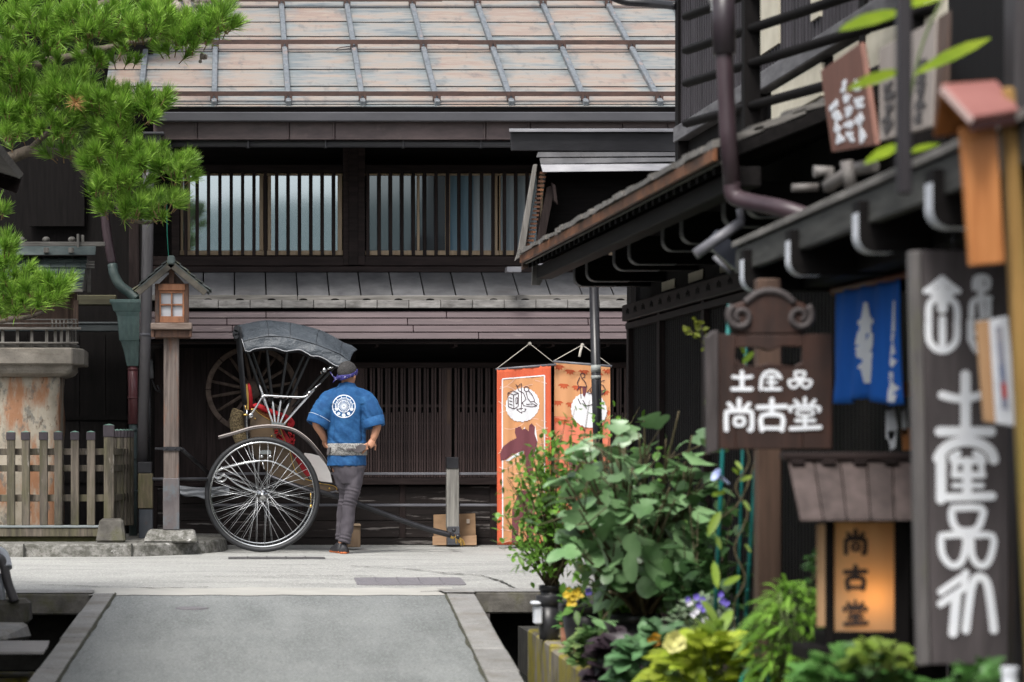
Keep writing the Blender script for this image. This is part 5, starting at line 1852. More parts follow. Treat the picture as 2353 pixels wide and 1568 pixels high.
mb = MB()                                              # standing collar band
rings = []
for (y, hw, hd, k) in ((893, 24, .075, 0), (886, 21, .07, 0), (881, 18.5, .064, 0), (881, 16, .056, 0), (888, 18, .06, 0)):
    rings.append([Vector((p.x, p.y, p.z + (.02 * (p.y < YM) * (1 - abs(p.x - P(797, 0, YM).x) / .1) if y < 892 else 0))) for p in ell_ring(P(797.5, y + 2, YM), px(hw, YM), hd, 24)])
mb.loft(rings, caps=False)
mb.build('collar', indigo, jacket)
# crest printed on the back: laid over the cloth
bvh = BVHTree.FromPolygons([tuple(p) for p in jm.v], jm.f)
ec = P(789, 934.5, YM)
ER = px(26.7, YM)
em = MB()
def onback(x, z, off=.0025):
    h = bvh.ray_cast(Vector((ec.x + x, YM - 1, ec.z + z)), Vector((0, 1, 0)))
    y = h[0].y if h[0] is not None else YM - .12
    return Vector((ec.x + x, y - off, ec.z + z))
def arc_band(r0, r1, a0, a1, n=40):
    vs_, fs = [], []
    for i in range(n + 1):
        a = a0 + (a1 - a0) * i / n
        for r_ in (r0, r1):
            vs_.append(onback(r_ * math.cos(a), r_ * math.sin(a)))
    for i in range(n):
        fs.append((2 * i, 2 * i + 1, 2 * i + 3, 2 * i + 2))
    em.add(vs_, fs, True)
def spoke_(a, r0, r1, w):
    d, s_ = Vector((math.cos(a), 0, math.sin(a))), Vector((-math.sin(a), 0, math.cos(a)))
    q = []
    for r_ in [r0 + (r1 - r0) * k / 3 for k in range(4)]:
        for sg in (-1, 1):
            v = d * r_ + s_ * sg * w
            q.append(onback(v.x, v.z))
    em.add(q, [(2 * k, 2 * k + 1, 2 * k + 3, 2 * k + 2) for k in range(3)])
arc_band(ER * .92, ER, 0, 2 * math.pi, 64)
arc_band(ER * .70, ER * .75, R(-20), R(200), 44)
arc_band(ER * .60, ER * .63, R(-20), R(200), 44)
arc_band(ER * .47, ER * .53, 0, 2 * math.pi, 48)
arc_band(ER * .06, ER * .12, 0, 2 * math.pi, 20)
for k in range(20):
    spoke_(2 * math.pi * k / 20, ER * .12, ER * .48, .0021)
for k in range(12):
    a = 2 * math.pi * (k + .5) / 12
    if -0.35 < math.sin(a):
        spoke_(a, ER * .74, ER * .93, .0022)
        spoke_(a + .26, ER * .62, ER * .72, .0018)
for (x, z, r_) in ((-.62, -.24, .15), (.66, -.24, .16), (-.45, -.62, .15), (-.02, -.76, .18), (.40, -.62, .15), (-.75, -.45, .08), (.2, -.9, .07)):
    for k in range(6):                                 # little flowers along the lower rim
        a = 2 * math.pi * k / 6
        cx, cz = (x + math.cos(a) * r_ * .55) * ER, (z + math.sin(a) * r_ * .55) * ER
        em.add([onback(cx + math.cos(b) * r_ * .42 * ER, cz + math.sin(b) * r_ * .42 * ER) for b in [2 * math.pi * q / 8 for q in range(8)]], [tuple(range(8))])
em.build('crest', M('crest_white', [(0.66, 0.70, 0.76)], rough=.8), jacket)
# --- sash
sash_m = M('sash_weave', [(0.16, 0.155, 0.15), (0.34, 0.335, 0.32)], (120, 120, 120), .8, lo=.46, hi=.54, detail=0)
sash_d = M('sash_dark', [(0.06, 0.052, 0.055), (0.10, 0.088, 0.09)], (9, 9, 9), .7)
mb = MB()
mb.loft([ell_ring(P(797.5, y, YM) + Vector((0, 0, 0)), px(hw, YM), hd, 28) for y, hw, hd in ((1019, 43, .115), (1020, 46, .125), (1033, 46, .126), (1046, 46.5, .128), (1047, 43, .12))])
sash = mb.build('sash', sash_m, man)
def flap(pts, off, th=.008):
    mb.prism([P(a, b, YM - off) for a, b in pts], (0, th, 0))
mb = MB()
flap([(828, 1021), (842, 1024), (839, 1034), (824, 1042), (806, 1033), (812, 1030)], .138)
mb.build('sash_end', sash_d, sash, bevel=.002)
mb = MB()
flap([(752, 1030), (760, 1027), (756, 1046), (751, 1044)], .085, .03)
flap([(795, 1031), (812, 1030), (806, 1037), (797, 1036)], .142)
mb.build('sash_end', sash_d, sash, bevel=.002)
mb = MB()
flap([(770, 1019), (800, 1021), (817, 1020), (818, 1032), (800, 1031), (797, 1037), (781, 1028), (767, 1024)], .140)
mb.build('sash_knot', sash_m, sash, bevel=.003)
# --- trousers
mb = MB()
mb.loft([ell_ring(P(cx, y, YM), px(hw, YM), hd, 24) for y, cx, hw, hd in ((1058, 799, 39, .115), (1075, 801, 39, .12), (1092, 802, 33, .115), (1112, 804, 24, .10))])
def leg(pts):
    mb.tube(spline([P(x, y, YM + dY) for x, y, r, dY in pts], 5), [interp([(i / (len(pts) - 1), px(p[2], YM)) for i, p in enumerate(pts)], k / ((len(pts) - 1) * 5)) for k in range((len(pts) - 1) * 5 + 1)], 18)
leg([(818, 1082, 20, -.015), (814, 1105, 19.5, -.03), (809, 1135, 17, -.03), (802, 1165, 16, -.01), (799, 1200, 15.5, -.015), (795, 1228, 14.5, -.02), (791, 1247, 14, -.02)])
leg([(782, 1082, 20, .01), (789, 1108, 18, .03), (795, 1135, 15.5, .07), (790, 1165, 15, .11), (786, 1200, 13.5, .13), (784, 1225, 12.5, .14), (783, 1242, 12, .15)])
def twr(p):
    z = p.z
    w = .007 * mnoise.noise((p.x * 16, p.y * 16, z * 16))
    for zc, am in ((.08, .006), (.14, .005), (.45, .005), (.55, .004), (.85, .004)):
        w += .75 * am * math.exp(-((z - zc) / .035) ** 2) * math.sin(p.x * 50 + z * 190 + p.y * 30)
    return w
remesh(mb, .007, 2, twr).build('trousers', M('grey_trousers', [(0.050, 0.044, 0.054), (0.090, 0.080, 0.093)], (12, 12, 4), .85, bump=.3, bscale=(150, 150, 150), bdist=.002), man)
# --- shoes
def shoe(x, y, Yh, yaw, ln=.26):
    c = P(x, y, Yh)
    c.z = 0.0
    m_ = Matrix.Rotation(R(yaw), 4, 'Z')
    m2 = MB()
    rings = []
    for t, w, h in ((0, .026, .035), (.04, .034, .062), (.15, .038, .085), (.35, .038, .085), (.55, .043, .062), (.8, .045, .045), (.95, .032, .03), (1, .014, .02)):
        rings.append([Vector((math.cos(a) * w, t * ln, .016 + max(0, math.sin(a)) * h - .004 * (math.sin(a) < 0))) for a in [2 * math.pi * q / 16 for q in range(16)]])
    m2.loft(rings)
    b = MB(); b.add([c + m_ @ p for p in m2.v], m2.f, True)
    s_ = b.build('shoe', M('black_shoe', [(0.014, 0.014, 0.017), (0.035, 0.035, 0.04)], (30, 30, 30), .6) if 'black_shoe' not in bpy.data.materials else bpy.data.materials['black_shoe'], man)
    m2 = MB()
    rings = []
    for t, w in ((-.03, .016), (0, .029), (.15, .036), (.35, .034), (.6, .044), (.85, .044), (1.02, .018)):
        rings.append([Vector((sx_ * w, t * ln, zz)) for sx_, zz in ((-1, .001), (1, .001), (1.05, .018), (-1.05, .018))])
    m2.loft(rings, smooth=False)
    b = MB(); b.add([c + m_ @ p for p in m2.v], m2.f)
    b.build('sole', M('orange_sole', [(0.42, 0.11, 0.03)], rough=.6) if 'orange_sole' not in bpy.data.materials else bpy.data.materials['orange_sole'], s_, bevel=.004)
shoe(789, 1268, YM - .06, -4)
shoe(784, 1262, YM + .10, 14)
# ------------------------------------------------------------------ banners hanging in front of the lattice
def banner(name, label, x0, x1, yt0, yt1, yb, Y, cols, kind):
    """x0..x1 across, top edge slants yt0..yt1"""
    t = thing(name, label, 'banner', P((x0 + x1) / 2, yb, Y), 'banners hanging under the eave')
    def q(u, v, off=0.0):
        a, b = P(x0, yt0 + (yb - yt0) * v, Y), P(x1, yt1 + (yb - yt1) * v, Y)
        p = a.lerp(b, u)
        p.y += .010 * math.sin(u * 21 + v * 3) * min(1, v * 3 + .3) + .012 * math.sin(v * 5 + u * 3) + .004 * math.sin(u * 60) * max(0, 1 - v * 9)
        p.y -= off
        return p
    def sheet(mb, us, vs_, off):
        rows = [[q(u, v, off) for u in us] for v in vs_]
        mb.loft(rows, caps=False, closed=False)
    rng = lambda a, b, n: [a + (b - a) * i / n for i in range(n + 1)]
    mb = MB()
    sheet(mb, rng(0, 1, 26), rng(0, 1, 44), 0)
    cl = mb.build('cloth', cols[0], t, solid=.002)
    def poly(pts, off, m_, nm, par=cl):
        mb_ = MB()
        asp = (yb - yt0) / (x1 - x0)
        for pp in pts:
            us, vv = [a for a, b in pp], [b for a, b in pp]
            du = min(.011, (max(us) - min(us)) / 10); dv = min(du / asp * 1.4, (max(vv) - min(vv)) / 10)
            nu, nv = int((max(us) - min(us)) / du) + 1, int((max(vv) - min(vv)) / dv) + 1
            for j in range(nv):
                v = min(vv) + (j + .5) * dv
                xs_ = []
                for (ua, va), (ub, vb_) in zip(pp, pp[1:] + pp[:1]):
                    if (va <= v) != (vb_ <= v):
                        xs_.append(ua + (v - va) / (vb_ - va) * (ub - ua))
                xs_.sort()
                for a, b in zip(xs_[::2], xs_[1::2]):
                    m = max(1, int((b - a) / .04))
                    for i in range(m):
                        c0, c1 = a + (b - a) * i / m, a + (b - a) * (i + 1) / m
                        mb_.add([q(c0, v - dv / 2, off), q(c1, v - dv / 2, off), q(c1, v + dv / 2, off), q(c0, v + dv / 2, off)], [(0, 1, 2, 3)])
        return mb_.build(nm, m_, par)
    def line(strokes, w, off, m_, nm, par=cl):
        mb_ = MB()
        asp = (yb - yt0) / (x1 - x0)
        for s in strokes:
            for (u0, v0), (u1, v1) in zip(s, s[1:]):
                d = Vector((u1 - u0, (v1 - v0) * asp))
                if d.length < 1e-6: continue
                n_ = Vector((-d.y, d.x)).normalized() * w
                N = max(1, int(d.length / .08))
                for i in range(N):
                    a, b = i / N, (i + 1) / N
                    pa, pb = (u0 + (u1 - u0) * a, v0 + (v1 - v0) * a), (u0 + (u1 - u0) * b, v0 + (v1 - v0) * b)
                    mb_.add([q(pa[0] - n_.x, pa[1] - n_.y / asp, off), q(pb[0] - n_.x, pb[1] - n_.y / asp, off), q(pb[0] + n_.x, pb[1] + n_.y / asp, off), q(pa[0] + n_.x, pa[1] + n_.y / asp, off)], [(0, 1, 2, 3)])
        return mb_.build(nm, m_, par)
    return t, cl, q, sheet, poly, line, rng
YB = 26.02
c_or = M('orange_cloth', [(0.50, 0.085, 0.035), (0.58, 0.115, 0.05)], (6, 6, 6), .85)
c_tan = M('ochre_cloth', [(0.50, 0.23, 0.095), (0.58, 0.30, 0.15)], (3, 3, 1.2), .85)
c_wht = M('white_print', [(0.66, 0.66, 0.68)], rough=.85)
c_pale = M('pale_print', [(0.62, 0.36, 0.25)], rough=.85)
c_mar = M('maroon_print', [(0.135, 0.040, 0.050)], rough=.85)
c_sal = M('salmon_cloth', [(0.56, 0.135, 0.085), (0.60, 0.20, 0.11)], (2, 2, .9), .85)
c_leaf = M('leaf_print', [(0.44, 0.085, 0.03)], rough=.85)
c_ink = M('ink_print', [(0.05, 0.025, 0.035)], rough=.85)
def scallop(cu, cv, r, asp, n=64):
    return [(cu + r * (1 + .025 * math.cos(a * 24)) * math.cos(a), cv + r * (1 + .025 * math.cos(a * 24)) * math.sin(a) / asp) for a in [2 * math.pi * k / n for k in range(n)]]
t1, cl1, q1, sheet1, poly1, line1, rng1 = banner('banner', 'orange banner with white framed ochre field, drawn round scene and brown animal shape', 1142, 1266, 848, 837, 1252, YB, [c_or], 0)
a1 = (1252 - 848) / 124
mb = MB(); sheet1(mb, rng1(.10, .88, 20), rng1(.065, .985, 36), .003)
fld = mb.build('field', c_tan, cl1)
line1([[(.10, .99), (.10, .06), (.88, .06), (.88, .99)]], .012, .006, c_wht, 'frame_line')
random.seed(5)
st = []
for k in range(34):
    u, v = random.uniform(0, 1), random.uniform(.08, .98)
    L_ = random.uniform(.25, .5); s_ = random.choice((-1, 1)) * random.uniform(.02, .06); b_ = random.uniform(-.03, .03)
    pts = []
    for i in range(7):
        w = i / 6
        uu = u + (w - .5) * L_
        if 0.02 < uu < .98: pts.append((uu, min(.99, max(.02, v + (w - .5) * s_ + b_ * (1 - (2 * w - 1) ** 2)))))
    st.append(pts)
line1(st, .008, .0045, c_pale, 'grass_print')
poly1([scallop(.47, .215, .31, a1)], .008, c_wht, 'medallion')
def uv1(x, y):                                          # from the enlarged photograph (1200..1760 x 600..1200)
    dx, dy = (1200 + x * .3828) * .919, (600 + y * .3828) * .919
    return ((dx - 1142) / 124, (dy - (848 - 11 * (dx - 1142) / 124)) / (1252 - 848))
sk = [[(182, 1000), (215, 985), (252, 1000), (250, 1085), (222, 1103), (185, 1088), (182, 1000)], [(182, 1000), (220, 1012), (222, 1103)], [(220, 1012), (252, 1000)], [(190, 1030), (212, 1035)], [(190, 1050), (212, 1056)], [(190, 1070), (212, 1077)],
      [(236, 1030), (236, 1070), (246, 1066), (246, 1028), (236, 1030)], [(232, 945), (250, 955), (265, 940)], [(240, 950), (255, 985), (285, 1000)], [(270, 935), (271, 1060), (268, 1110)], [(290, 960), (305, 956), (320, 966), (318, 985), (300, 990), (288, 978), (290, 960)],
      [(320, 985), (345, 1015), (358, 1050)], [(300, 990), (310, 1030), (330, 1055)], [(285, 1000), (300, 1040), (275, 1062)], [(275, 1062), (310, 1072), (345, 1066), (372, 1080), (330, 1086), (285, 1080), (275, 1062)],
      [(240, 1105), (270, 1098), (300, 1102), (290, 1118), (262, 1124), (240, 1105)], [(268, 1124), (274, 1132)], [(330, 1056), (350, 1050), (375, 1072)]]
line1([[uv1(*p) for p in s_] for s_ in sk], .0065, .011, c_ink, 'drawing')
beast = [(135, 1440), (132, 1395), (150, 1350), (200, 1310), (240, 1290), (228, 1255), (232, 1225), (262, 1215), (275, 1235), (298, 1228), (318, 1245), (322, 1205), (338, 1193), (358, 1215), (356, 1260), (372, 1310), (365, 1350), (348, 1400), (345, 1470), (345, 1560), (310, 1560), (305, 1480), (285, 1440), (290, 1370), (255, 1378), (205, 1400), (170, 1430), (150, 1438)]
poly1([[uv1(*p) for p in [(360, 1205), (374, 1300), (366, 1365), (350, 1400), (340, 1300)]], [uv1(*p) for p in [(165, 1440), (215, 1405), (285, 1362), (285, 1385), (225, 1418), (190, 1442)]], [uv1(*p) for p in [(270, 1260), (285, 1225), (294, 1215), (292, 1245), (282, 1275), (272, 1275)]]], .0065, c_wht, 'shape_edge')
mbb = MB()
poly1([[uv1(*p) for p in beast]], .009, c_mar, 'animal_shape')
poly1([[(.28, .80), (.40, .70), (.62, .69), (.70, .80), (.66, .99), (.56, .99), (.54, .86), (.40, .86), (.38, .99), (.27, .99)]], .009, c_mar, 'animal_shape')
t2, cl2, q2, sheet2, poly2, line2, rng2 = banner('banner', 'salmon banner with red maple leaves at the top, half behind the dark pole', 1274, 1402, 830, 841, 1252, YB + .06, [c_sal], 0)
mb = MB(); sheet2(mb, rng2(0, 1, 26), rng2(0.0, .30, 12), .003)
mb.build('field', c_tan, cl2)
a2 = (1252 - 830) / 128
lv = []
for (u, v) in [(.08, .02), (.28, .04), (.53, .035), (.78, .045), (.96, .02), (.17, .12), (.41, .125), (.90, .14), (.06, .215), (.30, .22), (.97, .25), (.16, .315), (.02, .31)]:
    for k in range(5):
        a = R(20 + k * 35)
        tip = (u + .11 * math.cos(a), v + .11 * math.sin(a) / a2 * .95)
        w = .022
        pp = [(u, v), (u + .06 * math.cos(a) - w * math.sin(a), v + (.06 * math.sin(a) + w * math.cos(a)) / a2), tip, (u + .06 * math.cos(a) + w * math.sin(a), v + (.06 * math.sin(a) - w * math.cos(a)) / a2)]
        pp = [(min(.995, max(.005, x)), max(.003, y)) for x, y in pp]
        lv.append(pp)
poly2(lv, .005, c_leaf, 'maple_print')
poly2([scallop(.62, .255, .32, a2)], .008, c_wht, 'medallion')
def uv2(x, y):
    dx, dy = (1200 + x * .3828) * .919, (600 + y * .3828) * .919
    return ((dx - 1274) / 128, (dy - (830 + 11 * (dx - 1274) / 128)) / (1252 - 830))
sk = [[(655, 880), (670, 872), (686, 880), (684, 900), (665, 904), (655, 880)], [(652, 900), (636, 935), (645, 965), (636, 985)], [(664, 904), (690, 935), (698, 965), (676, 962)], [(640, 975), (655, 960), (690, 965)], [(655, 965), (660, 1040)], [(700, 1000), (735, 960), (770, 940), (805, 955), (820, 985), (800, 1015)], [(700, 1000), (740, 1015), (800, 1015)],
      [(720, 980), (730, 1010)], [(745, 955), (752, 1015)], [(640, 1040), (655, 1075), (700, 1090), (735, 1080)], [(780, 930), (815, 920)], [(670, 1050), (690, 1085)]]
line2([[uv2(*p) for p in s_] for s_ in sk], .007, .011, c_ink, 'drawing')
poly2([[uv2(*p) for p in ((668, 958), (696, 962), (694, 1000), (684, 1030), (672, 1020))], [uv2(*p) for p in ((785, 985), (818, 985), (806, 1014), (788, 1010))]], .010, c_mar, 'drawing_fill')
poly2([[(.22, .48), (.34, .44), (.48, .50), (.62, .50), (.72, .56), (.74, .75), (.64, .76), (.60, .66), (.42, .66), (.36, .78), (.26, .76), (.28, .60)]], .006, c_mar, 'animal_shape')
for t_, q_, x0, x1, top, kx in ((t1, q1, 1142, 1274, (1217, 790), 1), (t2, q2, 1274, 1402, (1338, 793), 2)):
    mb = MB()
    tp = P(top[0], top[1], YB + .1)
    yl, yr = (848, 837) if kx == 1 else (830, 841)
    a, b = P(x0, yl - 1, YB + .02), P(x1, yr - 2, YB + .02)
    mb.tube([a, tp, b], .0045, 6)
    mb.ball(tp, .018)
    if kx == 2:
        mb.tube(spline([tp, tp + Vector((-.02, -.02, -.06)), tp + Vector((-.03, -.02, -.11))], 4), .012, 6)
    mb.build('cord', M('pale_cord', [(0.42, 0.39, 0.34)], rough=.8) if kx == 1 else bpy.data.materials['pale_cord'], t_)
    mb = MB()
    mb.tube([P(x0 - 3, yl + 1, YB + .01), P(x1 + 4, yr + 1, YB + .01)], .011, 8)
    mb.build('rod', MT['rail_iron'], t_)

# ------------------------------------------------------------------ dark round pole with pale bands at the lane mouth
pl = thing('pole', 'round black metal pole with two pale bands in front of the banners', 'pole', P(1379, 1345, 20.9))
mb = MB()
mb.tube([P(1364, 640, 20.9), P(1382, 1340, 20.9)], px(11, 20.9), 16)
mb.build('shaft', MT['iron'], pl)
mb = MB()
ax = (P(1382, 1340, 20.9) - P(1364, 640, 20.9)).normalized()
for y0_, y1_ in ((839, 856), (863, 872)):
    f0, f1 = (y0_ - 640) / 700, (y1_ - 640) / 700
    a, b = P(1364, 640, 20.9).lerp(P(1382, 1340, 20.9), f0), P(1364, 640, 20.9).lerp(P(1382, 1340, 20.9), f1)
    mb.tube([a, b], px(11.6, 20.9), 16)
mb.build('band', M('band_grey', [(0.30, 0.32, 0.31)], rough=.5), pl)

# ------------------------------------------------------------------ house A: right side of the lane, far part
ha = thing('lane_house', 'dark lane house on the right with low shingled eave, bracket arms and slatted upper floor', 'house', (3.2, 16, -.1))
def ea(Y, off=0.0):                                    # eave line in plan
    return 2.035 + (20.0 - Y) * .0173 + off
ZA = 2.307
def abox(mb, Y0, Y1, o0, o1, z0, z1, z0b=None, z1b=None):
    """box along the eave direction between offsets o0..o1 from the eave (z0..z1 at o0, z0b..z1b at o1)"""
    z0b = z0 if z0b is None else z0b
    z1b = z1 if z1b is None else z1b
    mb.hexa([(ea(Y0, o0), Y0, z0), (ea(Y0, o1), Y0, z0b), (ea(Y1, o1), Y1, z0b), (ea(Y1, o0), Y1, z0),
             (ea(Y0, o0), Y0, z1), (ea(Y0, o1), Y0, z1b), (ea(Y1, o1), Y1, z1b), (ea(Y1, o0), Y1, z1)])
SA = .40
mb = MB()
abox(mb, 12.75, 20.02, .02, 1.4, ZA - .085, ZA - .02, ZA - .085 + SA * 1.38, ZA - .02 + SA * 1.38)
roofa = mb.build('roof', MT['black_y'], ha)
mb = MB()
for k in range(7):                                     # stacked bark shingle edge
    y = 12.75
    while y < 20.03:
        w = random.uniform(.08, .16)
        j = random.uniform(-.012, .012)
        o = -.012 + k * .19
        zz = ZA + SA * k * .19
        abox(mb, y, min(y + w, 20.04), o + j, o + .24, zz - .018, zz + .006 + random.uniform(-.004, .012), zz + .05, zz + .085)
        y += w
mb.build('shingle', MT['grey_x'], roofa)
mb = MB()
y = 12.75
while y < 20.0:
    y2 = min(y + random.uniform(.5, .9), 20.03)
    abox(mb, y, y2 - .004, 0, .03, ZA - .075, ZA - .018)
    y = y2
mb.build('copper_edge', MT['copper'], ha, bevel=.003)
mb = MB()
abox(mb, 12.75, 20.0, .032, .05, ZA - .082, ZA - .06)
mb.build('eave_batten', MT['grey_y'], ha)
y = 19.95
mb = MB()
while y > 12.9:
    abox(mb, y - .045, y, .05, 1.1, ZA - .115, ZA - .07, ZA - .115 + .4, ZA - .07 + .4)
    y -= .21
mb.build('rafter', MT['black_x'], ha)
mb = MB()
abox(mb, 12.75, 20.0, .115, .22, ZA - .19, ZA - .10)
mb.build('eave_beam', MT['black_y'], ha, bevel=.006)
# barge board and end grain at the far gable
mb = MB()
q = Vector((ea(20.05), 20.05, ZA))
mb.prism([P(1224, 612, 20.1), P(1234, 608, 20.1), P(1262, 612, 20.1), P(1241, 656, 20.1), P(1222, 655, 20.1)], (0, .04, 0))
mb.build('barge_board', MT['grey_z'], ha)
mb = MB()
abox(mb, 20.02, 20.09, .02, 1.3, ZA - .12, ZA - .03, ZA - .12 + .52, ZA - .03 + .52)
mb.build('gable_board', MT['brown_x'], ha)
# bracket arms with rounded ends
def bracket(mb, Y, xf, xw, z0, z1, w=.10, rr=.06):
    pts = []
    for k in range(6):
        a = R(180 + k * 18)
        pts.append((xf + rr + rr * math.cos(a), z0 + rr + rr * math.sin(a)))
    pts += [(xw, z0), (xw, z1), (xf, z1)]
    mb.prism([(x, Y - w / 2, z) for x, z in pts], (0, w, 0))
def bracket_edge(mb, Y, xf, xw, z0, z1, w=.10, rr=.06, run=.12, off=.004, th=.006):
    path = [(xf, z1 - .02), (xf, z0 + rr)]
    for k in range(1, 6):
        a = R(180 + k * 18)
        path.append((xf + rr + rr * math.cos(a), z0 + rr + rr * math.sin(a)))
    path.append((xf + rr + run, z0))
    rings = []
    for i, (x, z) in enumerate(path):
        p0, p1 = path[max(i - 1, 0)], path[min(i + 1, len(path) - 1)]
        d = Vector((p1[0] - p0[0], 0, p1[1] - p0[1])).normalized()
        n_ = Vector((-d.z, 0, d.x)) * -1
        c = Vector((x, 0, z))
        rings.append([c + n_ * off + Vector((0, Y - w / 2 - .002, 0)), c + n_ * off + Vector((0, Y + w / 2 + .002, 0)), c - n_ * th + Vector((0, Y + w / 2 + .002, 0)), c - n_ * th + Vector((0, Y - w / 2 - .002, 0))])
    mb.loft(rings, smooth=False)
for Yb in (19.6, 19.0, 17.8, 17.2, 16.0, 15.4, 14.2, 13.6):
    mb = MB()
    xf = ea(Yb, .325)
    bracket(mb, Yb, xf, ea(Yb, 1.6), 2.045, 2.215, .11)
    ar = mb.build('bracket_arm', MT['black_x'], ha)
    mb = MB()
    bracket_edge(mb, Yb, xf, 0, 2.045, 2.215, .11, .06, .22, .002, .004)
    mb.build('edge_paint', M('worn_edge', [(0.055, 0.056, 0.06), (0.12, 0.122, 0.13)], (30, 30, 30), .6) if 'worn_edge' not in bpy.data.materials else bpy.data.materials['worn_edge'], ar)
# ground floor wall with its carved beam
WO = .785
mb = MB()
abox(mb, 12.7, 20.2, WO + .06, WO + .25, -.3, 2.7)
abox(mb, 20.0, 20.2, WO + .06, 4.5, -.3, 2.45)
mb.build('wall', MT['black_z'], ha)
mb = MB()
y = 20.2
while y > 12:
    abox(mb, y - .068, y - .01, WO + .03, WO + .06, .2, 1.82)
    y -= .078
mb.build('wall_slats', MT['black_z'], ha)
mb = MB()
abox(mb, 12.75, 20.25, WO - .03, WO + .055, 1.83, 1.945)
cb_ = mb.build('carved_beam', MT['dark_y'], ha, bevel=.006)
mb = MB()
for k in range(14):
    y = 20.0 - k * .34
    X = ea(y, WO - .031)
    mb.box((X - .003, y - .07, 1.872), (X, y + .07, 1.88))
    for d in (-.05, 0, .045):
        mb.box((X - .003, y + d - .006, 1.8805), (X, y + d + .006, 1.905 + .012 * (d == 0)))
mb.build('carving', MT['black_y'], cb_)
mb = MB()
abox(mb, 12.75, 20.22, WO - .01, WO + .05, 1.775, 1.815)
mb.build('lower_beam', MT['dark_y'], ha)
for y in (20.2, 18.9, 17.3, 15.6):
    mb = MB()
    abox(mb, y - .09, y, WO - .006, WO + .1, -.3, 1.83)
    mb.build('post', MT['dark_z'], ha)
for y in (18.55, 17.55, 16.5):
    mb = MB()
    abox(mb, y, y + .5, WO + .05, WO + .056, 1.98, 2.04)
    mb.build('plaster', MT['plaster'], ha)
# upper floor: slatted wall
UO = 1.115
def u_ang(Y):
    return ea(Y, UO)
mb = MB()
abox(mb, 11, 20.0, UO + .05, UO + .3, 2.3, 6.4)
mb.build('upper_wall', MT['black_z'], ha)
mb = MB()
y = 19.93
while y > 12:
    abox(mb, y - .042, y, UO, UO + .05, 3.2, 6.3)
    y -= .085
mb.build('upper_slats', M('upper_slat', [(0.018, 0.015, 0.019), (0.055, 0.05, 0.058)], (40, 40, 2), .7, ivar=.2), ha)
for y in (20.03, 17.35, 14.6, 12.4):
    mb = MB()
    abox(mb, y - .12, y, UO - .02, UO + .1, 2.5, 6.3)
    mb.build('post', MT['black_z'], ha)
mb = MB()
abox(mb, 11, 20.05, UO - .03, UO + .06, 3.08, 3.19)
mb.build('lattice_sill', M('bleached_sill', [(0.07, 0.068, 0.074), (0.17, 0.168, 0.175)], (20, 4, 20), .7), ha, bevel=.006)
mb = MB()
for y0_, y1_, z0, z1 in ((16.6, 17.25, 3.3, 6.2), (15.55, 15.75, 3.3, 6.2), (12.8, 15.2, 2.86, 3.04), (15.5, 16.8, 2.86, 3.04)):
    abox(mb, y0_, y1_, UO - .012, UO + .01, z0, z1)
mb.build('plaster', MT['plaster'], ha)
mb = MB()
abox(mb, 12.75, 20.2, UO - .75, UO + .5, 6.4, 6.55, 6.7, 6.9)
abox(mb, 12.75, 20.2, UO - .70, UO - .55, 6.2, 6.4)
mb.build('upper_eave', MT['black_y'], ha)
# gutter ends seen at the top of the upper wall
mb = MB()
mb.tube(spline([P(1405, -8, 20.3), P(1440, 4, 20.3), P(1500, 8, 20.2), P(1556, 14, 20.0)], 5), .03, 10)
mb.build('gutter', MT['iron'], ha)

# ---- small metal roofed gable beyond it (back porch roof)
gh = thing('side_porch', 'small dark metal roofed porch gable behind the end of the lane house', 'roof', (3.2, 21.2, 0))
Yg = 21.0
def gp(x, y, Y=Yg): return P(x, y, Y)
mb = MB()
mb.hexa([gp(1174, 347), gp(1700, 351), gp(1700, 351, 21.5), gp(1174, 347, 21.5), gp(1172, 303), gp(1700, 303), gp(1700, 303, 21.5), gp(1172, 303, 21.5)])
mb.build('ridge_box', M('black_sheet', [(0.010, 0.010, 0.012), (0.030, 0.030, 0.034)], (2.2, 4, 4), .30, bump=.3, bdist=.02), gh, bevel=.006)
mb = MB()
mb.hexa([gp(1170, 303, 20.96), gp(1700, 303, 20.96), gp(1700, 302, 21.54), gp(1170, 302, 21.54), gp(1170, 297, 20.96), gp(1700, 297, 20.96), gp(1700, 296, 21.54), gp(1170, 296, 21.54)])
mb.build('ridge_flashing', M('bright_flashing', [(0.20, 0.20, 0.22), (0.34, 0.34, 0.36)], (3, 9, 9), .45, metal=.2), gh)
mb = MB()
mb.hexa([gp(1232, 362, 20.95), gp(1650, 358, 20.95), gp(1650, 352, 21.4), gp(1236, 350, 21.4), gp(1236, 350, 20.99), gp(1650, 350, 20.99), gp(1650, 348, 21.4), gp(1236, 348, 21.4)])
mb.hexa([gp(1242, 378, 20.90), gp(1640, 370, 20.90), gp(1640, 364, 21.3), gp(1246, 364, 21.3), gp(1240, 364, 20.94), gp(1640, 362, 20.94), gp(1640, 360, 21.3), gp(1240, 360, 21.3)])
mb.build('roof', MT['slab'], gh, bevel=.003)
mb = MB()
mb.hexa([gp(1247, 396, 20.84), gp(1600, 392, 20.84), gp(1600, 388, 21.2), gp(1250, 392, 21.2), gp(1242, 378.5, 20.87), gp(1600, 376, 20.87), gp(1600, 374, 21.2), gp(1246, 376, 21.2)])
mb.build('eave_flashing', bpy.data.materials['bright_flashing'], gh, bevel=.003)
mb = MB()
mb.prism([gp(1226, 378, 20.92), gp(1235, 378, 20.92), gp(1205, 585, 20.92), gp(1183, 600, 20.92), gp(1190, 578, 20.92)], (0, .05, 0))
mb.build('barge_board', MT['grey_z'], gh, bevel=.003)
mb = MB()
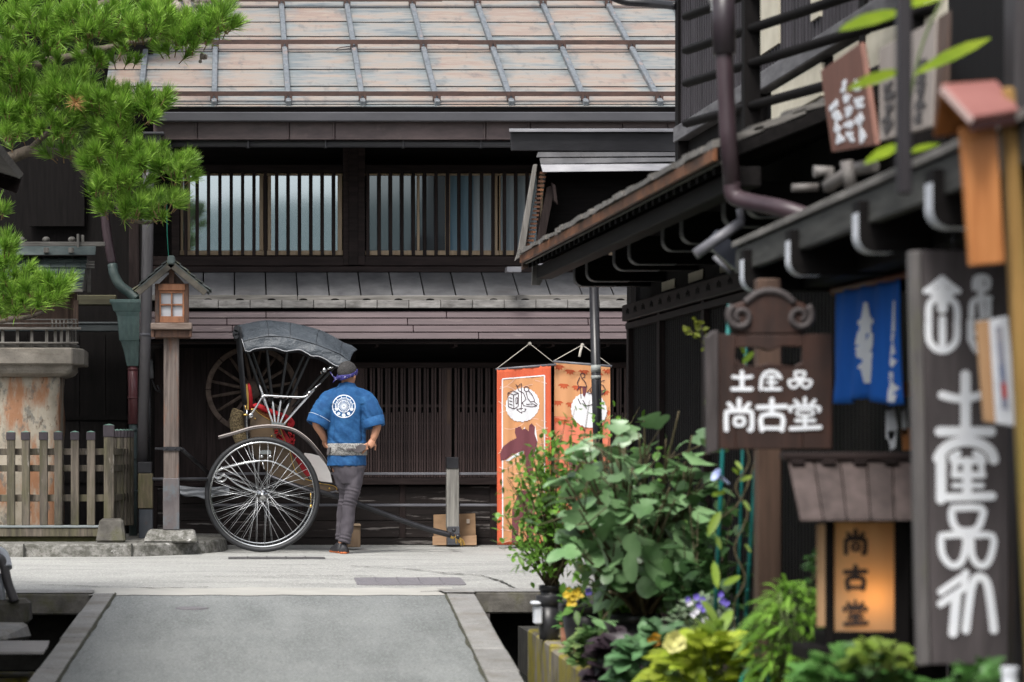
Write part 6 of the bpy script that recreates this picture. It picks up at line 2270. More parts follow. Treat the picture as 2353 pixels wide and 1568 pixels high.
for k in range(19):
    t = k / 18
    x, y = 1240 - 33 * t, 395 + 175 * t
    mb.hexa([gp(x, y + 5, 20.97), gp(x + 16, y + 5, 20.97), gp(x + 16, y + 5, 21.4), gp(x, y + 5, 21.4), gp(x + 1, y, 20.97), gp(x + 17, y, 20.97), gp(x + 17, y, 21.4), gp(x + 1, y, 21.4)])
mb.build('purlin_end', MT['copper'], gh)
mb = MB()
mb.prism([gp(1258, 430, 20.95), gp(1276, 425, 20.95), gp(1242, 600, 20.95), gp(1222, 606, 20.95)], (0, .06, 0))
mb.prism([gp(1268, 420, 20.9), gp(1276, 425, 20.9), gp(1282, 470, 20.9), gp(1274, 462, 20.9)], (0, .06, 0))
mb.build('inner_board', MT['dark_z'], gh)
mb = MB()
mb.box((gp(1462, 0).x, 21.3, -.1), (4.5, 21.5, gp(0, 395).z))
mb.build('wall', MT['black_z'], gh)
tri = MB()
tri.prism([gp(1255, 392, 21.2), gp(1600, 392, 21.2), gp(1600, 560, 21.2), gp(1330, 585, 21.2), gp(1240, 600, 21.2)], (0, .08, 0))
tri.build('gable', MT['black_x'], gh)
mb = MB()
mb.tube([gp(1225, 612, 20.6), gp(1300, 612, 20.6)], .02, 10)
mb.box((gp(1188, 0, 25).x, 25.9, zy(625, 25.9)), (gp(1222, 0, 25).x, 26.1, zy(613, 25.9)))
mb.build('gutter_end', MT['rail_iron'], gh)

# ------------------------------------------------------------------ balcony rails over the eave
br = thing('balcony_rail', 'black wooden rails standing over the lane house eave', 'railing', P(1720, 470, 15))
for k, z in enumerate((3.36, 3.17, 2.985, 2.76, 2.56)):
    mb = MB()
    a = Vector((2.56, 15.95, z)); b = Vector((3.46, 12.4, z))
    mb.tube([a + Vector((-.0, .1, 0)), a, a.lerp(b, .5), b], [.012, .035, .036, .036], 8, flat=.75)
    mb.build('rail', MT['black_y'], br)
for Yp in (15.15, 13.4):
    mb = MB()
    X = 2.56 + (15.95 - Yp) * .2535
    mb.box((X - .035, Yp - .05, 2.3), (X + .05, Yp + .05, 3.9))
    mb.build('post', MT['black_z'], br)

# ------------------------------------------------------------------ plum coloured downpipe
dp = thing('downpipe', 'plum coloured downpipe with collar bending along the eave of the lane house', 'downpipe', P(1680, 440, 12.62))
mb = MB()
Yd = 12.62
mb.tube([P(1662, -40, Yd), P(1664, 120, Yd), P(1672, 300, Yd), P(1682, 425, Yd)], px(20, Yd), 16)
mb.tube(spline([P(1682, 420, Yd), P(1684, 445, Yd), P(1700, 458, Yd - .02), P(1740, 468, Yd - .1), P(1800, 480, Yd - .25), P(1850, 496, Yd - .3)], 5), px(20, Yd), 16)
mb.build('pipe', MT['pipe_plum'], dp)
mb = MB()
mb.tube([P(1660, -40, Yd), P(1665, 125, Yd)], px(27, Yd), 16)
mb.build('collar', M('dark_plum', [(0.02, 0.015, 0.019), (0.045, 0.035, 0.042)], (9, 9, 3), .4), dp)
mb = MB()
mb.tube(spline([P(1605, -12, Yd), P(1630, -6, Yd), P(1640, 10, Yd), P(1640, 26, Yd)], 4), px(7, Yd), 8)
mb.build('wire', M('pale_wire', [(0.3, 0.3, 0.3)], rough=.5), dp)
# short leaning gutter piece hanging from the near eave
gp_ = thing('gutter_spout', 'short dark metal gutter spout leaning off the end of the near eave', 'gutter', P(1660, 590, 13.2))
mb = MB()
mb.tube([P(1598, 585, 12.7), P(1705, 510, 12.7)], px(12, 13), 12)
mb.build('spout', MT['rail_iron'], gp_)
mb = MB()
mb.obox(P(1668, 575, 12.8), (.75, 0, -.66), (0, 1, 0), (.66, 0, .75), px(90, 13), .06, px(42, 13))
mb.build('flap', M('navy_sheet', [(0.018, 0.02, 0.03), (0.04, 0.045, 0.06)], (5, 5, 5), .4), gp_)
mb = MB()
mb.tube([P(1640, 590, 12.7), P(1678, 628, 12.7)], px(5, 13), 8)
mb.tube([P(1699, 480, 12.7), P(1705, 512, 12.7)], px(8, 13), 8)
mb.build('strap', MT['rail_iron'], gp_)

# ------------------------------------------------------------------ house B: near shop
hb = thing('near_shop', 'dark near shop front on the right with grey eave board and white edged bracket ends', 'shop', (3.3, 10, -.5))
def eb(Y, off=0.0):
    return 2.227 + (12.55 - Y) * -.0224 + off
ZB = CAMZ + 447 * 12.55 / F
def bbox(mb, Y0, Y1, o0, o1, z0, z1, z0b=None, z1b=None):
    z0b = z0 if z0b is None else z0b
    z1b = z1 if z1b is None else z1b
    mb.hexa([(eb(Y0, o0), Y0, z0), (eb(Y0, o1), Y0, z0b), (eb(Y1, o1), Y1, z0b), (eb(Y1, o0), Y1, z0),
             (eb(Y0, o0), Y0, z1), (eb(Y0, o1), Y0, z1b), (eb(Y1, o1), Y1, z1b), (eb(Y1, o0), Y1, z1)])
eave_g = M('eave_board', [(0.022, 0.022, 0.020), (0.062, 0.062, 0.056)], (30, 3, 30), .75, bump=.4)
mb = MB()
bbox(mb, 5.5, 12.55, 0, .04, ZB - .115, ZB - .004)
mb.build('eave_board', eave_g, hb, bevel=.004)
mb = MB()
y = 5.5
while y < 12.5:
    bbox(mb, y, min(y + .3, 12.57) - .004, -.015, .25, ZB - .002, ZB + .026, ZB + .10, ZB + .126)
    y += .3
bbox(mb, 5.5, 12.55, .2, 1.6, ZB + .05, ZB + .08, ZB + .63, ZB + .66)
mb.build('roof', MT['grey_y'], hb, bevel=.004)
mb = MB()
bbox(mb, 5.5, 12.5, .04, 1.5, ZB - .07, ZB - .03, ZB + .45, ZB + .49)
mb.build('soffit', MT['black_x'], hb)
mb = MB()
bbox(mb, 5.5, 12.45, .22, .34, ZB - .20, ZB - .08)
mb.build('eave_beam', MT['black_y'], hb)
for Yb in (12.15, 11.02, 9.69, 8.57):
    mb = MB()
    xf = (1705 - VX) * 12.15 / F + (12.15 - Yb) * -.0224
    bracket(mb, Yb, xf, 3.3, 1.615, 1.79, .10, .055)
    ar = mb.build('bracket_arm', MT['black_x'], hb)
    mb = MB()
    bracket_edge(mb, Yb, xf, 0, 1.615, 1.77, .085, .055, .06, .002, .004)
    mb.build('white_edge', MT['white_paint'], ar)
WB = .95
mb = MB()
bbox(mb, 4.5, 12.6, WB, WB + .2, -.6, 3.2)
mb.box((eb(12.6, WB), 12.5, -.5), (5, 12.6, 2.2))
mb.build('wall', MT['black_z'], hb)
mb = MB()
bbox(mb, 5, 12.45, WB - .06, WB - .004, 1.45, 1.6)
mb.build('lintel', MT['black_y'], hb)
mb = MB()
mb.pbox(1742, 640, 1796, 1540, 11.6, .1)
mb.build('door_post', MT['brown_z'], hb, bevel=.006)
mb = MB()
mb.pbox(2334, -40, 2460, 1700, 9.25, .15)
mb.build('corner_post', M('corner_post', [(0.024, 0.021, 0.023), (0.055, 0.050, 0.052)], (30, 30, 3), .6), hb, bevel=.01)
mb = MB()
mb.pbox(2066, -60, 2097, 446, 8.2, .05)
mb.build('eave_post', M('eave_post', [(0.014, 0.012, 0.015), (0.032, 0.029, 0.033)], (30, 30, 3), .5), hb, bevel=.006)
mb = MB()
bbox(mb, 4, 12.6, 1.35, 1.5, 2.2, 6)
mb.build('upper_wall', MT['black_z'], hb)
mb = MB()
mb.tube([P(1870, 395, 11.2), P(1905, 392, 11.2), P(1905, 440, 11.2)], px(14, 11.2), 8)
mb.tube([P(1900, 430, 11.2), P(1960, 390, 11.1), P(2010, 380, 11.0)], px(16, 11.2), 8)
mb.tube([P(1820, 432, 11.3), P(1880, 430, 11.3)], px(9, 11.2), 8)
mb.tube([P(1945, 370, 11.0), P(1955, 430, 11.0)], px(15, 11.2), 8)
mb.build('gutter_joint', M('aged_pipe', [(0.10, 0.09, 0.085), (0.19, 0.18, 0.17)], (9, 9, 9), .6), hb)

# house on the left side of the lane, only its eave tip is in view
hl_ = thing('left_house', 'left lane house of which only a weathered eave corner shows at the picture edge', 'house', (-2.6, 14, -.3))
mb = MB()
mb.box((-2.8, 4, -.8), (-2.5, 19.2, 3.2))
mb.build('wall', MT['black_z'], hl_)
mb = MB()
e = P(54, 403, 19.2)
mb.hexa([(e.x - .02, 5, e.z - .03), (e.x - .02, 19.2, e.z - .03), (-3.2, 19.2, e.z + .5), (-3.2, 5, e.z + .5), (e.x, 5, e.z + .01), (e.x, 19.2, e.z + .01), (-3.2, 19.2, e.z + .56), (-3.2, 5, e.z + .56)])
mb.build('roof', MT['grey_x'], hl_)
mb = MB()
mb.prism([P(50, 408, 19.15), P(38, 445, 19.15), P(-20, 425, 19.15), P(-20, 385, 19.15)], (0, .04, 0))
for k in range(4):
    mb.pbox(-10 + k * 15, 398 - 12 + k * 5, -5 + k * 15, 412 - 12 + k * 5, 19.12, .02)
mb.build('barge_board', MT['dark_x'], hl_)
# ------------------------------------------------------------------ signs on the right
MT['sign_white'] = M('sign_white', [(0.72, 0.75, 0.80), (0.80, 0.82, 0.85)], (9, 9, 9), .7)
XD, ZD = Vector((1, 0, 0)), Vector((0, 0, 1))
# rounded brush strokes, drawn on the carved board: (points, stroke width) in enlarged-photo units
GL = {
 '土s': [([(425, 905), (425, 1012)], 25), ([(365, 938), (425, 944), (490, 936)], 22), ([(360, 1021), (490, 1021)], 25)],
 '産s': [([(556, 985), (560, 950), (582, 913), (625, 898), (668, 913), (690, 945)], 20), ([(558, 960), (552, 1021)], 20), ([(592, 938), (662, 938)], 16), ([(627, 930), (627, 1018)], 18), ([(598, 975), (660, 975)], 15), ([(578, 1021), (688, 1021)], 20)],
 '品s': [([(788, 905), (852, 905), (848, 936), (822, 946), (792, 936), (788, 905)], 17), ([(746, 962), (812, 962), (806, 995), (778, 1012), (752, 995), (746, 962)], 17), ([(830, 962), (896, 962), (890, 995), (862, 1012), (836, 995), (830, 962)], 17)],
 '尚': [([(405, 1095), (405, 1165)], 28), ([(335, 1122), (362, 1150)], 25), ([(474, 1122), (447, 1150)], 25), ([(318, 1300), (318, 1192), (340, 1172), (470, 1172), (492, 1192), (492, 1292), (476, 1300)], 28), ([(378, 1218), (434, 1218), (434, 1264), (378, 1264), (378, 1218)], 22)],
 '古': [([(630, 1095), (630, 1195)], 30), ([(535, 1146), (725, 1140)], 30), ([(562, 1300), (562, 1204), (698, 1204), (698, 1300)], 30), ([(562, 1288), (698, 1288)], 24)],
 '堂': [([(856, 1085), (856, 1130)], 22), ([(788, 1100), (814, 1126)], 20), ([(924, 1100), (898, 1126)], 20), ([(758, 1172), (766, 1142), (942, 1142), (950, 1172)], 21), ([(806, 1166), (904, 1166), (904, 1198), (806, 1198), (806, 1166)], 16), ([(795, 1236), (920, 1236)], 22), ([(857, 1206), (857, 1290)], 24), ([(760, 1292), (960, 1282)], 26)],
 '土': [([(1955, 925), (1955, 1310)], 62), ([(1795, 1062), (1870, 1082), (1955, 1086), (2075, 1058)], 52), ([(1778, 1312), (2130, 1312)], 60)],
 '高': [([(1795, 262), (1740, 310), (1682, 352)], 34), ([(1795, 262), (1850, 310), (1908, 352)], 34), ([(1702, 352), (1890, 352)], 36), ([(1795, 280), (1795, 350)], 60), ([(1702, 540), (1706, 450), (1745, 408), (1845, 408), (1892, 450), (1900, 540)], 40), ([(1797, 370), (1797, 470)], 62), ([(1740, 380), (1850, 380)], 40)],
 '山': [([(1702, 560), (1704, 680), (1745, 740), (1797, 758), (1850, 740), (1893, 680), (1897, 560)], 42), ([(1797, 540), (1797, 750)], 44)],
 '飛': [([(2018, 330), (2022, 270), (2060, 252), (2108, 268), (2104, 330), (2060, 340)], 34), ([(2058, 270), (2060, 400)], 40), ([(2112, 400), (2112, 520)], 36), ([(1996, 520), (2004, 430), (2050, 404), (2118, 400)], 36), ([(2062, 430), (2070, 520)], 34)],
 '騨': [([(1990, 560), (1990, 680), (2034, 758)], 44), ([(2040, 560), (2110, 560)], 34), ([(2060, 560), (2066, 740)], 40), ([(2020, 640), (2120, 640)], 30)],
 '産': [([(1672, 120), (1700, 70), (1760, 28), (1855, 8), (1950, 28), (2012, 75), (2032, 128)], 60), ([(1690, 120), (1690, 385)], 58), ([(1760, 110), (1800, 90)], 40), ([(1955, 110), (1915, 90)], 40), ([(1768, 138), (1965, 138)], 38), ([(1775, 228), (1960, 228)], 40), ([(1783, 150), (1775, 220)], 34), ([(1950, 150), (1955, 220)], 34), ([(1860, 140), (1860, 370)], 52), ([(1775, 296), (1955, 296)], 30), ([(1740, 372), (2020, 364)], 50)],
 '品': [([(1760, 442), (1950, 442), (1950, 520), (1918, 578), (1855, 592), (1795, 578), (1762, 520), (1760, 442)], 42), ([(1688, 622), (1842, 622), (1838, 750), (1800, 808), (1745, 806), (1696, 735), (1688, 622)], 40), ([(1884, 622), (2022, 622), (2018, 735), (1982, 806), (1930, 808), (1890, 745), (1884, 622)], 40)],
 '処': [([(1688, 985), (1850, 872)], 40), ([(1850, 862), (1838, 960), (1688, 1062)], 42), ([(1720, 1030), (1850, 955)], 30), ([(1790, 1000), (1768, 1250)], 54), ([(1850, 1230), (1868, 1080), (1892, 935), (1936, 886), (1986, 925), (2012, 1060), (2032, 1230)], 48)],
}
def crop1(x, y): return (1562.3 + .3359 * x, 551.4 + .3359 * y)
def crop2(x, y): return (1562.3 + .3552 * x, 1010.9 + .3552 * y)
def glyph(key, par, m_, Y, fx, wk, off=.004, th=.003):
    mb = MB()
    for si, (pts, w) in enumerate(GL[key]):
        pp = [fx(*p) for p in pts]
        closed = pp[0] == pp[-1] and len(pp) > 3
        hw = w * wk * .55
        q = spline([Vector((a, b, 0)) for a, b in pp], 3) if len(pp) > 3 else [Vector((a, b, 0)) for a, b in pp]
        o = off + si * .0004
        L_, R_ = [], []
        for i, p in enumerate(q):
            a, b = q[max(i - 1, 0)], q[min(i + 1, len(q) - 1)]
            if closed and i in (0, len(q) - 1): a, b = q[-2], q[1]
            d = (b - a).normalized(); n_ = Vector((-d.y, d.x, 0)) * hw
            L_.append(p + n_); R_.append(p - n_)
        if not closed:
            for end, sg in ((0, -1), (len(q) - 1, 1)):
                d = (q[end] - q[end - 1] if end else q[1] - q[0]).normalized() * sg
                n_ = Vector((-d.y, d.x, 0))
                capp = [q[end] + (d * math.cos(t) + n_ * math.sin(t)) * hw for t in [R(-90 + 22.5 * k) for k in range(9)]]
                mb.prism([P(v.x, v.y, Y - o - .0002) for v in capp], (0, th, 0))
        for i in range(len(q) - 1):
            mb.prism([P(v.x, v.y, Y - o) for v in (L_[i], L_[i + 1], R_[i + 1], R_[i])], (0, th, 0))
    return mb.build('lettering', m_, par)
def plate_poly(pts, Y, d):
    mb = MB(); mb.prism([P(a, b, Y) for a, b in pts], (0, d, 0)); return mb
# --- carved board with scrolled crest
YS = 11.0
sg = thing('carved_sign', 'brown carved wooden shop sign with scrolled crest, reading 土産品 尚古堂 in white', 'sign', P(1770, 1035, YS))
sgm = M('sign_wood', [(0.017, 0.0085, 0.0065), (0.042, 0.021, 0.016)], (26, 26, 3), .6, bump=.3, stain=((.075, .028, .016), (3.5, 9, 1.6), .56, .1, .55))
sgg = M('sign_grey_edge', [(0.030, 0.025, 0.025), (0.075, 0.064, 0.064)], (30, 30, 4), .7)
outer = [(1652, 1033), (1652, 768), (1700, 752)]
hole = [(1690, 800), (1705, 797), (1740, 799), (1768, 807), (1800, 796), (1835, 797), (1845, 812), (1843, 832), (1825, 843), (1790, 838), (1768, 834), (1735, 842), (1705, 838), (1692, 822)]
mb = MB()
def strip(x0, x1, y0, y1): mb.pbox(x0, y0, x1, y1, YS, .05)
strip(1652, 1690, 768, 1033); strip(1845, 1913, 768, 1033); strip(1690.2, 1844.8, 846, 1033)
mb.prism([P(a, b, YS) for a, b in ((1690.2, 770), (1844.8, 770), (1844.8, 798), (1800, 796), (1768, 807), (1740, 799), (1690.2, 800))], (0, .05, 0))
mb.prism([P(a, b, YS) for a, b in ((1690.2, 822), (1705, 838), (1735, 842), (1768, 834), (1790, 838), (1825, 843), (1844.8, 832), (1844.8, 845.8), (1690.2, 845.8))], (0, .05, 0))
mb.build('board', sgm, sg, bevel=.004)
mb = MB()
mb.prism([P(a, b, YS - .006) for a, b in ((1622, 775), (1640, 760), (1651.8, 760), (1651.8, 1038), (1626, 1046))], (0, .062, 0))
mb.build('edge_strip', sgg, sg, bevel=.006)
mb = MB()
mb.prism([P(a, b, YS) for a, b in ((1700, 769.6), (1678, 752), (1670, 730), (1676, 706), (1695, 697), (1715, 690), (1735, 672), (1768, 665), (1800, 671), (1822, 690), (1845, 696), (1862, 708), (1868, 732), (1858, 755), (1835, 769.6))], (0, .05, 0))
cr = mb.build('crest', sgm, sg, bevel=.008)
mb = MB()
def spiral(cx, cy, s):
    pts = []
    for k in range(26):
        a = k / 25 * 2 * math.pi * 1.35
        r_ = 30 - 22 * k / 25
        pts.append(P(cx + s * r_ * math.cos(a + 2.2), cy - r_ * math.sin(a + 2.2), YS - .004))
    mb.tube(pts, [.016 - .008 * k / 25 for k in range(26)], 8)
spiral(1702, 728, 1); spiral(1838, 728, -1)
mb.tube(spline([P(1712, 696, YS), P(1738, 676, YS), P(1768, 669, YS), P(1800, 676, YS), P(1824, 696, YS)], 5), .014, 8)
mb.build('scroll', sgg, cr)
for k in ('土s', '産s', '品s', '尚', '古', '堂'):
    glyph(k, sg, MT['sign_white'], YS, crop1, .3359)
# --- blue noren strung along the shop front
nr = thing('shop_curtain', 'blue cloth shop curtain with white brush characters hanging from a thin rod', 'curtain', Vector((2.53, 11.3, 1.1)))
blue = M('noren_blue', [(0.010, 0.13, 0.58), (0.018, 0.18, 0.70)], (3, 9, 2), .8, trans=.25)
A0, A1 = P(1921, 668, 11.9), P(2072, 641, 10.75)
B0, B1 = P(1908, 921, 11.9), P(2072, 926, 10.75)
def nq(u, v, off=0.0):
    p = A0.lerp(A1, u).lerp(B0.lerp(B1, u), v)
    p.x += .022 * math.sin(u * 24 + v * 1.5) * (.35 + .65 * v) - off
    p.z += -.012 * math.sin(u * 9) * v * v
    return p
mb = MB()
mb.loft([[nq(u / 40, v / 16) for u in range(41)] for v in range(17)], caps=False, closed=False)
ncl = mb.build('cloth', blue, nr, solid=.003)
def brush(par, f, strokes, off, m_, name='lettering'):
    mb = MB()
    for s in strokes:
        n = len(s)
        for i in range(n - 1):
            (u0, v0, w0), (u1, v1, w1) = s[i], s[i + 1]
            for k in range(4):
                a, b = k / 4, (k + 1) / 4
                ua, va, wa = u0 + (u1 - u0) * a, v0 + (v1 - v0) * a, w0 + (w1 - w0) * a
                ub, vb, wb_ = u0 + (u1 - u0) * b, v0 + (v1 - v0) * b, w0 + (w1 - w0) * b
                d = Vector((ub - ua, vb - va)).normalized(); nx, ny = -d.y, d.x
                mb.add([f(ua - nx * wa, va - ny * wa, off), f(ub - nx * wb_, vb - ny * wb_, off), f(ub + nx * wb_, vb + ny * wb_, off), f(ua + nx * wa, va + ny * wa, off)], [(0, 1, 2, 3)])
    return mb.build(name, m_, par, solid=.002)
st = [[(.50, .15, .02), (.50, .3, .05), (.49, .42, .06)], [(.36, .33, .02), (.52, .30, .05), (.64, .33, .02)], [(.44, .40, .04), (.40, .52, .06), (.46, .57, .05), (.58, .50, .04)], [(.60, .42, .03), (.55, .52, .05), (.40, .62, .05)], [(.38, .60, .03), (.52, .63, .05), (.62, .60, .03)],
      [(.52, .60, .04), (.50, .75, .05), (.50, .86, .03)], [(.40, .70, .03), (.50, .73, .04), (.60, .72, .02)],
      [(.94, .17, .03), (.93, .32, .05), (.95, .42, .03)], [(.88, .45, .03), (.96, .47, .05)], [(.92, .52, .05), (.94, .60, .05)], [(.90, .63, .04), (.97, .68, .04)], [(.93, .74, .04), (.91, .84, .06), (.96, .90, .06)], [(.88, .93, .04), (.97, .95, .04)]]
st = [[(.51 + (u - .50) * .5 if u < .8 else u, v, w * .75) for u, v, w in s] for s in st]
brush(ncl, nq, [s for s in st if s[0][0] < .8 and s[0][1] < .40], .006, MT['sign_white'])
brush(ncl, nq, [s for s in st if s[0][0] < .8 and s[0][1] >= .40], .006, MT['sign_white'])
for v0, v1 in ((0, .44), (.44, .62), (.62, .73), (.73, 1)):
    brush(ncl, nq, [s for s in st if s[0][0] >= .8 and v0 <= s[0][1] < v1], .006, MT['sign_white'])
mb = MB()
mb.tube([P(1916, 668, 11.95), P(2095, 628, 10.6)], .014, 10)
mb.ball(P(1917, 669, 11.95), .02)
mb.build('rod', M('red_rod', [(0.13, 0.05, 0.035), (0.2, 0.085, 0.06)], (9, 9, 9), .6), nr)

# --- lit lantern sign
YLN = 10.2
ls = thing('lantern_sign', 'lit wooden lantern sign with glowing orange paper panel reading 尚古堂 under a board roof', 'lantern', P(1985, 1530, YLN))
lpl = M('roof_board', [(0.038, 0.028, 0.026), (0.088, 0.066, 0.062)], (16, 16, 3), .8, bump=.3, ivar=.22)
mb = MB()
n = 5
for k in range(n):
    t0, t1 = k / n, (k + 1) / n
    def rp(t, v, dz=0):
        xt, xb = 1808 + 305 * t, 1838 + 272 * t
        Yt, Yb_ = YLN + .10, YLN - .16
        p = P(xt, 1056, Yt).lerp(P(xb, 1198, Yb_), v)
        return p + Vector((0, dz * .5, dz))
    mb.hexa([rp(t0 + .004, 1), rp(t1 - .004, 1), rp(t1 - .004, 0), rp(t0 + .004, 0), rp(t0 + .004, 1, .018), rp(t1 - .004, 1, .018), rp(t1 - .004, 0, .018), rp(t0 + .004, 0, .018)])
rf = mb.build('roof', lpl, ls, bevel=.003)
mb = MB()
mb.pbox(1800, 1040, 2108, 1058, YLN + .06, .08)
for x in (1818, 1890, 1962, 2034):
    mb.pbox(x, 1058.5, x + 34, 1068, YLN + .04, .03)
mb.build('ridge', MT['dark_x'], rf, bevel=.006)
mb = MB()
a, b = P(1838, 1200, YLN + .36), P(2080, 1200, YLN + .36)
mb.hexa([P(1808, 1056, YLN + .13), P(2108, 1056, YLN + .13), b, a, P(1808, 1050, YLN + .13), P(2108, 1050, YLN + .13), b + Vector((0, 0, .02)), a + Vector((0, 0, .02))])
mb.build('roof', lpl, ls)
dkf = MT['black_z']
mb = MB()
for x0, x1 in ((1897, 1917), (2056, 2092)):
    mb.pbox(x0, 1190, x1, 1500, YLN, .03)
    mb.pbox(x0, 1190, x1, 1500, YLN + .24, .03)
mb.pbox(1917.2, 1452, 2055.8, 1500, YLN, .03)
mb.pbox(1917.2, 1188, 2055.8, 1199, YLN, .03)
mb.pbox(1897, 1455, 2092, 1499, YLN + .031, .208)
mb.pbox(1917.2, 1190, 2055.8, 1454, YLN + .235, .012)
mb.pbox(1856, 1488, 2096, 1520, YLN - .03, .30)
mb.pbox(1880, 1520.2, 1905, 1600, YLN, .2); mb.pbox(2060, 1520.2, 2084, 1600, YLN, .2)
mb.build('frame', dkf, ls, bevel=.004)
mb = MB()
mb.pbox(1878, 1205, 1896, 1440, YLN - .01, .012)
mb.build('pale_batten', MT['tan_z'], ls)
paper = bpy.data.materials.new('lantern_panel_paper')
paper.use_nodes = True
def _pp():
    nt = paper.node_tree; n, l = nt.nodes, nt.links
    b = n['Principled BSDF']
    b.inputs['Base Color'].default_value = (0.55, 0.37, 0.22, 1)
    b.inputs['Roughness'].default_value = .6
    t = n.new('ShaderNodeBsdfTranslucent'); t.inputs['Color'].default_value = (0.9, 0.48, 0.16, 1)
    m = n.new('ShaderNodeMixShader'); m.inputs[0].default_value = .55
    l.new(b.outputs[0], m.inputs[1]); l.new(t.outputs[0], m.inputs[2]); l.new(m.outputs[0], n['Material Output'].inputs['Surface'])
_pp()
mb = MB()
q0, q1, q2, q3 = P(1917.5, 1451, YLN + .012), P(2055.5, 1451, YLN + .012), P(2055.5, 1200, YLN + .012), P(1917.5, 1200, YLN + .012)
mb.add([q0, q1, q2, q3], [(0, 1, 2, 3)])
pn = mb.build('paper_panel', paper, ls)
ink_ = M('ink', [(0.03, 0.022, 0.02)], rough=.8)
for k, cx0, cy0, yc in (('尚', 405, 1198, 1246), ('古', 630, 1198, 1328), ('堂', 857, 1188, 1408)):
    glyph(k, pn, ink_, YLN + .010, lambda x, y, cx0=cx0, cy0=cy0, yc=yc: (1966 + (x - cx0) * .25, yc + (y - cy0) * .25), .36, .001, .001)
bl = bpy.data.lights.new('lantern_bulb', 'POINT')
bl.energy = 0.30
bl.color = (1.0, 0.62, 0.28)
bl.shadow_soft_size = .02
blo = bpy.data.objects.new('lantern_bulb', bl)
col.objects.link(blo)
blo.parent = ls
blo.location = P(1998, 1372, YLN + .10) - ORG[ls.name]

# --- tall vertical board
YV = 9.0
vb = thing('tall_sign', 'tall dark wooden sign board with big white characters 土産品処 in a column', 'sign', P(2210, 1530, YV))
vbm = M('tall_sign_wood', [(0.040, 0.034, 0.036), (0.088, 0.076, 0.078)], (30, 30, 2.2), .65, bump=.3, stain=((.02, .017, .018), (9, 9, 2), .58, .1, .5))
mb = MB()
mb.prism([P(a, b, YV) for a, b in ((2118, 575), (2318, 575), (2318, 1528), (2140, 1528))], (0, .04, 0))
bd = mb.build('board', vbm, vb, bevel=.004)
mb = MB()
mb.prism([P(a, b, YV - .004) for a, b in ((2091, 577), (2117.5, 575), (2139.5, 1528), (2111, 1532))], (0, .05, 0))
mb.build('edge_strip', M('tall_sign_edge', [(0.075, 0.07, 0.07), (0.15, 0.14, 0.138)], (30, 30, 3), .75, stain=((.12, .12, .08), (9, 9, 4), .6, .08, .6)), vb, bevel=.005)
for k in ('土', '高', '山', '飛', '騨'):
    glyph(k, vb, MT['sign_white'], YV, crop1, .3359)
for k in ('産', '品', '処'):
    glyph(k, vb, MT['sign_white'], YV, crop2, .3552)
mb = MB()
mb.tube([P(2190, 575, YV + .02), P(2192, 520, YV + .05)], .004, 6)
mb.tube([P(2250, 575, YV + .02), P(2252, 500, YV + .05)], .004, 6)
mb.build('hanger', MT['iron'], vb)

# --- plank with calligraphy and pale board standing on the eave
def leaning(name, label, c, wood, edge, strokes, ink, group=None):
    t = thing(name, label, 'sign', (c[2] + c[3]) / 2, group)
    n_ = (c[1] - c[0]).cross(c[3] - c[0]).normalized() * .022
    if n_.x < 0: n_ = -n_
    mb = MB(); mb.hexa([c[3], c[2], c[2] + n_, c[3] + n_, c[0], c[1], c[1] + n_, c[0] + n_])
    bd = mb.build('board', wood, t, bevel=.003)
    f = lambda u, v, off: c[0].lerp(c[1], u).lerp(c[3].lerp(c[2], u), v) - n_.normalized() * off
    brush(bd, f, strokes, .003, ink)
    return t
random.seed(3)
def cols_of_marks(cols, n):
    out = []
    for ci, cx in enumerate(cols):
        top = (.40, .26, .32)[ci % 3]
        m = n + (ci % 2)
        for k in range(m):
            v = top + (.95 - top) * (k + .5) / m
            h = (.95 - top) / m * .42
            for j in range(random.randint(4, 6)):
                a = random.choice((0, 0, 1, 1, .5, -.5)) * math.pi / 2 + random.uniform(-.3, .3)
                l = random.uniform(.5, 1.0)
                x0, y0 = cx + random.uniform(-.05, .05), v + random.uniform(-.6, .6) * h
                dx, dy = math.cos(a) * .10 * l, math.sin(a) * h * l
                w = random.uniform(.014, .03)
                out.append([(x0 - dx, y0 - dy, w), (x0 + random.uniform(-.015, .015), y0, w * 1.25), (x0 + dx, y0 + dy, w * .6)])
    return out
leaning('hanging_plank', 'slanting brown plank with three columns of white brush characters on the near eave', [P(1885, 163, 11.6), P(1976, 98, 10.7), P(2011, 333, 10.5), P(1911, 350, 11.4)],
        M('red_plank', [(0.12, 0.048, 0.032), (0.19, 0.082, 0.056)], (20, 20, 3), .6), None, cols_of_marks((.25, .52, .78), 4), MT['sign_white'])
leaning('pale_plank', 'pale weathered plank with dark brush writing behind the thin eave post', [P(2020, 112, 10.6), P(2150, 45, 9.6), P(2142, 290, 9.5), P(2020, 325, 10.5)],
        M('pale_plank_wood', [(0.21, 0.18, 0.16), (0.34, 0.30, 0.27)], (20, 20, 3), .75), None, cols_of_marks((.2, .5, .8), 5), M('faded_ink', [(0.05, 0.045, 0.045)], rough=.8))
mb = MB()
mb.prism([P(2156, 40, 9.55), P(2186, 22, 9.4), P(2180, 285, 9.4), P(2144, 295, 9.5)], (.01, .05, 0))
tag(mb.build('side_board', MT['brown_z']), 'narrow dark brown board standing beside the pale plank on the eave', 'board')

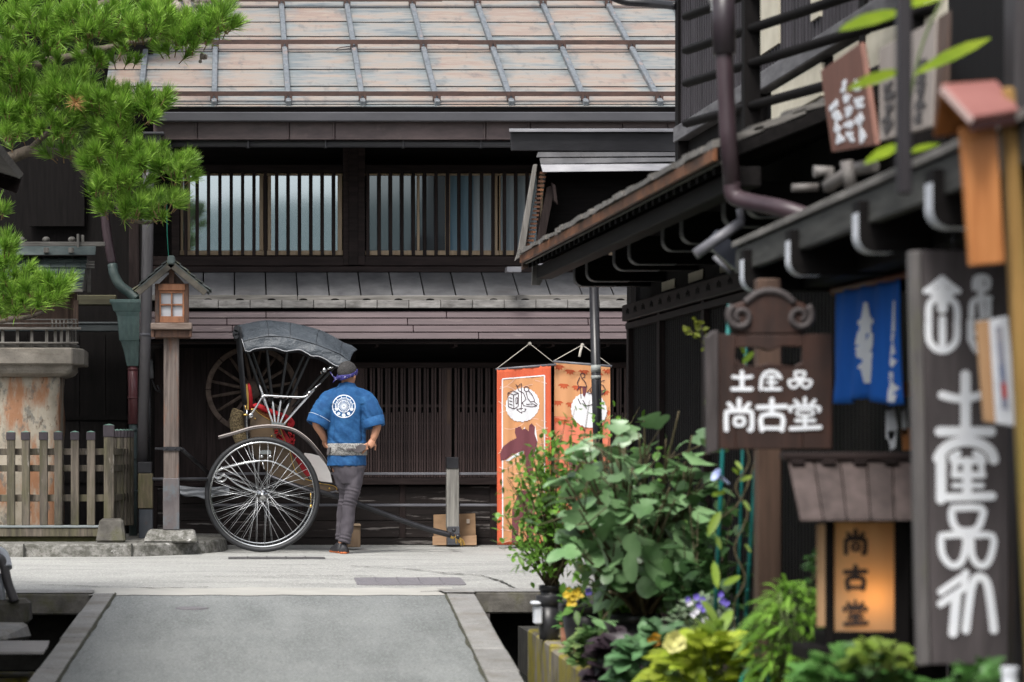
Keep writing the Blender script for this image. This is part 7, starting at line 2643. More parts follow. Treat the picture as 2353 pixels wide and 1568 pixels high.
# --- roofed name plaque on its mustard pole
YP = 7.6
pq = thing('roofed_plaque', 'orange wooden name plaque under a small reddish roof fixed to a mustard pole', 'sign', P(2320, 1640, YP))
mb = MB()
mb.prism([P(a, b, YP) for a, b in ((2207, 292), (2291, 292), (2311, 605), (2230, 612))], (0, .03, 0))
mb.build('plank', MT['orange_z'], pq, bevel=.004)
mb = MB()
mb.prism([P(a, b, YP + .04) for a, b in ((2306, 200), (2334, 200), (2440, 1640), (2374, 1640))], (0, .06, 0))
mb.build('pole', M('mustard_pole', [(0.20, 0.11, 0.028), (0.32, 0.19, 0.06)], (20, 20, 3), .6, stain=((.16, .17, .03), (9, 9, 1.2), .56, .08, .7)), pq, bevel=.008)
mb = MB()
r0, r1 = P(2163, 193, YP - .02), P(2290, 184, YP + .1)
e0, e1 = P(2234, 268, YP - .10), P(2343, 250, YP + .02)
up = Vector((0, -.3, 1)).normalized() * .012
mb.hexa([e0 - up, e1 - up, r1 - up, r0 - up, e0, e1, r1, r0])
rf = mb.build('roof', M('red_roof', [(0.25, 0.105, 0.095), (0.33, 0.15, 0.135)], (9, 9, 9), .45), pq, bevel=.003)
mb = MB()
f0, f1 = P(2146, 305, YP + .08), P(2290, 290, YP + .2)
mb.hexa([r0 - up, r1 - up, f1 - up, f0 - up, r0, r1, f1, f0])
mb.build('roof', MT['orange_x'], pq)
mb = MB()
mb.bar(r0 - up * 1.2 + Vector((0, -.004, 0)), e0 - up * 1.2 + Vector((0, -.004, 0)), .008, .016)
mb.build('verge', M('pale_verge', [(0.35, 0.26, 0.24)], rough=.6), rf)
mb = MB()
mb.bar(e0 - up * 2.2, e1 - up * 2.2, .02, .024)
mb.build('eave', M('dark_red', [(0.05, 0.022, 0.022)], rough=.5), rf)
# --- framed card
fc = thing('framed_card', 'small white framed card on a wooden backing pinned beside the tall sign', 'card', P(2290, 980, 8.3))
mb = MB()
mb.prism([P(a, b, 8.3) for a, b in ((2244, 740), (2276, 735), (2290, 972), (2262, 968))], (0, .02, 0))
mb.build('backing', MT['tan_z'], fc)
mb = MB()
mb.prism([P(a, b, 8.28) for a, b in ((2276, 735), (2317, 726), (2340, 982), (2291, 974))], (0, .02, 0))
wf = mb.build('frame', MT['white_paint'], fc, bevel=.003)
mb = MB()
mb.prism([P(a, b, 8.277) for a, b in ((2287, 752), (2302, 749), (2318, 940), (2302, 940))], (0, .002, 0))
mb.build('picture', M('card_blue', [(0.10, 0.14, 0.25), (0.40, 0.38, 0.40)], (9, 9, 9), .5), wf)
mb = MB()
mb.prism([P(a, b, 8.275) for a, b in ((2301, 880), (2312, 880), (2315, 915), (2304, 916))], (0, .002, 0))
mb.build('red_mark', M('card_red', [(0.4, 0.05, 0.04)], rough=.6), wf)
# --- bits deeper in the shop
ds_ = thing('tags_and_lamp_strips', 'white paper price tags, and orange strips standing for a lamp, in the dark shop doorway', 'paper tags', P(2060, 1040, 11.2))
for pts, m_ in (([(2036, 945), (2056, 940), (2062, 985), (2050, 1012), (2036, 1008)], MT['sign_white']), ([(2040, 990), (2060, 992), (2058, 1028), (2046, 1036)], MT['sign_white']), ([(2072, 945), (2082, 940), (2084, 1000), (2074, 1000)], MT['sign_white']),
                ([(2070, 880), (2094, 876), (2096, 910), (2072, 912)], MT['orange_z']), ([(2072, 985), (2094, 985), (2096, 1035), (2074, 1035)], MT['orange_z'])):  # orange strips: their colour stands in for a small lamp's glow
    plate_poly(pts, 11.2, .004).build('tag', m_, ds_)
# ------------------------------------------------------------------ foliage
def leafmat(name, c0, c1, trans=.25, rough=.5, spec=.4, stain=None):
    return M(name, [c0, c1], (7, 7, 7), rough, ivar=.35, trans=trans, spec=spec, stain=stain)
def rnd_dir(up=.3):
    while True:
        v = Vector((random.uniform(-1, 1), random.uniform(-1, 1), random.uniform(-1, 1)))
        if .1 < v.length < 1:
            v.normalize(); v.z += up
            return v.normalized()
def leaf(mb, base, d, up, L_, W, fold=.25, droop=.2, prof=((0, .0), (.2, .75), (.5, 1), (.8, .6), (1, .0))):
    d = d.normalized()
    s = d.cross(up)
    if s.length < 1e-4: s = d.cross(Vector((1, .3, 0)))
    s.normalize()
    n_ = s.cross(d).normalized()
    vs_, fs = [], []
    for t, w in prof:
        c = base + d * (L_ * t) - Vector((0, 0, 1)) * (droop * L_ * t * t)
        vs_ += [c - s * (W * w / 2) + n_ * (fold * W * w / 2), c, c + s * (W * w / 2) + n_ * (fold * W * w / 2)]
    for i in range(len(prof) - 1):
        a = i * 3
        fs += [(a, a + 1, a + 4, a + 3), (a + 1, a + 2, a + 5, a + 4)]
    mb.add(vs_, fs, True)
FIG = [(0, 0), (.10, .03), (.17, .10), (.27, .14), (.39, .20), (.47, .30), (.48, .41), (.41, .49), (.31, .52), (.22, .54), (.26, .60), (.34, .68), (.37, .79), (.33, .91), (.22, 1.0), (.10, 1.04), (0, 1.06)]
def lobed(mb, base, d, up, L_, fold=.18, droop=.25):
    d = d.normalized()
    s = d.cross(up)
    if s.length < 1e-4: s = d.cross(Vector((1, .3, 0)))
    s.normalize(); n_ = s.cross(d).normalized()
    vs_, fs = [], []
    N = len(FIG)
    for x, t in FIG:
        c = base + d * (L_ * t) - Vector((0, 0, 1)) * (droop * L_ * t * t)
        vs_ += [c - s * (x * L_) + n_ * (fold * x * L_), base + d * (L_ * min(t, 1.0)) - Vector((0, 0, 1)) * (droop * L_ * t * t), c + s * (x * L_) + n_ * (fold * x * L_)]
    for i in range(N - 1):
        a = i * 3
        fs += [(a, a + 1, a + 4, a + 3), (a + 1, a + 2, a + 5, a + 4)]
    mb.add(vs_, fs, True)
bark = M('bark', [(0.045, 0.035, 0.028), (0.14, 0.115, 0.09)], (18, 18, 6), .9, bump=.8, bdist=.02)
twig = M('twig', [(0.06, 0.05, 0.025), (0.13, 0.105, 0.06)], (18, 18, 6), .8)
gtwig = M('green_twig', [(0.10, 0.14, 0.05), (0.17, 0.21, 0.09)], (18, 18, 6), .6)

# ---- the pine
random.seed(21)
pine = thing('pine_tree', 'pine tree with bright green needle pads reaching in from the left', 'tree', (-3.0, 24.9, .1))
YPn = 24.3
needles = MB()
dead = MB()
twigs = MB()
def shoot(c, d, L_, n, mb=needles, spread=(12, 62)):
    d = d.normalized()
    a = d.cross(Vector((.2, .1, 1)))
    if a.length < 1e-3: a = d.cross(Vector((1, 0, 0)))
    a.normalize(); b = d.cross(a)
    st = L_ * .55
    for k in range(n):
        ph = random.uniform(0, 2 * math.pi)
        t = random.random() ** .8
        th = R(random.uniform(*spread)) * (1.15 - .75 * t)
        o = c + d * (st * t)
        nd = d * math.cos(th) + (a * math.cos(ph) + b * math.sin(ph)) * math.sin(th)
        ln = L_ * random.uniform(.75, 1.1)
        e = o + nd * ln - Vector((0, 0, .08 * ln))
        m_ = o.lerp(e, .5) + Vector((0, 0, .02 * ln))
        w = nd.cross(Vector((random.uniform(-1, 1), random.uniform(-1, 1), random.uniform(-1, 1)))).normalized() * .0027
        mb.add([o - w, o + w, m_ + w, m_ - w, e], [(0, 1, 2, 3), (3, 2, 4)])
    if mb is needles:
        twigs.tube([c - d * L_ * .3, c, c + d * st * .8], [.005, .005, .003], 5)
def pad(cx, cy, hw, hh, n, depth=.4, Y=YPn, dark=False, L_=.155):
    for k in range(n):
        for _ in range(20):
            u, v, w = random.uniform(-1, 1), random.uniform(-1, 1), random.uniform(-1, 1)
            r_ = math.sqrt(u * u + v * v + w * w)
            if r_ < 1 and r_ > .35 and (v > -.75 or random.random() < .35): break
        c = P(cx + u * (hw - 14), cy - v * (hh - 16), Y + w * depth)
        d = Vector((u * .8 + random.uniform(-.3, .3), w * .6 - .5 + random.uniform(-.3, .3), .85 + v * .5 + random.uniform(-.15, .15)))
        shoot(c, d, L_ * random.uniform(.8, 1.15), random.randint(85, 115))
pads = [(95, 78, 105, 62, 40), (215, 62, 110, 58, 46), (330, 72, 110, 62, 50), (415, 96, 80, 62, 34), (508, 62, 40, 56, 17), (470, 78, 60, 40, 18), (25, 30, 60, 50, 18), (30, 160, 58, 58, 22), (-20, 110, 50, 90, 18),
        (60, 235, 95, 60, 36), (165, 225, 85, 58, 34), (230, 250, 70, 45, 22), (295, 262, 95, 58, 40), (350, 250, 45, 40, 14), (20, 280, 70, 70, 24), (110, 295, 90, 45, 24), (265, 315, 62, 36, 20),
        (245, 380, 66, 66, 26), (330, 375, 90, 42, 30), (400, 405, 55, 50, 22), (275, 425, 80, 46, 24), (290, 490, 68, 42, 26), (370, 485, 55, 42, 22), (225, 445, 40, 40, 10),
        (5, 590, 48, 56, 20), (20, 650, 60, 46, 16), (75, 690, 85, 55, 42), (10, 710, 60, 50, 20), (125, 672, 40, 32, 10), (5, 480, 35, 50, 8)]
for a in pads:
    pad(*a[:4], int(a[4] * .92))
# deeper, shaded needles behind
for a in ((120, 150, 140, 50, 14), (250, 140, 100, 40, 10), (70, 330, 120, 50, 12), (160, 350, 90, 40, 8)):
    pad(*a, depth=.35, Y=24.95)
pine_m = leafmat('pine_needles', (0.085, 0.21, 0.020), (0.33, 0.52, 0.085), .14, .36)
needles.mat_i = 1
needles.add(twigs.v, twigs.f, True)
needles.build('crown', [pine_m, M('shoot_bark', [(0.16, 0.10, 0.05), (0.26, 0.17, 0.09)], (18, 18, 18), .8)], pine)
shoot(P(172, 240, YPn - .42), Vector((.1, -1, .15)), .12, 70, dead, (40, 100))
dead.build('dead_tuft', M('dead_needles', [(0.30, 0.16, 0.06), (0.42, 0.24, 0.10)], (9, 9, 9), .7, ivar=.3), pine)
def limbs(mb, pts, r0, r1, n=10):
    sp = spline([P(p[0], p[1], p[2] + .45) for p in pts], 6)
    k = len(sp)
    sp = [q + Vector((mnoise.noise((q.x * 6, q.z * 6, 1)), mnoise.noise((q.x * 6, q.z * 6, 5)), mnoise.noise((q.x * 6, q.z * 6, 9)))) * .025 for q in sp]
    mb.tube(sp, [r0 + (r1 - r0) * i / (k - 1) for i in range(k)], n)
mb = MB()
limbs(mb, [(-300, 1240, 24.9), (-270, 900, 24.9), (-230, 560, 25.0), (-250, 250, 25.1), (-200, -60, 25.0)], .2, .12, 14)
mb.build('trunk', bark, pine)
mb = MB()
for pts, r0, r1 in (([(-235, 560, 25.0), (-80, 420, 24.9), (60, 350, 24.7), (150, 355, 24.6), (250, 385, 24.5), (330, 420, 24.4)], .075, .02), ([(-245, 300, 25.0), (-60, 190, 24.9), (80, 150, 24.7), (240, 112, 24.6), (380, 88, 24.4), (470, 80, 24.3)], .06, .015),
                    ([(60, 350, 24.7), (120, 300, 24.5), (200, 290, 24.4), (300, 300, 24.3)], .03, .012), ([(150, 355, 24.6), (230, 430, 24.5), (300, 505, 24.4), (360, 510, 24.3)], .03, .012), ([(-235, 700, 25), (-100, 720, 24.8), (20, 735, 24.5), (100, 720, 24.4)], .05, .014),
                    ([(-60, 190, 24.9), (40, 60, 24.8), (200, 20, 24.7), (330, -20, 24.7)], .06, .03)):
    limbs(mb, pts, r0, r1)
mb.build('limb', bark, pine)
mb = MB()
limbs(mb, [(395, -30, 25.0), (400, 8, 24.95), (412, 20, 24.9), (424, 40, 24.9)], .05, .03)
limbs(mb, [(425, -30, 25.0), (430, 4, 24.95), (436, 22, 24.9)], .045, .03)
for k in range(16):
    mb.ball(P(random.uniform(438, 490), random.uniform(-5, 13), 24.9), random.uniform(.02, .045), n=7, m=5)
for k in range(6):
    mb.ball(P(random.uniform(460, 474), random.uniform(125, 146), 24.35), random.uniform(.014, .024), n=7, m=5)
mb.build('knotty_bough', M('silver_bark', [(0.10, 0.075, 0.06), (0.32, 0.28, 0.25)], (22, 22, 9), .9, bump=.9, bdist=.02), pine)

# ---- plants along the right channel
def pot(name, label, x0, x1, ytop, ybot, Y, m_, group=None, rim=.22, taper=.72):
    c = P((x0 + x1) / 2, ybot, Y)
    r_ = px((x1 - x0) / 2, Y)
    h = px(ybot - ytop, Y)
    mb = MB()
    mb.lathe(c, [(r_ * taper * .9, 0), (r_ * taper, .004), (r_ * .90, h * (1 - rim)), (r_ * .90, h * (1 - rim)), (r_, h * (1 - rim) + .004), (r_, h - .004), (r_ * .97, h), (r_ * .90, h), (r_ * .88, h - .03), (.0, h - .035)], 32, 'z')
    o = mb.build(name, m_)
    tag(o, label, 'pot', group)
    return c + Vector((0, 0, h))
blk = M('black_plastic', [(0.018, 0.018, 0.02), (0.032, 0.032, 0.035)], (8, 8, 8), .38)
terra = M('terracotta', [(0.27, 0.12, 0.075), (0.38, 0.18, 0.11)], (12, 12, 12), .8)
gp1 = 'flower pots along the channel edge'
p1 = pot('plant_pot', 'tall black plastic pot standing nearest the street on the channel edge', 1231, 1292, 1368, 1470, 16.5, blk, gp1)
p1b = pot('plant_pot', 'small black pot holding the thin stemmed shrub behind the tall pot', 1238, 1296, 1345, 1400, 17.0, blk, gp1)
mb = MB()
mb.pbox(1228, 1392, 1247, 1436, 16.42, .1); mb.pbox(1222, 1383, 1244, 1392, 16.4, .12)
tag(mb.build('white_trough', MT['white_paint'], bevel=.01), 'narrow white plastic box beside the tall black pot', 'box')
p2 = pot('plant_pot', 'broad black pot with heavy rim in the middle of the row', 1283, 1420, 1385, 1478, 15.3, blk, gp1)
p3 = pot('plant_pot', 'black pot at the foot of the fig bush half hidden by leaves', 1395, 1520, 1412, 1500, 14.6, blk, gp1)
p4 = pot('plant_pot', 'small terracotta pot beside the tall black pot', 1286, 1312, 1430, 1482, 15.9, terra, gp1)
p5 = pot('plant_pot', 'low pinkish clay pot saucer near the dark leaved plant', 1300, 1336, 1478, 1502, 15.0, terra, gp1)
random.seed(8)
def shrub(name, label, base, targets, leaves, lm, Lr, Wr, stem_r=.006, stem_m=None, fold=.2, kind='oval', jitter=.06, droop=.2, cat='plant', prof=None, leaf_par='foliage'):
    """stems run from base to each target px point; leaves cluster along the outer part"""
    t = thing(name, label, cat, base)
    ms, ml = MB(), MB()
    ends = []
    for (x, y, Y) in targets:
        e = P(x, y, Y)
        mid = base.lerp(e, .45) + Vector((random.uniform(-.05, .05), random.uniform(-.05, .05), .05))
        sp = spline([base + Vector((random.uniform(-.03, .03), random.uniform(-.03, .03), 0)), mid, e], 6)
        ms.tube(sp, [stem_r * (1.3 - i / (len(sp) - 1)) for i in range(len(sp))], 6)
        ends.append(sp)
    for k in range(leaves):
        sp = random.choice(ends)
        i = int((len(sp) - 1) * random.uniform(.35, 1) ** .7)
        c = sp[min(i, len(sp) - 1)] + Vector((random.gauss(0, jitter), random.gauss(0, jitter), random.gauss(0, jitter)))
        out = (c - base.lerp(sp[-1], .5)); out.z = max(out.z, -.1)
        d = (out.normalized() * .6 + rnd_dir(.15)).normalized()
        up = (Vector((0, -.12, 1)) + rnd_dir(0) * .42).normalized()
        L_, W = random.uniform(*Lr), random.uniform(*Wr)
        if kind == 'lobed':
            lobed(ml, c, d, up, L_, .15, droop)
            ms.tube([sp[max(0, i - 1)], c], [.004, .003], 4)
        else:
            leaf(ml, c, d, up, L_, W, fold, droop) if prof is None else leaf(ml, c, d, up, L_, W, fold, droop, prof)
    ms.build('stem', stem_m or twig, t)
    ml.build(leaf_par, lm, t)
    return t
blueb = leafmat('shrub_leaf', (0.08, 0.20, 0.028), (0.20, 0.37, 0.06), .3, .33)
tg = []
for k in range(40):
    a = random.uniform(0, 1)
    tg.append((1160 + 190 * random.random() ** .9, 1000 + 260 * random.random(), 16.9 + random.uniform(-.35, .35)))
tg += [(1165, 1100, 16.8), (1158, 1180, 16.7), (1185, 1075, 16.9), (1175, 1245, 16.6), (1210, 1050, 17), (1200, 1285, 16.7), (1245, 1010, 17), (1300, 960, 17.1), (1290, 990, 17), (1320, 940, 17.2), (1400, 935, 17.3), (1355, 920, 17.2), (1440, 950, 17.3), (1260, 1000, 17.1), (1470, 935, 17.4)]
shrub('leafy_shrub', 'thin stemmed shrub with small bright green leaves, leftmost of the potted plants', p1b - Vector((0, 0, .03)), tg, 1500, blueb, (.04, .075), (.02, .034), .006, twig, jitter=.055)
fig_l = leafmat('fig_leaf', (0.10, 0.215, 0.075), (0.235, 0.38, 0.185), .25, .34, .55)
tg = []
for k in range(46):
    x = random.uniform(1290, 1610); lo = 985 + 70 * abs((x - 1430) / 170) ** 1.5
    tg.append((x, random.uniform(lo, 1290), 14.4 + random.uniform(-.5, .5)))
tg += [(1560, 945, 14.2), (1590, 1000, 14.2), (1480, 960, 14.3), (1530, 1010, 14.1), (1420, 1000, 14.2), (1340, 1040, 14.2), (1270, 1075, 14.3), (1300, 1100, 14.0), (1620, 1090, 14.1), (1450, 1080, 13.8), (1550, 1150, 13.8), (1330, 1170, 13.9), (1480, 1210, 13.8), (1600, 1220, 14), (1400, 1360, 14)]
shrub('fig_bush', 'big bush with broad lobed grey green leaves rising over the pots', P(1480, 1440, 14.6), tg, 330, fig_l, (.09, .18), (.1, .1), .012, twig, kind='lobed', jitter=.07, droop=.35)
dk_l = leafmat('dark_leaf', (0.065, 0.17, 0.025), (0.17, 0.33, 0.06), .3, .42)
tg = [(random.uniform(1330, 1560), random.uniform(1030, 1380), 14.8 + random.uniform(-.2, .4)) for _ in range(30)]
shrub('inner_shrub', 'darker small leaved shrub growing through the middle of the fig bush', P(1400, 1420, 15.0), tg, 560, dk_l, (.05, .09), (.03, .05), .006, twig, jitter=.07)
tg = [(random.uniform(1560, 1690), random.uniform(1120, 1400), 13.6 + random.uniform(-.3, .3)) for _ in range(16)]
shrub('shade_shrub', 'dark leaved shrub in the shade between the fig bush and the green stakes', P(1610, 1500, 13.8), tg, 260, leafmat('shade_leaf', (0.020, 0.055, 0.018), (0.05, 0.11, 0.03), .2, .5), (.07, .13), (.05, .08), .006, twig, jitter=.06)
# low bedding plants
def bed(name, label, x0, x1, y0, y1, Y, n, lm, Lr, Wr, flowers=None, droop=.3, cat='plant', spread=.12, fold=.2, prof=None):
    base = P((x0 + x1) / 2, y1, Y)
    t = thing(name, label, cat, base)
    ml, mf, ms = MB(), MB(), MB()
    for k in range(n):
        a, r_ = random.uniform(0, 2 * math.pi), math.sqrt(random.random())
        u = r_ * math.cos(a)
        x = (x0 + x1) / 2 + (x1 - x0) / 2 * u
        top = y0 + (y1 - y0) * .55 * (u * u) + (y1 - y0) * .12 * random.random()
        yv = top + (y1 - top) * random.random() ** 1.7
        c = P(x, yv, Y + spread * r_ * math.sin(a))
        d = Vector((u + random.uniform(-.6, .6), random.uniform(-.9, .4), random.uniform(-.1, .8)))
        if prof: leaf(ml, c, d, Vector((0, -.3, 1)), random.uniform(*Lr), random.uniform(*Wr), fold, droop, prof)
        else: leaf(ml, c, d, Vector((random.uniform(-.3, .3), -.4, 1)), random.uniform(*Lr), random.uniform(*Wr), fold, droop)
        if k % 6 == 0: ms.tube([base + Vector((random.uniform(-.05, .05), 0, 0)), c], [.004, .002], 4)
    ml.build('foliage', lm, t)
    ms.build('stem', gtwig, t)
    for (m_, spots, r_) in (flowers or []):
        for (x, y) in spots:
            mf = MB()
            c = P(x, y, Y - spread - .02)
            for k in range(6):
                a = 2 * math.pi * k / 6 + random.random()
                d = Vector((math.cos(a), -.5, math.sin(a)))
                leaf(mf, c, d, Vector((0, -1, .2)), r_, r_ * .9, .1, 0, ((0, .2), (.4, 1), (.8, .9), (1, .2)))
            mf.ball(c, r_ * .25)
            mf.build('flower', m_, t)
    return t
f_yel = M('yellow_petal', [(0.62, 0.42, 0.03), (0.70, 0.52, 0.06)], (9, 9, 9), .6)
f_ylw = M('lemon_petal', [(0.55, 0.55, 0.16), (0.66, 0.64, 0.25)], (9, 9, 9), .6)
f_vio = M('violet_petal', [(0.10, 0.075, 0.42), (0.20, 0.15, 0.58)], (9, 9, 9), .6)
f_whi = M('white_petal', [(0.55, 0.56, 0.62), (0.68, 0.68, 0.72)], (9, 9, 9), .6)
f_org = M('orange_petal', [(0.65, 0.28, 0.02)], rough=.6)
f_pal = M('pale_blue_petal', [(0.33, 0.40, 0.66), (0.45, 0.52, 0.75)], (9, 9, 9), .6)
lime = leafmat('lime_leaf', (0.22, 0.32, 0.02), (0.42, 0.48, 0.06), .35, .5)
mid = leafmat('mid_leaf', (0.05, 0.15, 0.03), (0.12, 0.26, 0.07), .25, .45)
varg = leafmat('variegated_leaf', (0.07, 0.19, 0.06), (0.30, 0.38, 0.14), .25, .5)
plum_l = leafmat('plum_leaf', (0.016, 0.010, 0.014), (0.050, 0.034, 0.045), .1, .4)
OV = ((0, .1), (.2, .8), (.5, 1), (.8, .75), (1, .1))
bed('pansy', 'yellow pansies in the broad black pot', 1296, 1338, 1352, 1388, 15.2, 40, mid, (.04, .07), (.02, .035), [(f_yel, [(1303, 1362), (1318, 1368), (1332, 1362), (1312, 1384)], .035), (f_vio, [(1352, 1360)], .025)], cat='flower')
bed('trailing_herb', 'small green seedlings growing beside the terracotta pot', 1288, 1318, 1400, 1442, 15.75, 34, mid, (.04, .07), (.02, .035))
bed('variegated_plant', 'low variegated yellow green plant in front of the broad black pot', 1312, 1420, 1448, 1528, 14.4, 220, varg, (.05, .085), (.04, .06), prof=OV)
bed('dark_coral_bells', 'dark plum leaved plant at the bottom of the bed', 1372, 1460, 1455, 1600, 13.6, 110, plum_l, (.08, .13), (.08, .11), prof=OV)
bed('broad_leaf_plant', 'mid green broad leaved plant between the plum leaved plant and the lime leaves', 1425, 1590, 1455, 1600, 12.9, 200, leafmat('sage_leaf', (0.06, 0.15, 0.06), (0.14, 0.26, 0.12), .25, .4), (.09, .15), (.06, .09), [(f_org, [(1503, 1470)], .035)], prof=OV)
bed('lime_plant', 'bright lime yellow leaves with a round lemon flower at the bottom of the picture', 1500, 1760, 1462, 1640, 11.9, 260, lime, (.08, .14), (.06, .09), [(f_ylw, [(1548, 1468), (1556, 1476), (1542, 1480)], .042)], prof=OV)
bed('long_leaf_plant', 'long pale green leaves leaning over the lime plant', 1610, 1690, 1440, 1560, 12.1, 40, leafmat('long_leaf', (0.16, 0.28, 0.04), (0.28, 0.38, 0.08), .3, .4), (.16, .26), (.03, .05))
bed('viola', 'blue violet and white violas beside the green stakes', 1530, 1690, 1370, 1490, 13.0, 240, leafmat('grey_leaf', (0.09, 0.15, 0.08), (0.22, 0.28, 0.18), .2, .5), (.03, .06), (.02, .03), [(f_vio, [(1600, 1372), (1612, 1378), (1606, 1392), (1655, 1366), (1660, 1382), (1668, 1386)], .018), (f_whi, [(1584, 1386), (1600, 1404), (1592, 1412), (1640, 1412), (1620, 1425)], .018), (f_vio, [(1580, 1378), (1616, 1400)], .016)], cat='flower')
bed('fern_shrub', 'feathery bright green conifer like shrub left of the lantern sign', 1738, 1900, 1335, 1560, 11.2, 420, leafmat('fern_leaf', (0.09, 0.22, 0.02), (0.20, 0.36, 0.05), .3, .5), (.08, .15), (.012, .02), droop=.6)
bed('vine_tips', 'small creeper leaves climbing beside the lantern sign', 1862, 1892, 1255, 1370, 10.6, 40, mid, (.03, .05), (.02, .035), prof=OV)
bed('shade_bed', 'leafy plants in shade under the lantern sign', 1800, 2110, 1500, 1660, 9.9, 240, mid, (.06, .11), (.04, .06), prof=OV)
bed('yellow_sprig', 'pale yellow green leaves on the ground right of the lantern foot', 1960, 2080, 1478, 1540, 9.7, 60, leafmat('soft_lime', (0.13, 0.22, 0.03), (0.24, 0.32, 0.06), .3, .5), (.05, .08), (.04, .05), prof=OV)
bed('corner_plant', 'small leafy plant in the lower right corner by the tall sign', 2190, 2310, 1530, 1640, 8.4, 60, mid, (.05, .09), (.03, .05), prof=OV)
# green stakes with morning glory
for i, (xt, yt, xb, yb_, lab) in enumerate(((1676, 700, 1639, 1500, 'leftmost green plastic plant stake beside the fig bush'), (1716, 730, 1692, 1500, 'thin middle green plant stake wound with vine'), (1760, 690, 1709, 1500, 'rightmost green plant stake in front of the brown post'))):
    mb = MB()
    r_ = .0065 if i == 1 else .0095
    a, b = P(xt, yt, 12.3), P(xb, yb_, 12.3)
    mb.tube([a, b], r_, 10)
    for k in range(14):
        mb.ring(a.lerp(b, (k + .5) / 14), r_, .0022, 10, 4, 'z')
    tag(mb.build('plant_stake', M('stake_green', [(0.003, 0.10, 0.095), (0.008, 0.16, 0.15)], (9, 9, 9), .4) if i == 0 else bpy.data.materials['stake_green']), lab, 'stake', 'green plant stakes')
mg = thing('morning_glory', 'morning glory vine with one pale blue flower winding on the green stakes', 'vine', P(1690, 1480, 12.3))
mb = MB()
mb.tube(spline([P(1700, 1480, 12.28), P(1684, 1400, 12.25), P(1712, 1330, 12.25), P(1688, 1260, 12.25), P(1718, 1180, 12.25), P(1690, 1120, 12.25), P(1722, 1060, 12.25), P(1700, 980, 12.25), P(1712, 830, 12.25)], 6), .004, 6)
mb.tube(spline([P(1640, 1200, 12.3), P(1690, 1165, 12.25), P(1716, 1120, 12.25), P(1735, 1060, 12.25)], 6), .004, 6)
mb.build('stem', twig, mg)
ml = MB()
for (x, y, dx, dz, L_) in ((1690, 1060, .2, -.3, .06), (1700, 1105, .6, .3, .07), (1655, 1175, -.5, -.8, .13), (1640, 1290, .1, -1, .12), (1662, 1345, .7, .5, .10), (1700, 1090, -.5, .4, .06), (1635, 900, -.3, -.4, .08), (1618, 1020, .2, .3, .09), (1708, 1150, .3, -.5, .06), (1668, 1130, -.7, -.1, .08), (1712, 1250, .4, -.6, .05), (1706, 835, .3, .4, .09), (1712, 815, -.3, .6, .07), (1735, 825, .4, .5, .08), (1646, 1230, .2, -.8, .07)):
    leaf(ml, P(x, y, 12.2), Vector((dx, -.3, dz)), Vector((0, -1, .4)), L_ * .9, L_ * .3, .2, .1, OV)
ml.build('foliage', leafmat('vine_leaf', (0.12, 0.22, 0.02), (0.26, 0.36, 0.05), .35, .5), mg)
mb = MB()
c = P(1675, 1112, 12.18)
ax = Vector((-.75, -.35, .5)).normalized()
rr = []
for t, r_ in ((0, .005), (.04, .008), (.065, .016), (.078, .030)):
    q = ax.cross(Vector((0, 0, 1))).normalized(); w = ax.cross(q)
    rr.append([c + ax * t + (q * math.cos(a) + w * math.sin(a)) * r_ for a in [2 * math.pi * k / 14 for k in range(14)]])
mb.loft(rr, caps=False)
mb.build('flower', f_pal, mg)
tw = thing('sapling', 'thin sapling sprig with yellow green leaves against the dark slatted wall', 'plant', P(1660, 860, 14.5))
mb = MB(); ml = MB()
for pts in ([(1660, 900, 14.5), (1625, 780, 14.4), (1600, 735, 14.4)], [(1640, 830, 14.45), (1600, 770, 14.4), (1570, 762, 14.4)]):
    sp = spline([P(*p) for p in pts], 6)
    mb.tube(sp, .004, 5)
    for q in sp[2:]:
        for k in range(2):
            leaf(ml, q, rnd_dir(.2), Vector((0, -1, .6)), random.uniform(.03, .05), .025, .2, .2)
mb.build('stem', twig, tw); ml.build('foliage', leafmat('yellow_leaf', (0.15, 0.18, 0.02), (0.26, 0.30, 0.04), .3), tw)
# bamboo-like leaves hanging over the near eave
bb = thing('leaf_spray', 'long lime green blades of a plant growing out over the near eave', 'plant', P(2085, 110, 9.2))
ml = MB()
for (x0, y0, x1, y1, w) in ((2075, 25, 1925, 60, 40), (2075, 160, 1945, 197, 34), (2275, 88, 2098, 160, 34), (2175, -18, 2080, 8, 40), (2075, 330, 1985, 368, 30), (2160, 330, 2082, 345, 20)):
    a, b = P(x0, y0, 9.2), P(x1, y1, 9.0)
    leaf(ml, a, b - a, Vector((.1, -.8, .7)), (b - a).length, px(w, 9.2), .15, .05, ((0, .15), (.25, .85), (.55, 1), (.85, .55), (1, .02)))
ml.build('foliage', leafmat('blade_leaf', (0.15, 0.24, 0.012), (0.25, 0.33, 0.025), .4), bb)
mb = MB()
mb.tube(spline([P(2085, 400, 9.3), P(2090, 250, 9.3), P(2120, 100, 9.25), P(2180, -30, 9.2)], 5), .005, 6)
mb.build('stem', gtwig, bb)
# green plastic hoop and a white pot in the corner
mb = MB()
mb.tube([P(1735 + 32 * math.cos(R(a)), 1568 - 32 * math.sin(R(a)), 11.3) for a in range(-20, 201, 10)], .007, 8)
tag(mb.build('watering_can', M('teal_plastic', [(0.02, 0.22, 0.16), (0.03, 0.30, 0.22)], (9, 9, 9), .4)), 'curved green plastic handle of a watering can among the lime leaves', 'watering can')
pot('white_pot', 'white pot edge in the lower right corner below the tall sign', 2300, 2340, 1533, 1600, 8.2, MT['white_paint'])

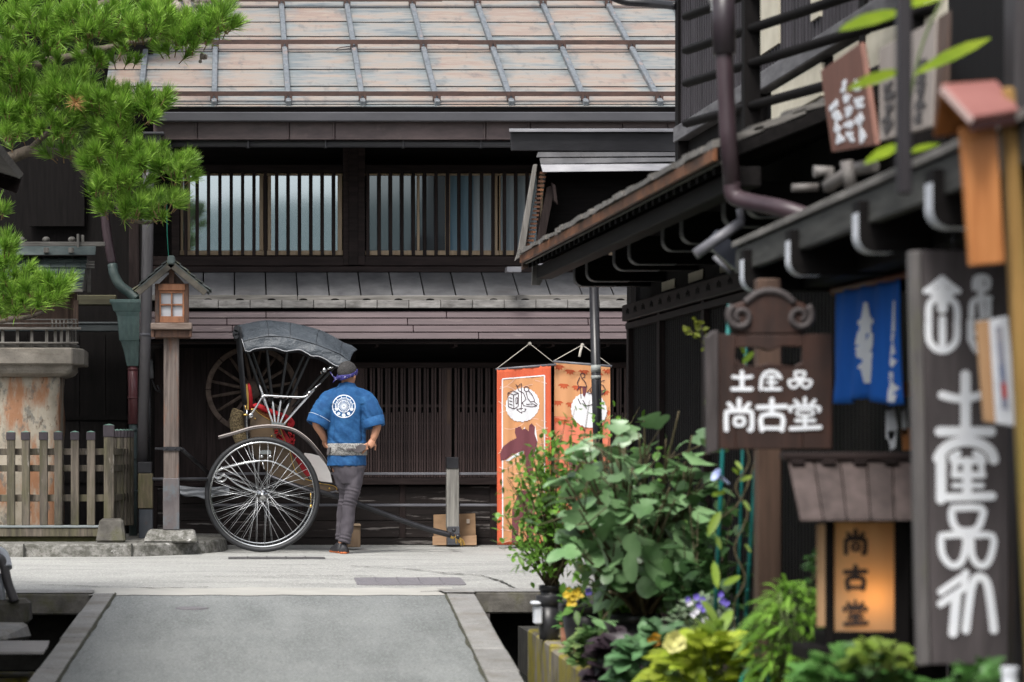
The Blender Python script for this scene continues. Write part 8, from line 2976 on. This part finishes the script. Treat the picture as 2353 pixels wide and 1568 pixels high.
# ------------------------------------------------------------------ left edge: handrail, stones and plank over the left channel
hr_ = thing('handrail', 'curved white and dark grey metal handrail at the left picture edge', 'handrail', P(15, 1390, 18.6))
mb = MB()
mb.tube(spline([P(-40, 1290, 18.6), P(-10, 1282, 18.6), P(6, 1292, 18.6), P(18, 1340, 18.6), P(34, 1382, 18.6)], 5), px(11, 18.6), 12)
mb.build('rail', M('dark_rail', [(0.085, 0.08, 0.085), (0.12, 0.115, 0.12)], (9, 9, 9), .4), hr_)
mb = MB()
mb.tube(spline([P(-45, 1266, 18.7), P(-5, 1268, 18.7), P(9, 1280, 18.65), P(16, 1306, 18.6)], 5), px(13, 18.7), 12)
mb.tube([P(-2, 1318, 18.65), P(8, 1392, 18.65)], px(8, 18.7), 12)
mb.build('white_tube', MT['white_paint'], hr_)
mb = MB()
mb.hexa([P(-120, 1450, 18.6), P(62, 1440, 18.6), P(76, 1432, 19.3), P(-120, 1432, 19.3), P(-120, 1384, 18.6), P(68, 1376, 18.6), P(72, 1374, 19.3), P(-120, 1374, 19.3)])
tag(mb.build('stone_block', MT['mossy'], bevel=.03), 'rough dark stone block under the handrail at the left channel', 'stone')
mb = MB()
mb.hexa([P(-120, 1490, 17.2), P(20, 1475, 17.2), P(75, 1468, 18.2), P(-120, 1468, 18.2), P(-120, 1452, 17.2), P(10, 1455, 17.2), P(62, 1430, 18.2), P(-120, 1430, 18.2)])
tag(mb.build('stone_slab', MT['granite'], bevel=.02), 'pale flat stone slab behind the plank at the left edge', 'stone')
mb = MB()
for k in range(3):
    a = k / 3
    mb.hexa([P(-150, 1505 - 16 * a, 16.4 + .5 * a), P(100 + 12 * a, 1505 - 16 * a, 16.4 + .5 * a), P(104 + 10 * a, 1492 - 16 * a, 16.85 + .5 * a), P(-150, 1492 - 16 * a, 16.85 + .5 * a),
             P(-150, 1497 - 16 * a, 16.4 + .5 * a), P(102 + 12 * a, 1497 - 16 * a, 16.4 + .5 * a), P(108 + 10 * a, 1483 - 16 * a, 16.88 + .5 * a), P(-150, 1483 - 16 * a, 16.88 + .5 * a)])
tag(mb.build('wooden_plank', M('bleached_plank', [(0.24, 0.23, 0.225), (0.36, 0.345, 0.335)], (3, 26, 26), .7, bump=.2), bevel=.004), 'bleached wooden plank bridge across the left channel', 'plank')
mb = MB()
mb.hexa([(-1.9, 16.75, -1), (-1.19, 16.75, -1), (-1.17, 17.25, -1), (-1.9, 17.25, -1), (-1.9, 16.75, -.42), (-1.19, 16.75, -.42), (-1.17, 17.25, -.42), (-1.9, 17.25, -.42)])
struct('left_bank', mb, MT['planter'], bevel=.02)
